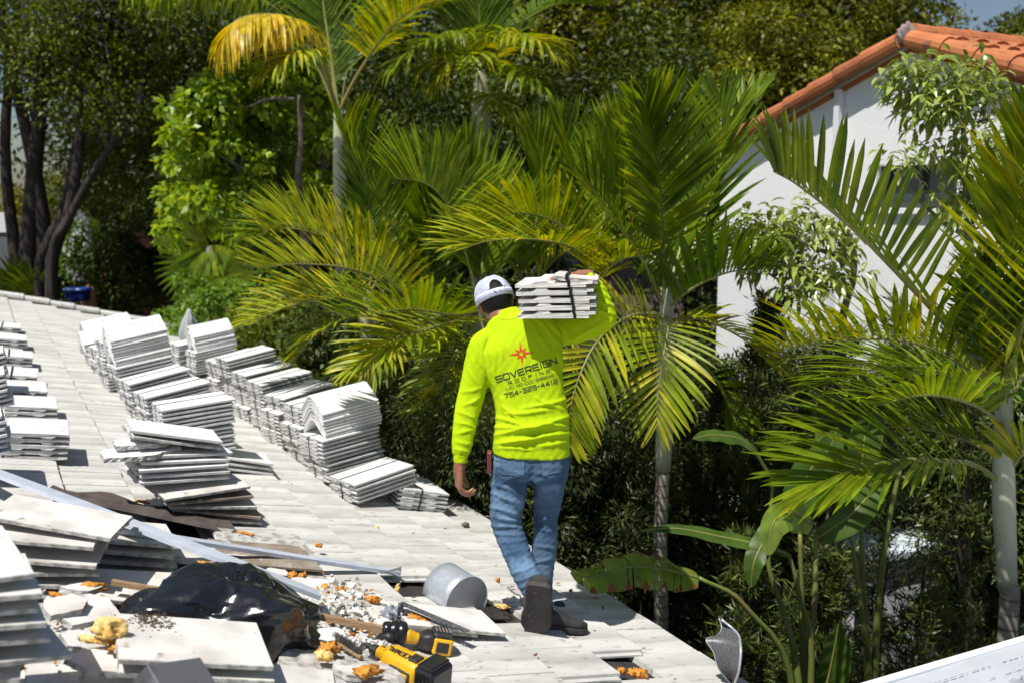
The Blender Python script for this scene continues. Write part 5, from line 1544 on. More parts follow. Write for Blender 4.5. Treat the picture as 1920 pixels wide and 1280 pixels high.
# tape measure clipped at the left hip
mb = MB(); c = P(918, 864, 4.58)
mb.box((c.x - .012, c.y - .03, c.z - .05), (c.x + .012, c.y + .03, c.z + .05), bev=.006); mb.build('tool_holster', mat('dark red holster', (.16, .035, .03), .6), man)

M['neon_seam'] = mat('neon seam line', (.36, .50, .003), .9)  # shirt seams drawn in a darker yellow
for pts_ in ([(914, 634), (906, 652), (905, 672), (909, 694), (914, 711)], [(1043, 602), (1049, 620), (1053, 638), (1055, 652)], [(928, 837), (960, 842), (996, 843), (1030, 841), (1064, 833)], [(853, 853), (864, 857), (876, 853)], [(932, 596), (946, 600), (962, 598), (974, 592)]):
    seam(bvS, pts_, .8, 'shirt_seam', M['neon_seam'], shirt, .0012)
rd = random.Random(44); mbq = []
for _ in range(26):
    x, y, r = rd.uniform(935, 1062), rd.uniform(640, 835), rd.uniform(.4, 1.1)
    mbq.append([(x - r, y), (x, y - r), (x + r, y), (x, y + r)])
lay(bvS, mbq, 'dust_specks', mat('shirt dust', (.30, .33, .08), .9), shirt, .0012)
# ---- bundle carried on the shoulder
o0 = P(971.5, 597, 4.50)
Xr = (P(1116, 596, 4.46) - o0).normalized(); Zr = Vector((0, 0, 1)); Zr = (Zr - Xr * Zr.dot(Xr)).normalized(); Yr = Zr.cross(Xr)
# tile y runs towards the right, x away; tiles lie face down
w = (P(1116, 596, 4.46) - o0).length
sc_ = w / .358
def held():
    fm = frame_xyz(o0 + Xr * .030 * sc_, Yr, -Xr, Zr)
    root = empty_m('carried_tiles', fm, 'strapped bundle of grey white tiles resting on the right shoulder of the roofer', 'tile bundle')
    # tile upside down: rotate about x by 180 so ribs are up; local y of the tile then runs along +Xr
    for k in range(5):
        pitch_ = .0345
        me = [tile_mesh('tile', M['tile_old'], M['tile_old'], .002, 70 + k)][0]
        o = link('tile', me, root)
        rz = [.0, .006, -.004, .010, -.02][k]
        Mt = Matrix.Translation((random.uniform(-.004, .004), (.0, -.004, -.002, .008, .012)[k], k * pitch_ + .0300)) @ Matrix.Rotation(rz, 4, 'Z') @ Matrix.Rotation(math.pi, 4, 'X') @ Matrix.Diagonal((.91, sc_, 1.08, 1))
        o.matrix_basis = Mt
    o = link('broken_tile_piece', slab_mesh('broken_tile_piece', [(.0, 0), (.30, -.01), (.33, -.10), (.30, -.20), (.02, -.205), (-.005, -.12)], .019, M['tile_old'], M['tile_raw'], 77, .004), root)
    o.matrix_basis = Matrix.Translation((.005, -.128, .174)) @ Matrix.Rotation(R_(7), 4, 'X')
    mb = MB(); t = .0015
    h = .186; ya, yb = -.222, -.236
    # strap over the front ends, leaning
    for (y0_, y1_, z0_, z1_) in ((-.235, -.222, -.002, .02), (-.230, -.217, .02, .06), (-.224, -.211, .06, .10), (-.217, -.204, .10, .14), (-.209, -.196, .14, .172), (-.200, -.187, .172, .196)):
        mb.box((-.0045, y0_, z0_), (-.002, y1_, z1_ + .001))
    mb.box((-.004, -.200, .193), (.40, -.187, .1955)); mb.box((-.004, -.235, -.0025), (.41, -.222, -.0005)); mb.box((.425, -.235, -.0025), (.428, -.2, .19))
    mb.build('strap', M['strap'], root, local=True)
    return root
held()
# ================================================================== foliage builders
def frond(ctrl, L=.55, n=42, w=.034, nrm=(0, 0, 1), dih=.45, fwd=(.35, 1.1), droop=.35, seed=0, start=.12, jit=.085, rr=.014, gap=0.0, curl=0.0, sides=(1, -1), tw=.0):
    """returns (leaflet V, F), (rachis V, F); ctrl: world points from base to tip"""
    rd = random.Random(seed)
    C = spline(ctrl, 40)
    n_ = Vector(nrm).normalized()
    V = []; Fc = []
    for i in range(n):
        t = start + (1 - start) * (i + .5) / n
        u = t * 39; k = min(int(u), 38); f = u - k
        base = C[k].lerp(C[k + 1], f); T = (C[k + 1] - C[k]).normalized()
        side0 = T.cross(n_).normalized(); N_ = side0.cross(T).normalized()
        tt = (t - start) / (1 - start)
        lp = (math.sin(math.pi * (.14 + .80 * tt))) ** .55
        fw = fwd[0] + (fwd[1] - fwd[0]) * tt ** 1.3
        for sg in sides:
            if rd.random() < gap: continue
            ll = L * lp * (1 + rd.uniform(-.10, .08))
            d = (side0 * sg * math.cos(fw) + T * math.sin(fw) + N_ * (dih * (1 + rd.uniform(-.25, .25)))).normalized()
            d = (d + Vector((rd.uniform(-1, 1), rd.uniform(-1, 1), rd.uniform(-1, 1))) * jit).normalized()
            dr = droop * (1 + rd.uniform(-.5, .8)) + .06
            ww = w * .98 * (1 + rd.uniform(-.2, .2)) * (.65 + .35 * lp)
            b = len(V); p = base.copy(); dd = d.copy()
            prof = (.35, .85, 1.0, .95, .72, .06)
            S = 6
            bend = rd.uniform(.55, 1.0)
            for s in range(S):
                x = s / (S - 1)
                cr = dd.cross(N_).normalized()
                if rd.random() < 0: pass
                up = cr.cross(dd).normalized()
                hw = ww * .5 * prof[s]
                V.append(p - cr * hw + up * hw * .35); V.append(p); V.append(p + cr * hw + up * hw * .35)
                step = ll / (S - 1)
                p = p + dd * step
                dd = (dd + Vector((0, 0, -1)) * dr * (.05 + .42 * x * x * bend + .10 * x)).normalized()
            for s in range(S - 1):
                a = b + s * 3
                Fc.append((a, a + 1, a + 4, a + 3)); Fc.append((a + 1, a + 2, a + 5, a + 4))
    rV, rF = tube(C, [rr * (1 - .85 * i / 39) for i in range(40)], 6)
    return (V, Fc), (rV, rF)
C_G = [(.095, .175, .006), (.15, .24, .008), (.23, .30, .010), (.065, .125, .006), (.33, .36, .012)]
C_Y = [(.21, .29, .010), (.34, .38, .014), (.13, .21, .008), (.50, .45, .02), (.24, .31, .010), (.12, .19, .008)]
C_Y2 = [(.60, .44, .02), (.48, .42, .02), (.66, .46, .03), (.30, .34, .02)]
C_D = [(.06, .12, .008), (.10, .17, .010), (.15, .22, .012)]
M['palm_g'] = leaf_mat('palm green', C_G, .40, .34, .34)
M['palm_y'] = leaf_mat('palm yellow green', C_Y, .42, .34, .34)
M['palm_o'] = leaf_mat('palm orange yellow', C_Y2, .4, .35)
M['palm_d'] = leaf_mat('palm dark green', C_D, .36, .28, .38)
M['rachis'] = mat('palm midrib', (.20, .22, .06), .5, (.28, .26, .09), 6)
M['rachis_o'] = mat('palm midrib orange', (.30, .22, .07), .5, (.22, .2, .05), 6)
M['shaft'] = mat('palm crownshaft', (.54, .54, .44), .5, (.32, .35, .18), 3, .35, .7, stretch=(1, 1, .3), spots=(.30, .24, .17), spot_scale=5, spot_thr=.62)
# ringed trunk
def ring_mat(name, c1, c2, sc_):
    m = bpy.data.materials.new(name); m.use_nodes = True
    N, L = nt(m); b = N["Principled BSDF"]; b.inputs['Roughness'].default_value = .85
    tc = N.new("ShaderNodeTexCoord"); wv = N.new("ShaderNodeTexWave"); wv.bands_direction = 'Z'; wv.inputs['Scale'].default_value = sc_; wv.inputs['Distortion'].default_value = 2.2; wv.inputs['Detail'].default_value = 3
    L.new(tc.outputs['Object'], wv.inputs['Vector'])
    cr = N.new("ShaderNodeValToRGB"); cr.color_ramp.elements[0].color = (*c2, 1); cr.color_ramp.elements[0].position = .02; cr.color_ramp.elements[1].color = (*c1, 1); cr.color_ramp.elements[1].position = .14
    L.new(wv.outputs[0], cr.inputs[0])
    n = N.new("ShaderNodeTexNoise"); n.inputs['Scale'].default_value = 9; L.new(tc.outputs['Object'], n.inputs['Vector'])
    h = N.new("ShaderNodeHueSaturation"); mr = N.new("ShaderNodeMapRange"); mr.inputs[3].default_value = .6; mr.inputs[4].default_value = 1.4; L.new(n.outputs[0], mr.inputs[0]); L.new(mr.outputs[0], h.inputs['Value'])
    L.new(cr.outputs[0], h.inputs['Color']); L.new(h.outputs[0], b.inputs['Base Color'])
    bp = N.new("ShaderNodeBump"); bp.inputs['Strength'].default_value = .25; bp.inputs['Distance'].default_value = .004; L.new(wv.outputs[0], bp.inputs['Height']); L.new(bp.outputs[0], b.inputs['Normal'])
    return m
M['ringed'] = ring_mat('ringed palm trunk', (.34, .30, .25), (.17, .14, .11), 3.4)
def palm(name, label, base, trunk, shaft, fronds, group=None, r0=.07, r1=.05, sr=(.075, .09, .05), cat='palm tree'):
    """trunk: list of points; shaft: points of the crownshaft; fronds: dicts"""
    root = empty(name, base, label, cat, group)
    if trunk:
        C = spline(trunk, 24)
        V, Fc = tube(C, [r0 + (r1 - r0) * i / 23 for i in range(24)], 14)
        obj('trunk', V, Fc, M['ringed'], root, smooth=True)
    if shaft:
        C = spline(shaft, 14); R3 = []
        for i in range(14):
            t = i / 13
            R3.append(sr[0] + (sr[1] - sr[0]) * t * 2 if t < .5 else sr[1] + (sr[2] - sr[1]) * (t - .5) * 2)
        V, Fc = tube(C, R3, 14); obj('crownshaft', V, Fc, M['shaft'], root, smooth=True)
    for i, f in enumerate(fronds):
        f = dict(f); pts = f.pop('p'); mk = f.pop('m', 'palm_g'); rk = f.pop('rm', 'rachis')
        pts = [P(*q) if len(q) == 3 and not isinstance(q, Vector) else q for q in pts]
        (lv, lf), (rv, rf) = frond(pts, seed=hash((name, i)) % 99991 if False else (i * 131 + len(name) * 17 + int(base[0] * 10)), **f)
        V = lv + rv; Fc = lf + [tuple(k + len(lv) for k in q) for q in rf]
        obj('frond', V, Fc, [M[mk], M[rk]], root, smooth=False, midx=[0] * len(lf) + [1] * len(rf))
    return root
def ground_of(p): return Vector((p[0], p[1], 0))

# leaf clouds ------------------------------------------------------
def leaf_cloud(cl, n, size, asp=.45, seed=0, droop=.3, sizes=.35, spread=1.0, flat=.5):
    """cl: array (m, 4) of clump centres and radii; n leaves per clump -> V, F of folded leaves (6 verts, 2 quads... as 2 quads)"""
    r = np.random.default_rng(seed)
    cl = np.asarray(cl, float); m = len(cl)
    per = np.maximum(3, (n * (cl[:, 3] / cl[:, 3].mean()) ** 2).astype(int))
    c = np.repeat(cl, per, axis=0); N_ = len(c)
    d = r.normal(size=(N_, 3)); d /= np.linalg.norm(d, axis=1)[:, None]
    rad = c[:, 3] * r.uniform(.25, 1.0, N_) ** .5 * spread
    pos = c[:, :3] + d * rad[:, None] * np.array([1, 1, .75])
    # leaf axis points outwards and droops
    ax = d + r.normal(size=(N_, 3)) * .6; ax[:, 2] -= droop; ax /= np.linalg.norm(ax, axis=1)[:, None]
    nr = r.normal(size=(N_, 3)) * (.9 - flat); nr[:, 2] += .7; nr += d * 1.0
    sd = np.cross(ax, nr); sd /= np.maximum(1e-6, np.linalg.norm(sd, axis=1))[:, None]
    up = np.cross(sd, ax)
    L = size * (1 + r.uniform(-sizes, sizes, N_)); W = L * asp * .5
    b = pos; mid = pos + ax * (L * .5)[:, None]; tip = pos + ax * L[:, None] - np.array([0, 0, 1]) * (L * .12)[:, None]
    fold = up * (W * .35)[:, None]
    V = np.stack([b, mid - sd * W[:, None] + fold, tip, mid + sd * W[:, None] + fold], 1).reshape(-1, 3)
    i = np.arange(N_) * 4
    Fq = np.stack([i, i + 1, i + 2, i + 3], 1)
    return V, Fq
def crown_clumps(c, r, k, cr, seed=0, shell=.55, cut=None):
    """k clumps inside an ellipsoid c, r"""
    rg = np.random.default_rng(seed)
    d = rg.normal(size=(k, 3)); d /= np.linalg.norm(d, axis=1)[:, None]
    q = rg.uniform(shell, 1.0, k)[:, None]
    p = np.array(c) + d * q * np.array(r)
    rr_ = cr * rg.uniform(.6, 1.4, k)
    a = np.concatenate([p, rr_[:, None]], 1)
    if cut is not None: a = a[cut(a)]
    return a
def limbs(mbx, base, targets, r0, seed=0, seg=7):
    rd = random.Random(seed)
    for t in targets:
        t = Vector(t); b = Vector(base)
        m1 = b.lerp(t, .35) + Vector((rd.uniform(-.2, .2), rd.uniform(-.2, .2), rd.uniform(0, .3))) * (t - b).length * .3
        m2 = b.lerp(t, .7) + Vector((rd.uniform(-.15, .15), rd.uniform(-.15, .15), rd.uniform(0, .2))) * (t - b).length * .3
        pts = spline([b, m1, m2, t], 9)
        mbx.tube(pts, [r0 * (1 - .85 * i / 8) for i in range(9)], seg)
def tree(name, label, cat, base, trunks, clumps, n, size, lm, bm, asp=.5, seed=0, droop=.3, group=None, limb_r=.06, nl=14, flat=.5):
    """trunks: list of (points, r0, r1)"""
    root = empty(name, base, label, cat, group)
    mb = MB()
    for pts, r0, r1 in trunks:
        C = spline(pts, 14)
        mb.tube(C, [r0 + (r1 - r0) * i / 13 for i in range(14)], 10)
    if trunks and nl:
        rg = random.Random(seed); cl = [Vector(c[:3]) for c in clumps]
        for _ in range(nl):
            t = rg.choice(cl); pts, r0, r1 = rg.choice(trunks)
            s = Vector(pts[-1]).lerp(Vector(pts[-2]), rg.uniform(0, .8)); limbs(mb, s, [t], limb_r * rg.uniform(.5, 1.1), seed=rg.randrange(999))
    if mb.V: mb.build('trunk', bm, root, smooth=True)
    V, Fq = leaf_cloud(clumps, n, size, asp, seed, droop, flat=flat)
    obj('crown', V, Fq, lm, root)
    return root
# ================================================================== foreground palms
PX = []
# palm at the right edge
Y = 5.6
b = ground_of(P(1884, 1190, Y))
palm('palm_tree', 'big palm at the right edge with a fat pale crownshaft and long stiff fronds', b,
     [b, P(1889, 1190, Y), P(1888, 1095, Y)], [P(1888, 1100, Y), P(1886, 1030, Y), P(1882, 930, Y), P(1882, 780, Y), P(1884, 720, Y)],
     [dict(p=[(1876, 905, 5.6), (1830, 872, 5.5), (1760, 862, 5.3), (1680, 862, 5.1), (1600, 880, 4.95), (1530, 905, 4.85)], L=.78, n=30, w=.034, dih=.28, nrm=(0, -.75, .8), fwd=(1.05, 1.42), droop=.16, rr=.018, start=.26, jit=.07),
      dict(p=[(1884, 780, 5.6), (1810, 690, 5.5), (1700, 640, 5.3), (1560, 640, 5.1), (1450, 660, 4.9)], L=.50, n=34, w=.034, dih=.7, fwd=(.75, 1.35), droop=.30, start=.15, m='palm_y'),
      dict(p=[(1880, 760, 5.6), (1800, 640, 5.4), (1690, 520, 5.0), (1600, 430, 4.7), (1500, 350, 4.45), (1450, 322, 4.35)], L=.46, n=34, w=.036, dih=.85, nrm=(-.2, -.1, 1), fwd=(.55, 1.38), droop=-.03, rr=.02, start=.12),
      dict(p=[(1884, 750, 5.6), (1890, 620, 5.4), (1905, 430, 5.2), (1930, 230, 5.2)], L=.55, n=36, w=.044, dih=.4, nrm=(-.5, -1, .1), fwd=(.9, 1.25), droop=.05, m='palm_g', rm='rachis_o', rr=.02),
      dict(p=[(1884, 790, 5.6), (1820, 730, 5.7), (1740, 690, 5.8), (1650, 690, 5.9), (1560, 720, 6.0)], L=.60, n=34, w=.036, dih=.35, fwd=(.8, 1.35), droop=.3, m='palm_g', start=.15),
      dict(p=[(1880, 860, 5.6), (1800, 820, 5.8), (1700, 800, 6.0), (1600, 810, 6.1), (1500, 850, 6.2)], L=.62, n=36, w=.036, dih=.5, fwd=(.9, 1.4), droop=.2, m='palm_g', start=.15),
      dict(p=[(1882, 800, 5.6), (1830, 760, 5.2), (1740, 740, 4.9), (1640, 760, 4.7)], L=.50, n=30, w=.034, dih=.4, fwd=(.8, 1.35), droop=.35, m='palm_g', start=.2),
      dict(p=[(1884, 740, 5.6), (1870, 640, 5.5), (1850, 560, 5.4), (1830, 500, 5.3)], L=.55, n=30, w=.040, dih=.5, nrm=(-.3, -1, .2), fwd=(.95, 1.4), droop=.05, m='palm_d'),
      dict(p=[(1886, 760, 5.6), (1960, 640, 5.6), (2050, 560, 5.7)], L=.5, n=24, w=.036, dih=.6, fwd=(.6, 1.2)),
      dict(p=[(1888, 890, 5.6), (1930, 840, 5.5), (2010, 830, 5.5)], L=.45, n=22, w=.034, dih=.4, fwd=(.5, 1.2), droop=.5, m='palm_y'),
      dict(p=[(1884, 790, 5.6), (1860, 740, 5.9), (1760, 700, 6.3), (1640, 720, 6.6)], L=.50, n=34, w=.034, dih=.3, fwd=(.5, 1.2), droop=.5, m='palm_d'),
      dict(p=[(1884, 760, 5.6), (1920, 600, 5.0), (1975, 420, 4.6), (2010, 300, 4.5)], L=.66, n=34, w=.050, dih=.5, nrm=(-1, -.4, .1), fwd=(.7, 1.25), droop=.05, m='palm_y')],
     r0=.062, r1=.052, sr=(.055, .066, .035))
# middle palm behind the roofer's right
Y = 7.0
b = ground_of(P(1240, 1180, Y))
palm('palm_tree', 'slim palm right of the roofer with a tall upright centre frond', b,
     [b, P(1239, 1175, Y), P(1238, 1020, Y), P(1243, 880, Y)], [P(1243, 882, Y), P(1246, 800, Y), P(1248, 700, Y), P(1250, 600, Y), P(1248, 540, Y)],
     [dict(p=[(1247, 560, 7.0), (1243, 450, 6.9), (1238, 350, 6.8), (1226, 265, 6.7), (1208, 195, 6.6)], L=.64, n=46, w=.040, dih=.50, nrm=(.15, -1, .1), fwd=(.72, 1.35), droop=.14, rr=.016, start=.22),
      dict(p=[(1250, 590, 7.0), (1252, 620, 6.7), (1240, 690, 6.5), (1230, 800, 6.45)], L=.44, n=26, w=.030, dih=.2, nrm=(.0, -1, .35), fwd=(.25, 1.1), droop=.35, m='palm_y', rr=.010, start=.05),
      dict(p=[(1248, 560, 7.0), (1275, 470, 7.2), (1310, 360, 7.4), (1370, 240, 7.6), (1430, 180, 7.8)], L=.50, n=34, w=.036, dih=.65, nrm=(-.3, -.3, 1), fwd=(.5, 1.2), droop=.10, m='palm_g'),
      dict(p=[(1248, 580, 7.0), (1300, 540, 6.8), (1370, 510, 6.6), (1440, 510, 6.5)], L=.48, n=30, w=.036, dih=.9, nrm=(.1, .1, 1), fwd=(.55, 1.2), droop=.02, m='palm_d'),
      dict(p=[(1248, 580, 7.0), (1200, 480, 6.8), (1140, 400, 6.6), (1090, 340, 6.5)], L=.62, n=36, w=.032, dih=.4, nrm=(.2, -.6, .7), fwd=(.45, 1.2), droop=.30, m='palm_g'),
      dict(p=[(1248, 600, 7.0), (1190, 590, 6.7), (1120, 640, 6.4), (1075, 740, 6.2), (1068, 830, 6.2)], L=.40, n=34, w=.034, dih=.15, nrm=(.3, -.9, .45), fwd=(.35, 1.1), droop=.25, m='palm_y', rr=.012),
      dict(p=[(1250, 600, 7.0), (1320, 600, 6.9), (1400, 640, 6.9), (1450, 690, 6.9)], L=.42, n=28, w=.032, dih=.3, fwd=(.4, 1.1), droop=.5, m='palm_y'),
      dict(p=[(1248, 590, 7.0), (1280, 640, 7.3), (1350, 720, 7.5), (1390, 800, 7.5)], L=.4, n=26, w=.03, dih=.2, nrm=(-.2, -.6, 1), fwd=(.4, 1.1), droop=.6, m='palm_g'),
      dict(p=[(1248, 570, 7.0), (1210, 500, 7.4), (1170, 380, 7.6), (1150, 260, 7.7)], L=.58, n=32, w=.032, dih=.5, nrm=(.3, -.6, .6), fwd=(.6, 1.2), droop=.1, m='palm_d'),
      dict(p=[(1250, 560, 7.0), (1310, 440, 7.3), (1350, 300, 7.5), (1350, 180, 7.7)], L=.55, n=34, w=.032, dih=.5, nrm=(-.3, -.7, .5), fwd=(.7, 1.25), droop=.15, m='palm_d')],
     r0=.058, r1=.048, sr=(.055, .072, .035))
# palm whose fronds reach over the roofer's head
Y = 7.6
b = ground_of(P(1125, 900, Y))
palm('palm_tree', 'palm directly behind the roofer throwing yellow green fronds over his head', b,
     [b, P(1110, 900, Y), P(1105, 700, Y)], [P(1105, 700, Y), P(1105, 600, Y), P(1108, 540, Y)],
     [dict(p=[(1112, 520, 7.5), (1080, 470, 7.2), (1010, 450, 6.9), (920, 452, 6.7), (860, 470, 6.6)], L=.52, n=40, w=.034, dih=.35, nrm=(.0, -.3, 1), fwd=(.55, 1.25), droop=.25, m='palm_y', start=.08),
      dict(p=[(1110, 520, 7.5), (1060, 430, 7.4), (980, 400, 7.2), (900, 420, 7.1)], L=.5, n=36, w=.034, dih=.7, fwd=(.55, 1.25), droop=.25, m='palm_y'),
      dict(p=[(1108, 530, 7.5), (1100, 420, 7.7), (1075, 320, 7.8), (1045, 240, 7.9)], L=.55, n=34, w=.040, dih=.6, nrm=(.2, -.5, .8), fwd=(.6, 1.3), droop=-.02, m='palm_g'),
      dict(p=[(1110, 530, 7.5), (1130, 420, 7.6), (1160, 320, 7.7), (1180, 230, 7.8)], L=.55, n=34, w=.038, dih=.6, nrm=(-.2, -.5, .8), fwd=(.6, 1.3), droop=.0, m='palm_g'),
      dict(p=[(1112, 540, 7.5), (1160, 490, 7.2), (1210, 480, 7.1)], L=.42, n=24, w=.034, dih=.4, fwd=(.4, 1.1), droop=.5, m='palm_y'),
      dict(p=[(1105, 540, 7.5), (1060, 560, 7.3), (1020, 620, 7.2), (1000, 700, 7.2)], L=.42, n=28, w=.032, dih=.2, fwd=(.4, 1.1), droop=.6, m='palm_y')],
     r0=.07, r1=.06, sr=(.065, .08, .04))
# clump of palms left of the roofer
Y = 7.8
b = ground_of(P(905, 900, Y))
palm('palm_tree', 'palm just left of the roofer with broad fronds sweeping left behind the white cap', b,
     [b, P(905, 850, Y), P(902, 700, Y)], [P(902, 700, Y), P(900, 620, Y), P(898, 560, Y)],
     [dict(p=[(895, 585, 7.6), (850, 590, 7.2), (760, 580, 6.8), (650, 600, 6.5)], L=.55, n=36, w=.042, dih=.55, nrm=(0, -.2, 1), fwd=(.5, 1.25), droop=.22, m='palm_g', start=.05),
      dict(p=[(893, 590, 7.6), (830, 610, 7.1), (740, 640, 6.8), (660, 690, 6.7)], L=.46, n=36, w=.034, dih=.25, nrm=(0, -.4, 1), fwd=(.5, 1.2), droop=.40, m='palm_y', start=.05),
      dict(p=[(898, 570, 7.6), (875, 480, 7.6), (850, 400, 7.5), (800, 345, 7.4), (735, 335, 7.3)], L=.62, n=44, w=.040, dih=.95, nrm=(-.2, -.3, 1), fwd=(.35, 1.15), droop=.10, m='palm_g', start=.3),
      dict(p=[(900, 560, 7.6), (905, 460, 7.8), (900, 380, 8.0), (870, 280, 8.2)], L=.60, n=36, w=.040, dih=.6, nrm=(0, -.6, .7), fwd=(.6, 1.3), droop=.0, m='palm_g'),
      dict(p=[(898, 580, 7.6), (930, 480, 7.8), (960, 420, 8.0), (985, 380, 8.1)], L=.5, n=28, w=.036, dih=.6, nrm=(-.2, -.5, .8), fwd=(.6, 1.2), droop=.1, m='palm_d'),
      dict(p=[(895, 600, 7.6), (860, 650, 7.3), (830, 720, 7.2), (820, 790, 7.2)], L=.40, n=28, w=.030, dih=.2, nrm=(0, -.8, .6), fwd=(.35, 1.1), droop=.5, m='palm_y'),
      dict(p=[(905, 600, 7.6), (930, 660, 7.2), (925, 740, 7.0), (915, 800, 7.0)], L=.42, n=26, w=.032, dih=.2, nrm=(0, -.8, .6), fwd=(.35, 1.1), droop=.5, m='palm_y')],
     r0=.07, r1=.06, sr=(.065, .08, .04))
Y = 8.6
b = ground_of(P(800, 900, Y))
palm('palm_tree', 'palm in the middle of the clump with one frond standing straight up', b,
     [b, P(800, 820, Y), P(800, 660, Y)], [P(800, 660, Y), P(800, 600, Y), P(800, 540, Y)],
     [dict(p=[(800, 560, 8.5), (802, 500, 8.4), (808, 420, 8.3), (818, 330, 8.2)], L=.52, n=40, w=.034, dih=.35, nrm=(.3, -1, .1), fwd=(.75, 1.3), droop=.10, m='palm_d', rr=.018, start=.1),
      dict(p=[(798, 560, 8.5), (760, 470, 8.3), (710, 380, 8.2), (660, 290, 8.1), (640, 245, 8.1)], L=.60, n=42, w=.034, dih=.75, nrm=(.3, -.5, .8), fwd=(.5, 1.2), droop=.05, m='palm_g'),
      dict(p=[(798, 580, 8.5), (740, 500, 8.2), (660, 460, 8.0), (560, 430, 7.8), (500, 432, 7.7)], L=.55, n=46, w=.032, dih=.75, nrm=(0, -.2, 1), fwd=(.5, 1.2), droop=.12, m='palm_y', start=.15),
      dict(p=[(798, 590, 8.5), (740, 540, 8.0), (660, 505, 7.7), (560, 495, 7.5), (485, 505, 7.4)], L=.50, n=46, w=.030, dih=.7, nrm=(0, -.2, 1), fwd=(.5, 1.2), droop=.2, m='palm_y', start=.15),
      dict(p=[(798, 600, 8.5), (730, 575, 8.2), (640, 560, 8.0), (540, 575, 7.9), (470, 610, 7.9)], L=.46, n=44, w=.030, dih=.45, nrm=(0, -.2, 1), fwd=(.5, 1.2), droop=.35, m='palm_y', start=.15),
      dict(p=[(800, 570, 8.5), (850, 480, 8.6), (900, 430, 8.8), (960, 420, 8.9)], L=.5, n=32, w=.034, dih=.6, fwd=(.5, 1.2), droop=.2, m='palm_d'),
      dict(p=[(798, 600, 8.5), (760, 620, 8.1), (700, 680, 7.9), (660, 740, 7.9)], L=.42, n=34, w=.028, dih=.2, nrm=(0, -.5, 1), fwd=(.45, 1.1), droop=.6, m='palm_y')],
     r0=.075, r1=.065, sr=(.07, .085, .045))
Y = 9.4
b = ground_of(P(700, 800, Y))
palm('palm_tree', 'leftmost palm of the clump with thin arching yellow green fronds over the tile stacks', b,
     [b, P(690, 750, Y), P(690, 640, Y)], [P(690, 640, Y), P(690, 590, Y), P(690, 540, Y)],
     [dict(p=[(688, 560, 9.3), (650, 480, 9.0), (590, 430, 8.8), (530, 420, 8.7), (480, 450, 8.6)], L=.55, n=40, w=.030, dih=.6, fwd=(.5, 1.2), droop=.2, m='palm_g'),
      dict(p=[(688, 580, 9.3), (630, 545, 9.0), (550, 545, 8.8), (480, 585, 8.7)], L=.48, n=40, w=.028, dih=.5, fwd=(.5, 1.2), droop=.3, m='palm_y'),
      dict(p=[(688, 590, 9.3), (640, 600, 8.9), (580, 640, 8.8), (540, 700, 8.8)], L=.42, n=32, w=.028, dih=.3, fwd=(.5, 1.1), droop=.5, m='palm_y'),
      dict(p=[(690, 560, 9.3), (700, 470, 9.4), (690, 380, 9.5), (660, 300, 9.5)], L=.52, n=36, w=.03, dih=.5, nrm=(.2, -.6, .7), fwd=(.6, 1.2), droop=.1, m='palm_d'),
      dict(p=[(690, 560, 9.3), (730, 480, 9.4), (770, 440, 9.5), (810, 430, 9.5)], L=.5, n=32, w=.03, dih=.5, fwd=(.5, 1.2), droop=.3, m='palm_g')],
     r0=.07, r1=.06, sr=(.065, .08, .04))
Y = 8.2
b = ground_of(P(985, 900, Y))
palm('palm_tree', 'palm hidden behind the carried tiles with upright blades and a low yellow frond', b,
     [b, P(985, 850, Y), P(985, 640, Y)], [P(985, 640, Y), P(985, 580, Y), P(985, 520, Y)],
     [dict(p=[(985, 540, 8.2), (950, 480, 8.0), (890, 450, 7.8), (820, 460, 7.6)], L=.50, n=36, w=.032, dih=.5, fwd=(.6, 1.3), droop=.2, m='palm_g'),
      dict(p=[(985, 540, 8.2), (1000, 440, 8.3), (1020, 340, 8.4), (1000, 250, 8.5)], L=.55, n=30, w=.036, dih=.5, nrm=(0, -.7, .6), fwd=(.8, 1.4), droop=.0, m='palm_g'),
      dict(p=[(985, 540, 8.2), (940, 420, 8.5), (860, 330, 8.7), (780, 290, 8.8)], L=.55, n=36, w=.034, dih=.6, fwd=(.6, 1.3), droop=.1, m='palm_d'),
      dict(p=[(985, 550, 8.2), (1050, 480, 8.2), (1120, 450, 8.1), (1180, 470, 8.0)], L=.48, n=30, w=.032, dih=.5, fwd=(.6, 1.3), droop=.2, m='palm_y'),
      dict(p=[(985, 550, 8.2), (1040, 420, 8.6), (1110, 330, 8.8), (1190, 290, 9.0)], L=.52, n=30, w=.036, dih=.6, fwd=(.7, 1.35), droop=.05, m='palm_g'),
      dict(p=[(985, 560, 8.2), (1030, 580, 8.0), (1080, 640, 7.9), (1110, 720, 7.9)], L=.42, n=30, w=.030, dih=.2, nrm=(0, -.7, .7), fwd=(.5, 1.2), droop=.5, m='palm_y'),
      dict(p=[(980, 560, 8.2), (920, 560, 8.0), (860, 600, 7.8), (820, 660, 7.7)], L=.44, n=32, w=.030, dih=.3, fwd=(.5, 1.2), droop=.4, m='palm_g')],
     r0=.065, r1=.055, sr=(.06, .075, .04))
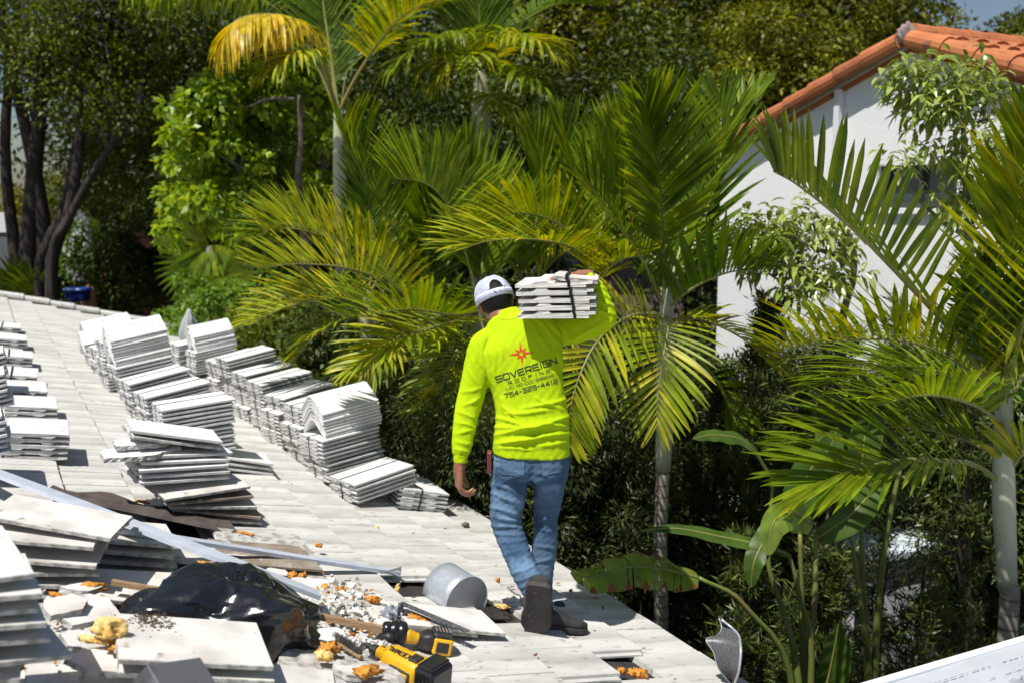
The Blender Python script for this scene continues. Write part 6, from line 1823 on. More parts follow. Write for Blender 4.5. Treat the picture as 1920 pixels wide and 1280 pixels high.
# tall palm with the yellow frond
Y = 12.5
b = ground_of(P(640, 700, Y))
palm('palm_tree', 'tall palm with a smooth grey green trunk and one drooping yellow frond at the top', b,
     [b, P(640, 640, Y), P(640, 480, Y)], [P(640, 482, Y), P(638, 380, Y), P(636, 280, Y), P(634, 205, Y)],
     [dict(p=[(634, 215, 12.5), (615, 150, 12.3), (585, 70, 12.0), (530, 30, 11.7), (450, 35, 11.4), (418, 80, 11.3)], L=.80, n=60, w=.055, dih=-.25, nrm=(-.1, -.1, 1), fwd=(.15, .9), droop=2.8, m='palm_o', rm='rachis_o', start=.42, rr=.028),
      dict(p=[(634, 215, 12.5), (622, 120, 12.7), (605, 0, 12.9), (590, -120, 13)], L=1.0, n=40, w=.045, dih=.3, nrm=(.2, -1, .2), fwd=(.7, 1.2), droop=.3, m='palm_d', start=.2, rr=.03),
      dict(p=[(634, 215, 12.5), (665, 150, 12.4), (715, 75, 12.2), (780, 15, 12.0), (880, -10, 11.8)], L=.85, n=50, w=.045, dih=.3, fwd=(.4, 1.1), droop=.7, m='palm_y', rm='rachis_o', start=.38, rr=.028),
      dict(p=[(634, 215, 12.5), (600, 60, 13.0), (520, -50, 13.3), (400, -70, 13.5), (290, -30, 13.5)], L=.95, n=60, w=.055, dih=-.2, fwd=(.15, .8), droop=2.6, m='palm_g', start=.35, rr=.028),
      dict(p=[(636, 215, 12.5), (660, 110, 13.2), (730, 30, 13.8), (820, 20, 14.2)], L=.85, n=44, w=.045, dih=.3, fwd=(.4, 1.1), droop=.7, m='palm_d', start=.3),
      dict(p=[(634, 215, 12.5), (600, 130, 12.0), (560, 100, 11.6), (510, 130, 11.4)], L=.7, n=40, w=.04, dih=.1, fwd=(.4, 1.1), droop=1.9, m='palm_y', start=.45),
      dict(p=[(634, 215, 12.5), (560, 60, 12.6), (460, -20, 12.4), (330, -60, 12.2), (250, -30, 12.0)], L=.85, n=60, w=.055, dih=-.2, fwd=(.15, .8), droop=2.6, m='palm_g', start=.4)],
     r0=.085, r1=.075, sr=(.075, .085, .055))
# palm at the top middle
Y = 14.0
b = ground_of(P(905, 700, Y))
palm('palm_tree', 'dark stemmed palm high in the middle background with hanging pale tipped fronds', b,
     [b, P(905, 500, Y), P(903, 260, Y)], [P(903, 262, Y), P(903, 200, Y), P(902, 130, Y)],
     [dict(p=[(902, 150, 14), (860, 80, 13.6), (800, 80, 13.2), (740, 130, 13.0)], L=.85, n=44, w=.055, dih=.2, fwd=(.35, 1.05), droop=1.9, m='palm_g'),
      dict(p=[(902, 150, 14), (880, 110, 13.4), (850, 110, 13.0), (820, 150, 12.9)], L=.75, n=30, w=.06, dih=.1, fwd=(.3, 1.0), droop=2.4, m='palm_y'),
      dict(p=[(903, 150, 14), (950, 80, 13.6), (1000, 75, 13.2), (1040, 110, 13.1)], L=.75, n=40, w=.055, dih=.2, fwd=(.35, 1.05), droop=1.9, m='palm_y'),
      dict(p=[(903, 160, 14), (950, 130, 13.6), (1000, 150, 13.2), (1045, 200, 13.1)], L=.75, n=40, w=.055, dih=.2, fwd=(.35, 1.05), droop=1.9, m='palm_g'),
      dict(p=[(902, 150, 14), (900, 60, 14.2), (895, -40, 14.4)], L=.9, n=36, w=.05, dih=.4, nrm=(0, -1, .2), fwd=(.7, 1.2), droop=.3, m='palm_d'),
      dict(p=[(903, 150, 14), (960, 60, 14.5), (1040, 10, 14.9), (1110, 10, 15)], L=.85, n=40, w=.05, dih=.3, fwd=(.5, 1.1), droop=.6, m='palm_d'),
      dict(p=[(902, 150, 14), (850, 40, 14.5), (780, -10, 14.8), (700, 0, 15)], L=.85, n=40, w=.05, dih=.3, fwd=(.5, 1.1), droop=.6, m='palm_y'),
      dict(p=[(903, 170, 14), (935, 190, 13.6), (975, 250, 13.5)], L=.6, n=26, w=.05, dih=.1, fwd=(.35, 1.0), droop=1.0, m='palm_y')],
     r0=.13, r1=.11, sr=(.12, .14, .08))
# small fan palms far left ----------------------------------------
def fan_palm(label, base, hubs, R0, m, n=24):
    root = empty('fan_palm', base, label, 'fan palm', 'fan palms in the background')
    for (hx, hy, hY, ang) in hubs:
        h = P(hx, hy, hY); V = []; Fc = []
        rd = random.Random(int(hx))
        for i in range(n):
            a = R_(ang) + math.pi * 1.35 * (i / (n - 1) - .5)
            d = Vector((math.cos(a), -.35 + rd.uniform(-.1, .1), math.sin(a))).normalized()
            sd = d.cross(Vector((0, 1, 0))).normalized(); b = len(V); p = h.copy(); dd = d.copy()
            for s in range(5):
                w = R0 * .055 * (.3, .9, 1, .7, .05)[s]
                V += [p - sd * w, p + sd * w]; p = p + dd * R0 / 4; dd = (dd + Vector((0, 0, -.14))).normalized()
            for s in range(4): Fc.append((b + 2 * s, b + 2 * s + 1, b + 2 * s + 3, b + 2 * s + 2))
        obj('fan_leaf', V, Fc, m, root)
    V, Fc = tube([base, P(*hubs[0][:3])], .05, 8); obj('trunk', V, Fc, M['bark_grey'], root, smooth=True)
fan_palm('fan palm with round spiky leaves under the bright green tree', ground_of(P(395, 700, 17)), [(392, 462, 17, 235), (372, 500, 17.2, 200), (420, 520, 16.8, 300)], .75, M['palm_g'])
fan_palm('low fan palm at the far left behind the roof edge', ground_of(P(40, 700, 19)), [(38, 545, 19, 90), (70, 560, 18.8, 60), (10, 560, 19, 110)], .8, M['palm_g'])
# ================================================================== broad-leaved trees and shrubs
M['lf_dark'] = leaf_mat('dark leaf', [(.025, .045, .008), (.045, .075, .010), (.075, .105, .012), (.030, .052, .010)], .5, .22, .3, .7, .40, 1.6)  # broad noise paints sunlit and shaded clumps into dark, mid and olive leaves
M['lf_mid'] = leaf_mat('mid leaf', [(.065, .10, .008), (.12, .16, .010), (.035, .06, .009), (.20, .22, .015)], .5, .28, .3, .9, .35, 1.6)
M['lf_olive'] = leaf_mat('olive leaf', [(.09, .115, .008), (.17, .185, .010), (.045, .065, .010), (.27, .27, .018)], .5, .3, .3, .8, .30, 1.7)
M['lf_bright'] = leaf_mat('bright leaf', [(.17, .29, .012), (.25, .37, .015), (.12, .22, .012), (.36, .43, .02)], .42, .34)
M['lf_hedge'] = leaf_mat('hedge leaf', [(.11, .22, .015), (.16, .28, .02), (.08, .16, .012)], .5, .25)
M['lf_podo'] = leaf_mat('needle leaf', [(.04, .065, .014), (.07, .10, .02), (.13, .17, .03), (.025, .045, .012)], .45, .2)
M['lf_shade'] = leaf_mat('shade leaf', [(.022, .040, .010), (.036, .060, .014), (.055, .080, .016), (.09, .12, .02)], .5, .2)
M['lf_scheff'] = leaf_mat('glossy leaflet', [(.22, .31, .05), (.30, .38, .08), (.40, .45, .12), (.14, .22, .04)], .3, .25)
# backdrop trees: dark wall of crowns
def bgtree(label, px, py, Y, rx, rz, k, n, size, lm, seed, trunk_px=None, cr=.8, ry=None, group='trees in the background', name='broadleaf_tree', shell=.5, nl=14, tr=.2):
    c = P(px, py, Y); ry = ry or rx * .8
    cl = crown_clumps(c, (rx, ry, rz), k, cr, seed, shell)
    cl = cl[cl[:, 2] > .5]
    base = ground_of(c)
    tr_ = [([base, base.lerp(c, .4) + Vector((.2, .1, 0)), c + Vector((0, 0, -.3 * rz))], tr, tr * .4)]
    if trunk_px: tr_ = trunk_px
    return tree(name, label, 'tree', base, tr_, cl, n, size, lm, M['bark_dark'], seed=seed, group=group, nl=nl, limb_r=.07)
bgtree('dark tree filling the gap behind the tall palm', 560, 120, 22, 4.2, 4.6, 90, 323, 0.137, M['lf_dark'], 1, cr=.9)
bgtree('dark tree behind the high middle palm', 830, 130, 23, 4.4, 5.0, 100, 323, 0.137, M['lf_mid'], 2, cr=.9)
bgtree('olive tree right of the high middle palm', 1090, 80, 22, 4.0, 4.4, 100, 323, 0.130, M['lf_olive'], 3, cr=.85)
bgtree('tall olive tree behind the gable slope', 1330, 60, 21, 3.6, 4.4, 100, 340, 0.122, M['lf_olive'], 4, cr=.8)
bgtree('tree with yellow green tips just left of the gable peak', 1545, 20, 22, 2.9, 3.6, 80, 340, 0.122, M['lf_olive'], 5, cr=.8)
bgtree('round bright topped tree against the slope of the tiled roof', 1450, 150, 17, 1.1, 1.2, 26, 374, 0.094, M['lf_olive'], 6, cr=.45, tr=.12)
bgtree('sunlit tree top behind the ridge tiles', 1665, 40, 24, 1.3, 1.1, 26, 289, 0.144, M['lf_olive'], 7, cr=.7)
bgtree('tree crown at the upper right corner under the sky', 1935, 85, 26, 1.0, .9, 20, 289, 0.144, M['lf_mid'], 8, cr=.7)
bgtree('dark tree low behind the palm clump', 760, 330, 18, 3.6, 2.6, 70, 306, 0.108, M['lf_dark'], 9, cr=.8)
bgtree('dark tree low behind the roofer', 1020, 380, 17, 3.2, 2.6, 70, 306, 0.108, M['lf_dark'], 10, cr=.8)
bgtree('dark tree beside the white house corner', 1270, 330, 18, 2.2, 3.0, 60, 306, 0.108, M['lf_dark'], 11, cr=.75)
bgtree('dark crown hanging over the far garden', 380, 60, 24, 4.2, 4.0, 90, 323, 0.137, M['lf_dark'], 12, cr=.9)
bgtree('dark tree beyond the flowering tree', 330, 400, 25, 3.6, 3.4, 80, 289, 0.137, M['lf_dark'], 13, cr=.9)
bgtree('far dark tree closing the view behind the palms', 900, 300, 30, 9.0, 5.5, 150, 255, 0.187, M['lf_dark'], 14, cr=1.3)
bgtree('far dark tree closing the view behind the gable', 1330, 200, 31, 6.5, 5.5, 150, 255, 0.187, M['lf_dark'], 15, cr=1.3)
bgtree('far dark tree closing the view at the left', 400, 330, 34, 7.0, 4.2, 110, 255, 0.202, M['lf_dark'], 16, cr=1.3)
# big many-stemmed tree at the left
Y = 19
def pts(*a): return [P(x, y, yy) for x, y, yy in a]
base = ground_of(P(75, 540, Y))
g0 = lambda x: ground_of(P(x, 540, Y))
trunks = [([g0(55), P(55, 520, Y), P(60, 380, Y), P(75, 200, Y), P(90, 40, Y), P(100, -120, Y)], .21, .08),
          ([g0(85), P(85, 520, Y), P(80, 400, Y), P(50, 250, Y), P(15, 100, Y), P(-10, -60, Y)], .17, .07),
          ([g0(70), P(75, 520, 18.7), P(120, 400, 18.6), P(140, 290, 18.6), P(190, 150, 18.6), P(235, 0, 18.6)], .13, .06),
          ([g0(95), P(95, 520, 18.5), P(130, 400, 18.3), P(150, 260, 18.3), P(145, 120, 18.4), P(170, -20, 18.5)], .13, .06),
          ([g0(30), P(30, 500, 19.3), P(10, 300, 19.3), P(20, 120, 19.3), P(45, -40, 19.3)], .14, .06),
          ([g0(100), P(100, 500, 18.2), P(125, 420, 18.1), P(190, 300, 18.0), P(260, 210, 18.0)], .10, .05)]
cl = np.vstack([crown_clumps(P(80, 40, 19), (3.4, 2.6, 2.6), 62, .75, 21, .25), crown_clumps(P(250, 120, 18.5), (2.0, 2.0, 2.0), 32, .6, 22, .3), crown_clumps(P(230, 330, 19.5), (1.2, 1.2, .9), 10, .5, 23, .2)])
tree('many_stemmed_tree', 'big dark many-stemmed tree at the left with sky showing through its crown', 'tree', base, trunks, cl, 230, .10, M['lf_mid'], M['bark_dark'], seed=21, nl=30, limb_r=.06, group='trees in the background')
# bright green tree
Y = 14
base = ground_of(P(560, 520, Y))
rg = random.Random(77)
core = [(360, 200, .0, 26), (400, 250, .1, 34), (350, 300, .0, 30), (440, 200, .2, 30), (480, 170, .3, 30), (540, 170, .4, 34), (590, 190, .5, 34), (430, 300, .1, 36), (390, 350, -.1, 34), (360, 400, -.2, 30), (420, 410, -.2, 32),
        (500, 240, .2, 34), (560, 250, .3, 34), (610, 270, .4, 30), (520, 320, .2, 30), (470, 350, .0, 28), (450, 430, -.3, 22), (490, 410, -.2, 22), (335, 245, .0, 20), (330, 350, 0, 18), (560, 130, .4, 22), (460, 140, .3, 20), (405, 165, .1, 18), (590, 330, .3, 24)]
cl = []
for (x, y, d, r) in core:
    for _ in range(7):
        q = P(x + rg.gauss(0, r * .95), y + rg.gauss(0, r * .8), Y + d + rg.uniform(-.7, .7)); cl.append(q[:] + (rg.uniform(.10, .24),))
t0 = base
trunks = [([base, P(575, 470, Y), P(560, 400, Y), P(500, 330, Y)], .11, .05), ([base, P(575, 470, Y), P(600, 360, Y + .2), P(610, 250, Y + .2), P(580, 180, Y + .2)], .09, .03),
          ([P(560, 400, Y), P(520, 370, Y), P(470, 340, Y - .1), P(430, 300, Y)], .05, .02), ([P(575, 450, Y), P(560, 330, Y - .6), P(565, 260, Y - .6), P(560, 180, Y - .5)], .05, .03)]
tree('bright_green_tree', 'bright lime green leafy tree left of the tall palm', 'tree', base, trunks, np.array(cl), 62, .125, M['lf_bright'], M['bark_grey'], asp=.62, seed=31, nl=16, limb_r=.035, group='trees in the background', droop=.5)
# hedge and shrubs
def shrub(label, px, py, Y, rx, ry, rz, k, n, size, lm, seed, cr=.35, asp=.5, cat='shrub', name='shrub', shell=.45, group='shrubs behind the roof', droop=.2, flat=.5):
    c = P(px, py, Y)
    cl = crown_clumps(c, (rx, ry, rz), k, cr, seed, shell)
    cl = cl[cl[:, 2] > .1]
    base = ground_of(c)
    top = max(.4, c.z)
    mb = MB(); rd = random.Random(seed)
    for _ in range(5): limbs(mb, base, [c + Vector((rd.uniform(-.6, .6) * rx, rd.uniform(-.5, .5) * ry, rd.uniform(-.3, .5) * rz))], .03, seed=rd.randrange(99), seg=6)
    root = empty(name, base, label, cat, group)
    mb.build('stem', M['bark_dark'], root, smooth=True)
    V, Fq = leaf_cloud(cl, n, size, asp, seed, droop, flat=flat)
    obj('foliage', V, Fq, lm, root)
    return root
shrub('bright clipped hedge mass beyond the eave row of tiles', 500, 590, 17, 1.9, 1.2, .9, 46, 300, .10, M['lf_hedge'], 41, .32, group='shrubs behind the roof', name='hedge', cat='hedge')
shrub('low bright hedge right of the grey closed umbrella', 450, 640, 15.5, 1.2, 1.0, .8, 30, 260, .10, M['lf_hedge'], 42, .3, name='hedge', cat='hedge')
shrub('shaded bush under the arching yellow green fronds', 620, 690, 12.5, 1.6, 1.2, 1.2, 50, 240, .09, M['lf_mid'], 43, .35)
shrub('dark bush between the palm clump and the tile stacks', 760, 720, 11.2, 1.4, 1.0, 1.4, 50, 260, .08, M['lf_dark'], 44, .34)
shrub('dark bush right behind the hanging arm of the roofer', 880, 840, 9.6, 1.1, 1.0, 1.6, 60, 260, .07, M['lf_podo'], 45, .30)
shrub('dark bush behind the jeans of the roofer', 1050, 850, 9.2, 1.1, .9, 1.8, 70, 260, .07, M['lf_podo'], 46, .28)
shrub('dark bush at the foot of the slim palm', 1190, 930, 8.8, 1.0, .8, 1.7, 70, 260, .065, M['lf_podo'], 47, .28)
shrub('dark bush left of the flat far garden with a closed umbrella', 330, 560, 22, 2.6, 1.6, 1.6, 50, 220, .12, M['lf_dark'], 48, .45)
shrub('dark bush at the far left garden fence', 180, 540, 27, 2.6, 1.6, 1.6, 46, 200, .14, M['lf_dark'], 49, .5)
shrub('yellow green bush behind the many-stemmed tree', 110, 430, 27, 2.2, 1.5, 2.0, 46, 200, .16, leaf_mat('yellow leaf', [(.16, .17, .02), (.25, .22, .02), (.10, .13, .02)], .5, .35), 50, .5)
for i, (x, y, Y_, rx, rz) in enumerate([(1370, 930, 8.9, .9, 1.5), (1480, 900, 9.0, .8, 1.5), (1590, 880, 9.1, .8, 1.3), (1700, 860, 8.9, .8, 1.1), (1830, 860, 8.4, .8, 1.3), (1910, 900, 7.8, .6, 1.3)]):
    shrub(['dense dark bush against the foot of the white house, ' + w for w in ('leftmost, right of the slim palm', 'second from the slim palm', 'behind the paddle-leaved plants', 'above the white shed', 'left of the fat crownshaft', 'right of the fat crownshaft')][i], x, y, Y_, rx, .5, rz, 60, 240, .075, M['lf_podo'], 90 + i, .28, asp=.3)
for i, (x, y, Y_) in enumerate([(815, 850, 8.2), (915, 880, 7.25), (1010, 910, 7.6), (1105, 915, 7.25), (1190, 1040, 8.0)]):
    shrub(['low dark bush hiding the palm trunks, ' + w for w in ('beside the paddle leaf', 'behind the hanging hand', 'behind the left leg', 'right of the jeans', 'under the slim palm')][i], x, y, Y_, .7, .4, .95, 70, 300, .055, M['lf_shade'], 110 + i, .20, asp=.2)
# podocarpus: upright needle-leaved screening shrubs
def podo(label, px, Y, top_py, w, seed, n=9000, size=.085, lm='lf_podo', group='needle-leaved screening shrubs'):
    rg = np.random.default_rng(seed)
    base = ground_of(P(px, 1000, Y)); zt = P(px, top_py, Y).z
    root = empty('podocarpus', base, label, 'shrub', group)
    mb = MB(); k = 150
    t = rg.uniform(.03, 1, k); ang = rg.uniform(0, 6.28, k); r = w * (1 - t ** 3 * .75) * rg.uniform(.25, 1, k)
    tips = np.stack([base.x + np.cos(ang) * r, base.y + np.sin(ang) * r * .8, t * zt], 1)
    sb = np.stack([np.full(k, base.x), np.full(k, base.y), np.maximum(.1, t * zt - r * .8)], 1) + rg.normal(size=(k, 3)) * .03
    lead = [base + Vector((.02 * math.sin(i), .02 * math.cos(i * 2), zt * i / 8)) for i in range(9)]
    mb.tube(lead, [.035 * (1 - i / 9) + .006 for i in range(9)], 7)
    for i in range(0, k, 2): mb.tube([sb[i], (sb[i] + tips[i]) / 2 - np.array([0, 0, .03]), tips[i]], [.008, .005, .003], 4, cap=False)
    mb.build('stem', M['bark_dark'], root, smooth=True)
    per = n // k
    c = np.repeat(tips, per, 0); s_ = np.repeat(sb, per, 0); N_ = len(c)
    u = rg.uniform(.35, 1.05, N_)[:, None]
    pos = s_ + (c - s_) * u + rg.normal(size=(N_, 3)) * .025
    brd = (c - s_); brd /= np.linalg.norm(brd, axis=1)[:, None]
    ax = brd * .7 + rg.normal(size=(N_, 3)) * .65; ax[:, 2] += .15; ax /= np.linalg.norm(ax, axis=1)[:, None]
    sd = np.cross(ax, rg.normal(size=(N_, 3))); sd /= np.linalg.norm(sd, axis=1)[:, None]
    L = size * rg.uniform(.6, 1.25, N_)[:, None]; W = L * .075
    V = np.stack([pos, pos + ax * L * .45 - sd * W, pos + ax * L, pos + ax * L * .45 + sd * W], 1).reshape(-1, 3)
    i = np.arange(N_) * 4
    obj('foliage', V, np.stack([i, i + 1, i + 2, i + 3], 1), M[lm], root)
for i, (px, Y, ty, w, n, lab) in enumerate([
        (1340, 8.0, 690, .55, 16000, 'needle-leaved shrub directly right of the slim palm trunk'), (1430, 7.6, 560, .5, 16000, 'tall thin needle-leaved shrub in front of the white house wall'),
        (1500, 8.6, 700, .6, 15000, 'dark needle-leaved shrub behind the paddle leaf stems'), (1560, 7.4, 620, .5, 9000, 'needle-leaved shrub left of the white garden box'),
        (1660, 6.9, 560, .45, 5200, 'needle-leaved shrub with light new growth in front of the white box'), (1805, 7.2, 720, .45, 9000, 'needle-leaved shrub between the white box and the right hand palm'),
        (1870, 7.8, 700, .6, 14000, 'needle-leaved shrub behind the fat crownshaft'), (1280, 9.6, 740, .7, 14000, 'needle-leaved shrub in the dark behind the slim palm'),
        (1540, 6.3, 1010, .5, 12000, 'low needle-leaved shrub at the bottom between the paddle leaf plants'), (1730, 6.4, 1060, .5, 6000, 'low needle-leaved shrub above the stripped wing roof'),
        (1400, 6.6, 1000, .5, 12000, 'low needle-leaved shrub behind the bent gutter guard'), (1150, 7.9, 880, .55, 14000, 'needle-leaved shrub between the roofer and the slim palm')]):
    podo(lab, px, Y, ty, w, 60 + i, n)
# ================================================================== paddle-leaved plants (banana kind)
M['paddle'] = leaf_mat('paddle leaf', [(.04, .085, .012), (.06, .115, .015), (.08, .14, .018)], .46, .3, .35)
M['paddle_l'] = leaf_mat('light paddle leaf', [(.16, .24, .03), (.20, .28, .04)], .32, .38)
M['paddle_stem'] = mat('paddle stem', (.12, .20, .035), .45, (.20, .17, .05), 4)
M['scorch'] = mat('scorched leaf edge', (.20, .07, .02), .8)
def paddle(ctrl, W, nrm, seed=0, tear=.15, fold=.25, cut=.0, wave=.03, n=150):
    rd = random.Random(seed); C = spline(ctrl, n); V = []; Fc = []; Mi = []
    n_ = Vector(nrm).normalized(); m = 7
    tears = {sg: sorted(rd.uniform(.12, .92) for _ in range(int(tear * 30))) for sg in (1, -1)}
    rows = []
    for sg in (1, -1):
        prev = None; ofs = 0
        for i in range(n):
            t = i / (n - 1); T = (C[min(i + 1, n - 1)] - C[max(i - 1, 0)]).normalized()
            S = T.cross(n_).normalized() * sg; U = (S.cross(T) * sg).normalized()
            if U.dot(n_) < 0: U = -U
            hw = W * (math.sin(math.pi * min(1, (t * .97 + .03)) ** .75)) ** .6 if t < .999 else .002
            if t > 1 - cut: hw = W * .9
            row = []
            tr = sum(1 for q in tears[sg] if q < t)
            dz = (tr * 7919 % 13 / 13 - .5) * .16 * (tear > .05)
            for j in range(m):
                x = j / (m - 1)
                p = C[i] + S * hw * x * math.cos(fold) + U * hw * x * (math.sin(fold) + dz) + Vector((0, 0, -1)) * (hw * x * x * (.25 + abs(dz) * 1.5)) + U * wave * math.sin(i * .22 + sg) * x * hw * 2 + T * hw * x * .25
                row.append(len(V)); V.append(p)
            if prev is not None and prev[1] == tr:
                for j in range(m - 1):
                    f = (prev[0][j], row[j], row[j + 1], prev[0][j + 1]); Fc.append(f if sg > 0 else f[::-1]); Mi.append(1 if (cut < 0 and j >= m - 1 - int(2.2 * max(0, math.sin(i * .35)) + rd.random())) else 0)
            prev = (row, tr)
    rv, rf = tube(C, [.010 * (1 - .7 * i / n) for i in range(n)], 6)
    return V, Fc, Mi, rv, rf
def paddle_plant(label, base, leaves, stems, group='paddle-leaved plants beside the roof'):
    root = empty('paddle_plant', base, label, 'paddle plant', group)
    for s in stems:
        q = [P(*a) if not isinstance(a, Vector) else a for a in s[0]]
        C = spline(q, 16); V, Fc = tube(C, [s[1] + (s[2] - s[1]) * i / 15 for i in range(16)], 8)
        obj('stalk', V, Fc, M['paddle_stem'], root, smooth=True)
    for i, lf in enumerate(leaves):
        lf = dict(lf); mk = lf.pop('m', 'paddle'); lab = lf.pop('label', None); lf['ctrl'] = [P(*a) for a in lf['ctrl']]
        V, Fc, Mi, rv, rf = paddle(seed=i * 7 + int(base.x * 5), **lf)
        b_ = len(V)
        o = obj('leaf_blade', list(V) + list(rv), Fc + [tuple(k + b_ for k in q) for q in rf], [M[mk], M['scorch'], M['paddle_stem']], root, smooth=True, midx=Mi + [2] * len(rf))
        if lab: o['label'] = lab
g1 = ground_of(P(1590, 1280, 5.6)); g2 = ground_of(P(1660, 1280, 5.9)); g3 = ground_of(P(1480, 1280, 5.5))
paddle_plant('paddle-leaved plant whose torn leaf arches over the eave right of the roofer', g3,
    [dict(ctrl=[(1310, 1082, 5.3), (1250, 1068, 5.25), (1180, 1062, 5.2), (1110, 1080, 5.15), (1070, 1074, 5.1)], W=.115, nrm=(.0, -.6, .9), tear=.35, fold=.15, m='paddle_l', cut=-1, wave=.05, label='pale torn leaf with scorched edges'),
     dict(ctrl=[(1480, 1040, 5.5), (1420, 1020, 5.4), (1350, 1005, 5.4), (1270, 990, 5.4), (1200, 994, 5.4)], W=.055, nrm=(0, -.5, 1), tear=.0, fold=.25)],
    [([g3, (1490, 1330, 5.45), (1400, 1140, 5.35), (1310, 1082, 5.3)], .025, .011), ([g3, (1520, 1300, 5.5), (1500, 1120, 5.5), (1480, 1040, 5.5)], .025, .010)])
paddle_plant('paddle-leaved plant with a cluster of broad upright leaves below the long right hand frond', g1,
    [dict(ctrl=[(1450, 900, 5.7), (1400, 830, 5.6), (1340, 815, 5.5), (1300, 822, 5.4)], W=.075, nrm=(.1, -.4, 1), tear=.03, fold=.2),
     dict(ctrl=[(1470, 950, 5.5), (1440, 1000, 5.4), (1415, 1050, 5.3), (1408, 1100, 5.3)], W=.07, nrm=(-.6, -1, .3), tear=.05, fold=.3),
     dict(ctrl=[(1500, 1000, 5.6), (1500, 940, 5.6), (1520, 880, 5.6), (1555, 840, 5.6), (1570, 800, 5.6)], W=.11, nrm=(-.4, -1, .3), tear=.03, fold=.15, m='paddle'),
     dict(ctrl=[(1520, 980, 5.4), (1480, 960, 5.3), (1450, 980, 5.25), (1440, 1040, 5.2)], W=.085, nrm=(0, -.9, .5), tear=.03, fold=.2, m='paddle_l'),
     dict(ctrl=[(1530, 1010, 5.7), (1600, 960, 5.7), (1640, 910, 5.8), (1670, 860, 5.8)], W=.09, nrm=(-.4, -1, .3), tear=.04, fold=.2),
     dict(ctrl=[(1545, 1300, 5.0), (1555, 1260, 5.0), (1565, 1210, 5.0), (1572, 1170, 5.0)], W=.10, nrm=(.2, -1, .2), tear=.0, fold=.3)],
    [([g1, (1510, 1280, 5.6), (1503, 1120, 5.6), (1500, 1000, 5.6)], .028, .012), ([g1, (1520, 1280, 5.6), (1528, 1120, 5.6), (1530, 1000, 5.7)], .028, .012), ([g1, (1500, 1300, 5.5), (1470, 1150, 5.6), (1440, 1050, 5.6), (1450, 900, 5.7)], .026, .010)])
paddle_plant('paddle-leaved plant with large leaves in front of the white garden box', g2,
    [dict(ctrl=[(1615, 900, 5.9), (1620, 830, 5.9), (1630, 790, 5.95), (1645, 740, 6.0)], W=.10, nrm=(-.2, -1, .2), tear=.03, fold=.2),
     dict(ctrl=[(1560, 850, 6.0), (1600, 780, 6.1), (1610, 720, 6.1), (1600, 680, 6.2)], W=.09, nrm=(.3, -1, .1), tear=.03, fold=.15),
     dict(ctrl=[(1590, 960, 5.8), (1580, 900, 5.8), (1560, 850, 5.8), (1530, 810, 5.8)], W=.10, nrm=(.1, -1, .3), tear=.05, fold=.25, m='paddle_l')],
    [([g2, (1628, 1280, 5.9), (1617, 1080, 5.9), (1615, 900, 5.9)], .028, .012), ([g2, (1640, 1280, 5.9), (1650, 1100, 5.85), (1670, 960, 5.8), (1690, 870, 5.8)], .028, .012), ([g2, (1630, 1300, 5.9), (1620, 1180, 5.8), (1590, 960, 5.8)], .03, .012)])
g4 = ground_of(P(800, 900, 9))
paddle_plant('paddle-leaved plant behind the nearest tile stacks', g4,
    [dict(ctrl=[(860, 860, 9.0), (830, 800, 8.9), (770, 768, 8.8), (705, 765, 8.7)], W=.17, nrm=(.0, -.6, 1), tear=.05, fold=.1), 
     dict(ctrl=[(865, 900, 9), (820, 870, 8.9), (770, 862, 8.8), (730, 880, 8.8)], W=.12, nrm=(0, -.6, 1), tear=.03, fold=.2),
     dict(ctrl=[(900, 960, 8.6), (880, 940, 8.5), (850, 935, 8.5)], W=.10, nrm=(0, -.7, 1), tear=.0, fold=.2)],
    [([g4, P(870, 1000, 9), P(860, 860, 9.0)], .03, .012)])
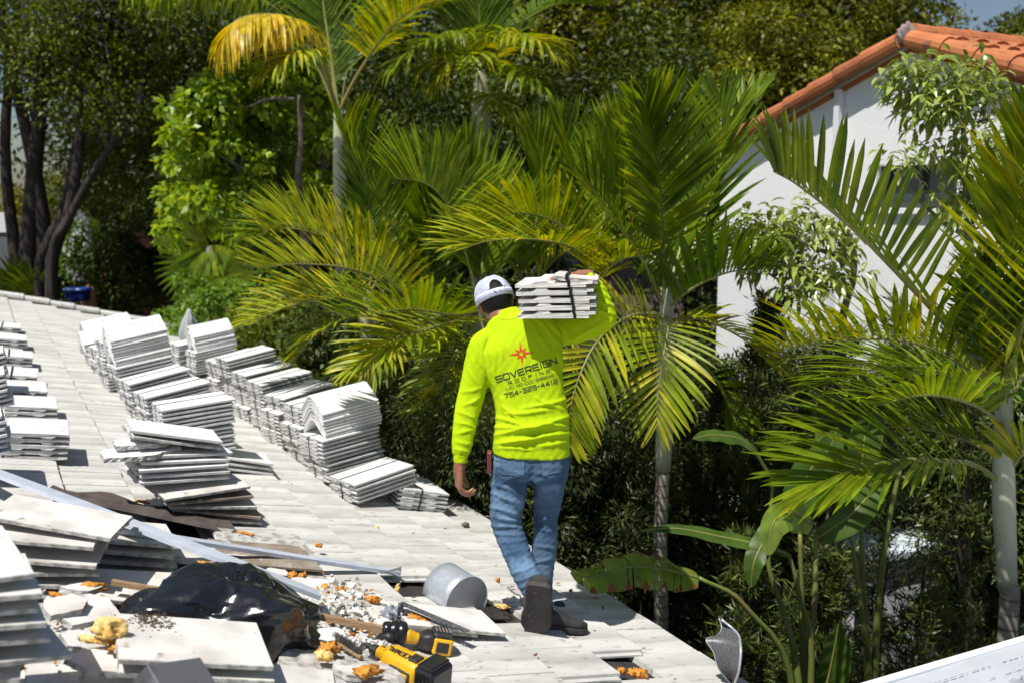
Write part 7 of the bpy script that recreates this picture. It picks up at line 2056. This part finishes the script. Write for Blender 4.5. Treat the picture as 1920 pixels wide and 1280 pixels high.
# ================================================================== hand-leaved tree in front of the white house (schefflera kind)
def scheff(label, base, stems, clusters, seed, size=.13):
    root = empty('glossy_leaved_tree', base, label, 'small tree', 'glossy leaved small trees by the white house')
    rd = random.Random(seed); mb = MB()
    for s, r0, r1 in stems:
        C = spline([P(*a) if not isinstance(a, Vector) else a for a in s], 16); mb.tube(C, [r0 + (r1 - r0) * i / 15 for i in range(16)], 8)
    V = []; Fc = []
    for (x, y, Y, rad, k) in clusters:
        c = P(x, y, Y)
        for i in range(k):
            d = Vector((rd.gauss(0, 1), rd.gauss(0, 1), rd.gauss(0, .6) + .25)).normalized()
            hub = c + d * rad * rd.uniform(.5, 1)
            mb.tube([c, c.lerp(hub, .5) + Vector((0, 0, .02)), hub], [.006, .004, .003], 4, cap=False)
            nl = rd.choice((7, 8, 9, 10)); ax = (d + Vector((0, 0, .2))).normalized()
            a0 = ax.orthogonal().normalized()
            for q in range(nl):
                # leaflets in pairs along a short stalk
                tpos = hub + ax * (q / nl) * size * 1.4
                o = (Matrix.Rotation(q * 2.6, 3, ax) @ a0); dd = (o + ax * .5 + Vector((0, 0, -.35))).normalized()
                sd = dd.cross(Vector((rd.uniform(-.3, .3), rd.uniform(-.3, .3), 1))).normalized(); up = sd.cross(dd)
                L = size * rd.uniform(.7, 1.15); w = L * .17; b = len(V)
                m1 = tpos + dd * L * .45 ; m2 = tpos + dd * L * .8 - Vector((0, 0, L * .12)); tp = tpos + dd * L - Vector((0, 0, L * .28))
                V += [tpos, m1 - sd * w + up * w * .5, m1, m1 + sd * w + up * w * .5, m2 - sd * w * .7 + up * w * .3, m2, m2 + sd * w * .7 + up * w * .3, tp]
                Fc += [(b, b + 1, b + 2), (b, b + 2, b + 3), (b + 1, b + 4, b + 5, b + 2), (b + 2, b + 5, b + 6, b + 3), (b + 4, b + 7, b + 5), (b + 5, b + 7, b + 6)]
    mb.build('trunk', mat('pale green stem', (.22, .25, .12), .6, (.15, .14, .09), 8), root, smooth=True)
    obj('crown', V, Fc, M['lf_scheff'], root)
gb = ground_of(P(1830, 900, 7.4))
scheff('glossy leaved small tree standing out against the white gable wall at the right', gb,
    [([gb, P(1826, 700, 7.4), P(1815, 430, 7.4), P(1805, 220, 7.4)], .05, .018), ([P(1822, 420, 7.4), P(1860, 330, 7.3), P(1900, 260, 7.2)], .02, .01), ([P(1822, 450, 7.4), P(1760, 410, 7.3), P(1700, 350, 7.2)], .02, .01)],
    [(1730, 160, 7.3, .16, 12), (1790, 150, 7.4, .16, 12), (1820, 190, 7.4, .16, 10), (1720, 200, 7.3, .16, 11), (1770, 210, 7.3, .15, 10), (1750, 240, 7.3, .13, 8), (1700, 175, 7.3, .10, 6),
     (1790, 290, 7.4, .14, 10), (1850, 230, 7.3, .16, 12), (1890, 190, 7.3, .16, 12), (1870, 280, 7.3, .16, 10), (1910, 300, 7.2, .16, 10), (1840, 340, 7.3, .16, 10), (1800, 370, 7.3, .15, 10), (1680, 330, 7.2, .10, 5), (1880, 380, 7.3, .15, 10), (1830, 430, 7.3, .15, 10)], 5)
gb = ground_of(P(1560, 900, 7.8))
scheff('glossy leaved small tree hanging over the slim palm in front of the white wall', gb,
    [([gb, P(1570, 700, 7.8), P(1600, 520, 7.7), P(1590, 440, 7.6), P(1520, 400, 7.5)], .04, .015), ([P(1600, 500, 7.7), P(1540, 470, 7.6), P(1460, 440, 7.5), P(1400, 450, 7.4)], .02, .008)],
    [(1400, 455, 7.5, .16, 10), (1380, 480, 7.4, .14, 9), (1440, 430, 7.5, .14, 9), (1440, 480, 7.5, .14, 9), (1480, 420, 7.6, .13, 8), (1490, 450, 7.5, .17, 12), (1500, 510, 7.5, .16, 10), (1530, 430, 7.6, .12, 7), (1550, 470, 7.6, .12, 7), (1450, 520, 7.4, .15, 9), (1540, 490, 7.6, .14, 8), (1570, 520, 7.5, .12, 6), (1500, 560, 7.4, .14, 7), (1550, 560, 7.5, .10, 5)], 6)
gb = ground_of(P(1080, 700, 8.8))
# white flowering tree, far
def flowers(V, Fc, c, r, n, s, seed):
    rd = random.Random(seed)
    for _ in range(n):
        d = Vector((rd.gauss(0, 1), rd.gauss(0, 1), rd.gauss(0, 1))).normalized(); p = c + Vector((d.x * r[0], d.y * r[1], d.z * r[2]))
        b = len(V)
        for q in range(4):
            a = rd.uniform(0, 6.28); e1 = Vector((math.cos(a), rd.uniform(-.4, .4), math.sin(a))); e2 = e1.cross(Vector((0, 1, .2))).normalized()
            b = len(V); V += [p, p + (e1 + e2) * s, p + e1 * 2 * s, p + (e1 - e2) * s]; Fc.append((b, b + 1, b + 2, b + 3))
Y = 22
c = P(158, 470, Y); base = ground_of(c)
root = empty('flowering_tree', base, 'small tree covered in white blossom on a pale stem beyond the roof', 'flowering tree')
V, Fc = tube([base, P(155, 560, Y), P(150, 500, Y)], .05, 8); obj('trunk', V, Fc, M['bark_grey'], root, smooth=True)
cl = crown_clumps(c, (.45, .4, .95), 26, .22, 71, .3); V, Fq = leaf_cloud(cl, 160, .09, .5, 71); obj('crown', V, Fq, M['lf_hedge'], root)
V = []; Fc = []; flowers(V, Fc, P(146, 460, Y - .3), (.30, .3, .75), 150, .028, 3); obj('blossom', V, Fc, mat('white blossom', (.75, .76, .70), .8), root)
V = []; Fc = []
rd = random.Random(6)
cq = P(270, 450, 21)
root = empty('pink_flowered_bush', ground_of(cq), 'dark bush with dusty pink flower heads left of the bright green tree', 'flowering bush')
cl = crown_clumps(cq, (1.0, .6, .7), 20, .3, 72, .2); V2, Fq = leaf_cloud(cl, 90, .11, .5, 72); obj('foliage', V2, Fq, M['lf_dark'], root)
for (x, y) in ((262, 437), (285, 425), (272, 450), (300, 400), (308, 390), (280, 455)): flowers(V, Fc, P(x, y, 20.6), (.10, .1, .07), 10, .03, int(x))
obj('blossom', V, Fc, mat('pink blossom', (.42, .17, .14), .8), root)
# ================================================================== neighbouring white house
Wd = Ev.copy()
pk = P(1712, 84, 9.5)
side = Wd.copy(); side.z = 0
nrmW = -Pv                                           # gable wall faces up-slope side, towards the left
def on_wall(x, y, off=0.0):
    d = ray(x, y); o = Vector((0, 0, CAMZ)); t = ((pk + nrmW * off) - o).dot(nrmW) / d.dot(nrmW)
    return o + d * t
nh = empty('white_house', ground_of(pk), 'two storey white stucco house with a terracotta barrel tile gable at the upper right', 'house')
lc = on_wall(1353, 292); lc_u = (lc - pk).dot(side); dropL = pk.z - lc.z
slope = dropL / lc_u
rc_u = -lc_u * 1.05
zr = pk.z - slope * abs(rc_u)
def wp(u, z, off=0.0): q = pk + side * u; return Vector((q.x, q.y, z)) + nrmW * off
# wall with window openings as a grid of quads
wl_ = on_wall(1645, 312); wr2 = on_wall(1792, 392)
wu = sorted(((wl_ - pk).dot(side), (wr2 - pk).dot(side))); wz = sorted((wl_.z, wr2.z))
mb = MB()
us = sorted([lc_u, wu[1], wu[0], rc_u])
def ztop(u): return pk.z - slope * abs(u)
def quad(u0, u1, z0, z1):
    mb.add([wp(u0, z0), wp(u1, z0), wp(u1, z1), wp(u0, z1), wp(u0, z0, -.2), wp(u1, z0, -.2), wp(u1, z1, -.2), wp(u0, z1, -.2)], [(0, 1, 2, 3), (7, 6, 5, 4), (0, 4, 5, 1), (3, 2, 6, 7), (0, 3, 7, 4), (1, 5, 6, 2)])
zl = min(ztop(lc_u), ztop(rc_u))
quad(us[0], wu[0], 0, wz[1]); quad(wu[1], us[-1], 0, wz[1]); quad(wu[0], wu[1], 0, wz[0])
# above the window: polygon up to the gable
top = [wp(us[0], wz[1]), wp(us[-1], wz[1]), wp(us[-1], max(wz[1] + .01, ztop(us[-1]))), wp(0, pk.z), wp(us[0], max(wz[1] + .01, ztop(us[0])))]
tb = [v - nrmW * .2 for v in top]
mb.add(top + tb, [(0, 1, 2, 3, 4), (9, 8, 7, 6, 5)] + [(i, 5 + i, 5 + (i + 1) % 5, (i + 1) % 5) for i in range(5)])
# remaining walls of the block
D = 9.0
lo, hi = us[0], us[-1]
for (ua, ub, da, db) in ((lo, lo, .2, D), (hi, hi, .2, D), (lo, hi, D, D)):
    a, b_ = wp(ua, 0, -da), wp(ub, 0, -db); za, zb = ztop(ua), ztop(ub)
    mb.add([a, b_, Vector((b_.x, b_.y, zb)), Vector((a.x, a.y, za))], [(0, 1, 2, 3)])
mb.build('wall', M['stucco'], nh)
# window
win = MB()
def wbox(m_, u0, u1, z0, z1, o0, o1, mi=0):
    m_.add([wp(u0, z0, o0), wp(u1, z0, o0), wp(u1, z1, o0), wp(u0, z1, o0), wp(u0, z0, o1), wp(u1, z0, o1), wp(u1, z1, o1), wp(u0, z1, o1)],
           [(3, 2, 1, 0), (4, 5, 6, 7), (0, 1, 5, 4), (1, 2, 6, 5), (2, 3, 7, 6), (3, 0, 4, 7)], mi)
f_ = .05
wbox(win, wu[0], wu[1], wz[1] - f_, wz[1], -.16, -.06); wbox(win, wu[0], wu[1], wz[0], wz[0] + f_, -.16, -.06); wbox(win, wu[0], wu[0] + f_, wz[0] + f_, wz[1] - f_, -.16, -.06); wbox(win, wu[1] - f_, wu[1], wz[0] + f_, wz[1] - f_, -.16, -.06)
mid = (wu[0] + wu[1]) / 2; wbox(win, mid - .02, mid + .02, wz[0] + f_, wz[1] - f_, -.15, -.07)
w_ = win.build('window', M['dark_frame'], nh)
g_ = MB(); wbox(g_, wu[0] + f_, mid - .02, wz[0] + f_, wz[1] - f_, -.13, -.12); wbox(g_, mid + .02, wu[1] - f_, wz[0] + f_, wz[1] - f_, -.13, -.12); g_.build('pane', M['glass'], w_)
sh_ = MB()
for k in range(4): 
    zz = wz[0] + f_ + (wz[1] - wz[0] - 2 * f_) * (k + .6) / 4.4; wbox(sh_, wu[0] + f_, wu[1] - f_, zz, zz + .035, -.185, -.175)
sh_.build('blind', mat('window blind', (.42, .47, .46), .7), w_)
s_ = MB(); wbox(s_, wu[0] - .04, wu[1] + .04, wz[0] - .05, wz[0] - .002, -.05, .05); s_.build('sill', M['stucco'], w_)
# second, lower window band seen between the leaves
# downpipe
dpt = on_wall(1573, 168, .05)
du = (dpt - pk).dot(side)
mb = MB(); wbox(mb, du - .035, du + .035, 0, dpt.z, .0025, .075); mb.build('downpipe', M['white_metal'], nh)
# roof: two slopes of barrel tile running away, barrels along the slope
def barrel_slope(sgn, L_):
    """tile courses; sgn +1 far slope, -1 near slope"""
    mb = MB()
    run = Vector((0, 0, -slope)) + side * sgn; rl_ = run.length; run = run / rl_
    up = nrmW.cross(run); up = up if up.z > 0 else -up
    tot = L_ * rl_
    ex = .34; nk = int(tot / ex) + 1; wd = .28; nc = 14
    for c in range(nc):
        for k in range(nk):
            s0, s1 = k * ex - .05, (k + 1) * ex
            V = []; m = 6
            for (s, rr_, li) in ((s0, .115, .0), (s1, .130, .025)):
                for a in range(m + 1):
                    an = math.pi * a / m
                    V.append(pk + run * s - nrmW * (wd * (c + .75) + rr_ * math.cos(an)) + up * (.05 + li + rr_ * .62 * math.sin(an)))
            mb.add(V, [(a, a + 1, a + m + 2, a + m + 1) for a in range(m)] + [tuple(range(m + 1, 2 * m + 2))])
    # bed under the barrels
    o = pk + up * .03 + nrmW * .04
    a, b_, c_, d_ = o, o + run * tot, o + run * tot - nrmW * 5.2, o - nrmW * 5.2
    mb.add([a, b_, c_, d_] + [v - up * .1 for v in (a, b_, c_, d_)], [(0, 1, 2, 3), (7, 6, 5, 4), (0, 4, 5, 1), (1, 5, 6, 2), (2, 6, 7, 3), (3, 7, 4, 0)])
    return mb, run, up, tot
for sgn, L_, nm in ((1, lc_u + .12, 'far'), (-1, abs(rc_u) + .2, 'near')):
    mb, run, up, tot = barrel_slope(sgn, L_)
    rf = mb.build('roof', M['clay'], nh, smooth=False)
    # rake trim tiles along the gable edge: big half barrels turned over the edge
    ex = .36; k = 0; s = .10
    while s < tot + .2:
        mb = MB(); V = []; m = 9
        for (ss, r_) in ((s - .06, .098), (s + ex, .112)):
            for a in range(m + 1):
                an = -math.pi * .30 + math.pi * 1.25 * a / m
                V.append(pk + run * ss + nrmW * (.085 + r_ * math.cos(math.pi - an) * -1 * -1 * -1 - .0) + up * (.045 + (.012 if r_ > .1 else 0) + r_ * .9 * math.sin(an)))
        mb.add(V, [(a, a + 1, a + m + 2, a + m + 1) for a in range(m)] + [tuple(range(m + 1, 2 * m + 2)), tuple(range(m, -1, -1))])
        ob = mb.build('rake_tile', M['clay'], nh, smooth=False)
        s += ex; k += 1
    mb = MB(); 
    q0 = pk + up * .03
    mb.add([q0 + nrmW * .045 + up * .0, q0 + nrmW * .045 + run * tot, q0 + nrmW * .045 + run * tot - up * .055, q0 + nrmW * .045 - up * .055, q0 + nrmW * .004, q0 + run * tot + nrmW * .004, q0 + run * tot - up * .07 + nrmW * .004, q0 - up * .07 + nrmW * .004],
           [(0, 1, 2, 3), (7, 6, 5, 4), (0, 4, 5, 1), (1, 5, 6, 2), (2, 6, 7, 3), (3, 7, 4, 0)])
    mb.build('rake_board', M['stucco'], nh)
# ridge caps and the mortar lump
mb = MB()
for k in range(14):
    V = []; m = 8
    for (s, r_) in ((k * .36, .13), (k * .36 + .42, .115)):
        for a in range(m + 1):
            an = math.pi * a / m; V.append(pk - nrmW * (s - .05) + side * (r_ * math.cos(an)) + Vector((0, 0, .06 + r_ * math.sin(an))))
    mb.add(V, [(a, a + 1, a + m + 2, a + m + 1) for a in range(m)] + [tuple(range(m + 1)), tuple(range(2 * m + 1, m, -1))])
mb.build('ridge_tiles', M['clay'], nh)
V, Fc = blob(5, .085, .07, .12, .3, 4, .1)
V = [Vector(v) + pk + nrmW * .09 + Vector((0, 0, .06)) for v in V]; obj('mortar_cap', V, Fc, M['mortar'], nh, smooth=True)

# ================================================================== smaller buildings glimpsed between the plants
M['mauve'] = mat('mauve stucco', (.24, .17, .18), .9, (.20, .145, .155), 3)
def block(name, label, c, w, d, h, z0, wallm, roofm=None, yaw=0, cat='building', rh=.9, over=.3, lab2=None):
    root = empty(name, Vector((c.x, c.y, z0)), label, cat)
    fm = Matrix.Translation((c.x, c.y, z0)) @ Matrix.Rotation(R_(yaw), 4, 'Z')
    mb = MB(); mb.box((-w / 2, -d / 2, 0), (w / 2, d / 2, h), M=fm); mb.build('wall', wallm, root)
    if roofm:
        mb = MB(); a = w / 2 + over; b_ = d / 2 + over; V = [(-a, -b_, h + .01), (a, -b_, h + .01), (a, b_, h + .01), (-a, b_, h + .01), (-a + b_ * .8, 0, h + rh), (a - b_ * .8, 0, h + rh)]
        mb.add(V, [(0, 1, 5, 4), (1, 2, 5), (2, 3, 4, 5), (3, 0, 4), (3, 2, 1, 0)], M=fm); mb.build('roof', roofm, root)
        mb = MB(); mb.box((-.5, -d / 2 - .03, .9), (.5, -d / 2 - .003, 2.0), M=fm); mb.build('window', M['glass'], root)
    return root
M['red_roof'] = mat('dark red roof tile', (.20, .055, .04), .8, (.12, .04, .03), 6, stretch=(1, 6, 6))
block('mauve_house', 'mauve rendered house with a clay roof glimpsed behind the slim palm', P(1172, 520, 16.5), 1.2, 2.2, 4.55, 0, M['mauve'], M['clay'], 12, 'house', .6, .25)
wb = block('white_outbuilding', 'white walled outbuilding glimpsed left of the mauve house', P(1118, 520, 17.5), 1.6, 2.0, 4.4, 0, M['stucco'], M['red_roof'], 8, 'house', .5, .2)
block('red_roofed_house', 'low house with a dark red roof glimpsed beneath the bright green tree', P(465, 520, 26), 5.5, 4, 3.3, 0, mat('ochre wall', (.34, .20, .09), .9), M['red_roof'], 5, 'house', 1.1, .4)
block('ochre_house', 'ochre walled house glimpsed between the stems of the many-stemmed tree', P(70, 520, 36), 8, 5, 3.6, 0, mat('pale ochre wall', (.52, .36, .16), .9), M['red_roof'], 0, 'house', 1.2, .4)
# grey garden wall far left, dark fence
def wallbox(name, label, a, b_, z0, z1, m_, th=.12, cat='wall'):
    d = (b_ - a); d.z = 0; L = d.length; d.normalize(); s = Vector((-d.y, d.x, 0))
    root = empty(name, Vector((a.x, a.y, z0)), label, cat)
    fm = Matrix(((d.x, s.x, 0, a.x), (d.y, s.y, 0, a.y), (0, 0, 1, 0), (0, 0, 0, 1)))
    return root, fm, L
root, fm, L = wallbox('garden_wall', 'grey rendered wall with a pale coping at the far left edge', P(-160, 500, 23), P(22, 500, 23), 0, 0, None)
mb = MB(); mb.box((0, 0, 0), (L, .2, 4.4), M=fm); mb.build('wall_face', mat('grey render', (.16, .17, .18), .9, (.12, .125, .13), 4), root)
mb = MB(); mb.box((0, -.04, 4.4), (L + .03, .24, 4.85), M=fm); mb.build('coping', M['stucco'], root)
root, fm, L = wallbox('wooden_fence', 'dark brown board fence beyond the far end of the roof', P(60, 520, 28), P(330, 520, 27), 0, 0, None, cat='fence')
mb = MB(); k = 0; x = 0
while x < L:
    mb.box((x, 0, 0), (x + .14, .025, 2.9), M=fm); x += .15
mb.build('boards', mat('dark fence boards', (.055, .04, .03), .9, (.08, .06, .045), 8), root)
mb = MB()
for k in range(3): mb.box((0, .027, .3 + k * 1.1), (L, .07, .4 + k * 1.1), M=fm)
mb.build('rails', M['bark_dark'], root)
# white garden box (shed with boarded side)
c = P(1690, 1080, 8.4)
root = empty('white_shed', ground_of(c), 'white boarded shed with a pale top half hidden by needle-leaved shrubs at the lower right', 'shed')
fm = Matrix.Translation((c.x, c.y, 0)) @ Matrix.Rotation(R_(24), 4, 'Z')
zt_s = P(1690, 1000, 8.4).z
mb = MB()
for k in range(9): mb.box((-.75, -.4 - .004 * (k % 2), zt_s * k / 9), (.32, .4, zt_s * (k + 1) / 9 - .012), M=fm)
mb.build('boarding', M['white_metal'], root)
mb = MB(); mb.box((-.8, -.46, zt_s), (.36, .46, zt_s + .05), M=fm); mb.build('roof', mat('pale roof sheet', (.62, .70, .76), .4), root)
mb = MB(); mb.box((.325, -.43, 0), (.46, .38, zt_s + .12), M=fm); mb.build('corner_post', M['stucco'], root)
# closed grey parasol
c = P(356, 620, 14.5)
root = empty('closed_parasol', ground_of(c), 'closed pale grey parasol poking up behind the far tile stacks', 'parasol')
V = []; n = 32; hgt = P(356, 582, 14.5).z
V, Fc = tube([ground_of(c), Vector((c.x, c.y, hgt - .05))], .02, 8); obj('pole', V, Fc, M['white_metal'], root, smooth=True)
V = []; Fc = []
lv = [(hgt + .02, .02), (hgt - .03, .045), (hgt - .16, .10), (hgt - .34, .145), (hgt - .40, .13), (hgt - .9, .10), (hgt - 1.3, .12)]
for (z, r_) in lv:
    for i in range(n):
        a = 2 * math.pi * i / n; rr2 = r_ * (1 + .22 * math.cos(8 * a) * min(1, (hgt - z) * 5)); V.append((c.x + rr2 * math.cos(a), c.y + rr2 * math.sin(a), z))
Fc = [(j * n + i, j * n + (i + 1) % n, (j + 1) * n + (i + 1) % n, (j + 1) * n + i) for j in range(len(lv) - 1) for i in range(n)] + [tuple(range(n - 1, -1, -1))]
obj('canopy', V, Fc, mat('grey parasol cloth', (.36, .40, .40), .8), root, smooth=True)
# blue bin-like box on a post, with an orange cloth beside it
c = P(146, 552, 20)
root = empty('blue_post_box', ground_of(c), 'bright blue lidded box on a blue post just over the roof edge', 'post box')
fm = Matrix.Translation((c.x, c.y, c.z))
mb = MB(); mb.box((-.2, -.16, -.13), (.2, .16, .06), M=fm, bev=.02); mb.build('box_body', mat('deep blue plastic', (.012, .03, .26), .45), root)
mb = MB(); mb.box((-.23, -.19, .062), (.23, .19, .13), M=fm, bev=.025); mb.build('lid', mat('blue plastic lid', (.02, .12, .72), .35), root)
mb = MB(); mb.tube([(c.x - .12, c.y, 0), (c.x - .12, c.y, c.z - .12)], .035, 8); mb.build('post', mat('blue post', (.02, .05, .3), .5), root)
c = P(168, 556, 20.2)
V, Fc = blob(31, .12, .08, .34, .3); V = [Vector(v) + c + Vector((0, 0, -.12)) for v in V]
thing('orange_cloth', V, Fc, mat('orange cloth', (.62, .27, .13), .8), 'orange cloth hanging beside the bright blue box', 'cloth', smooth=True)
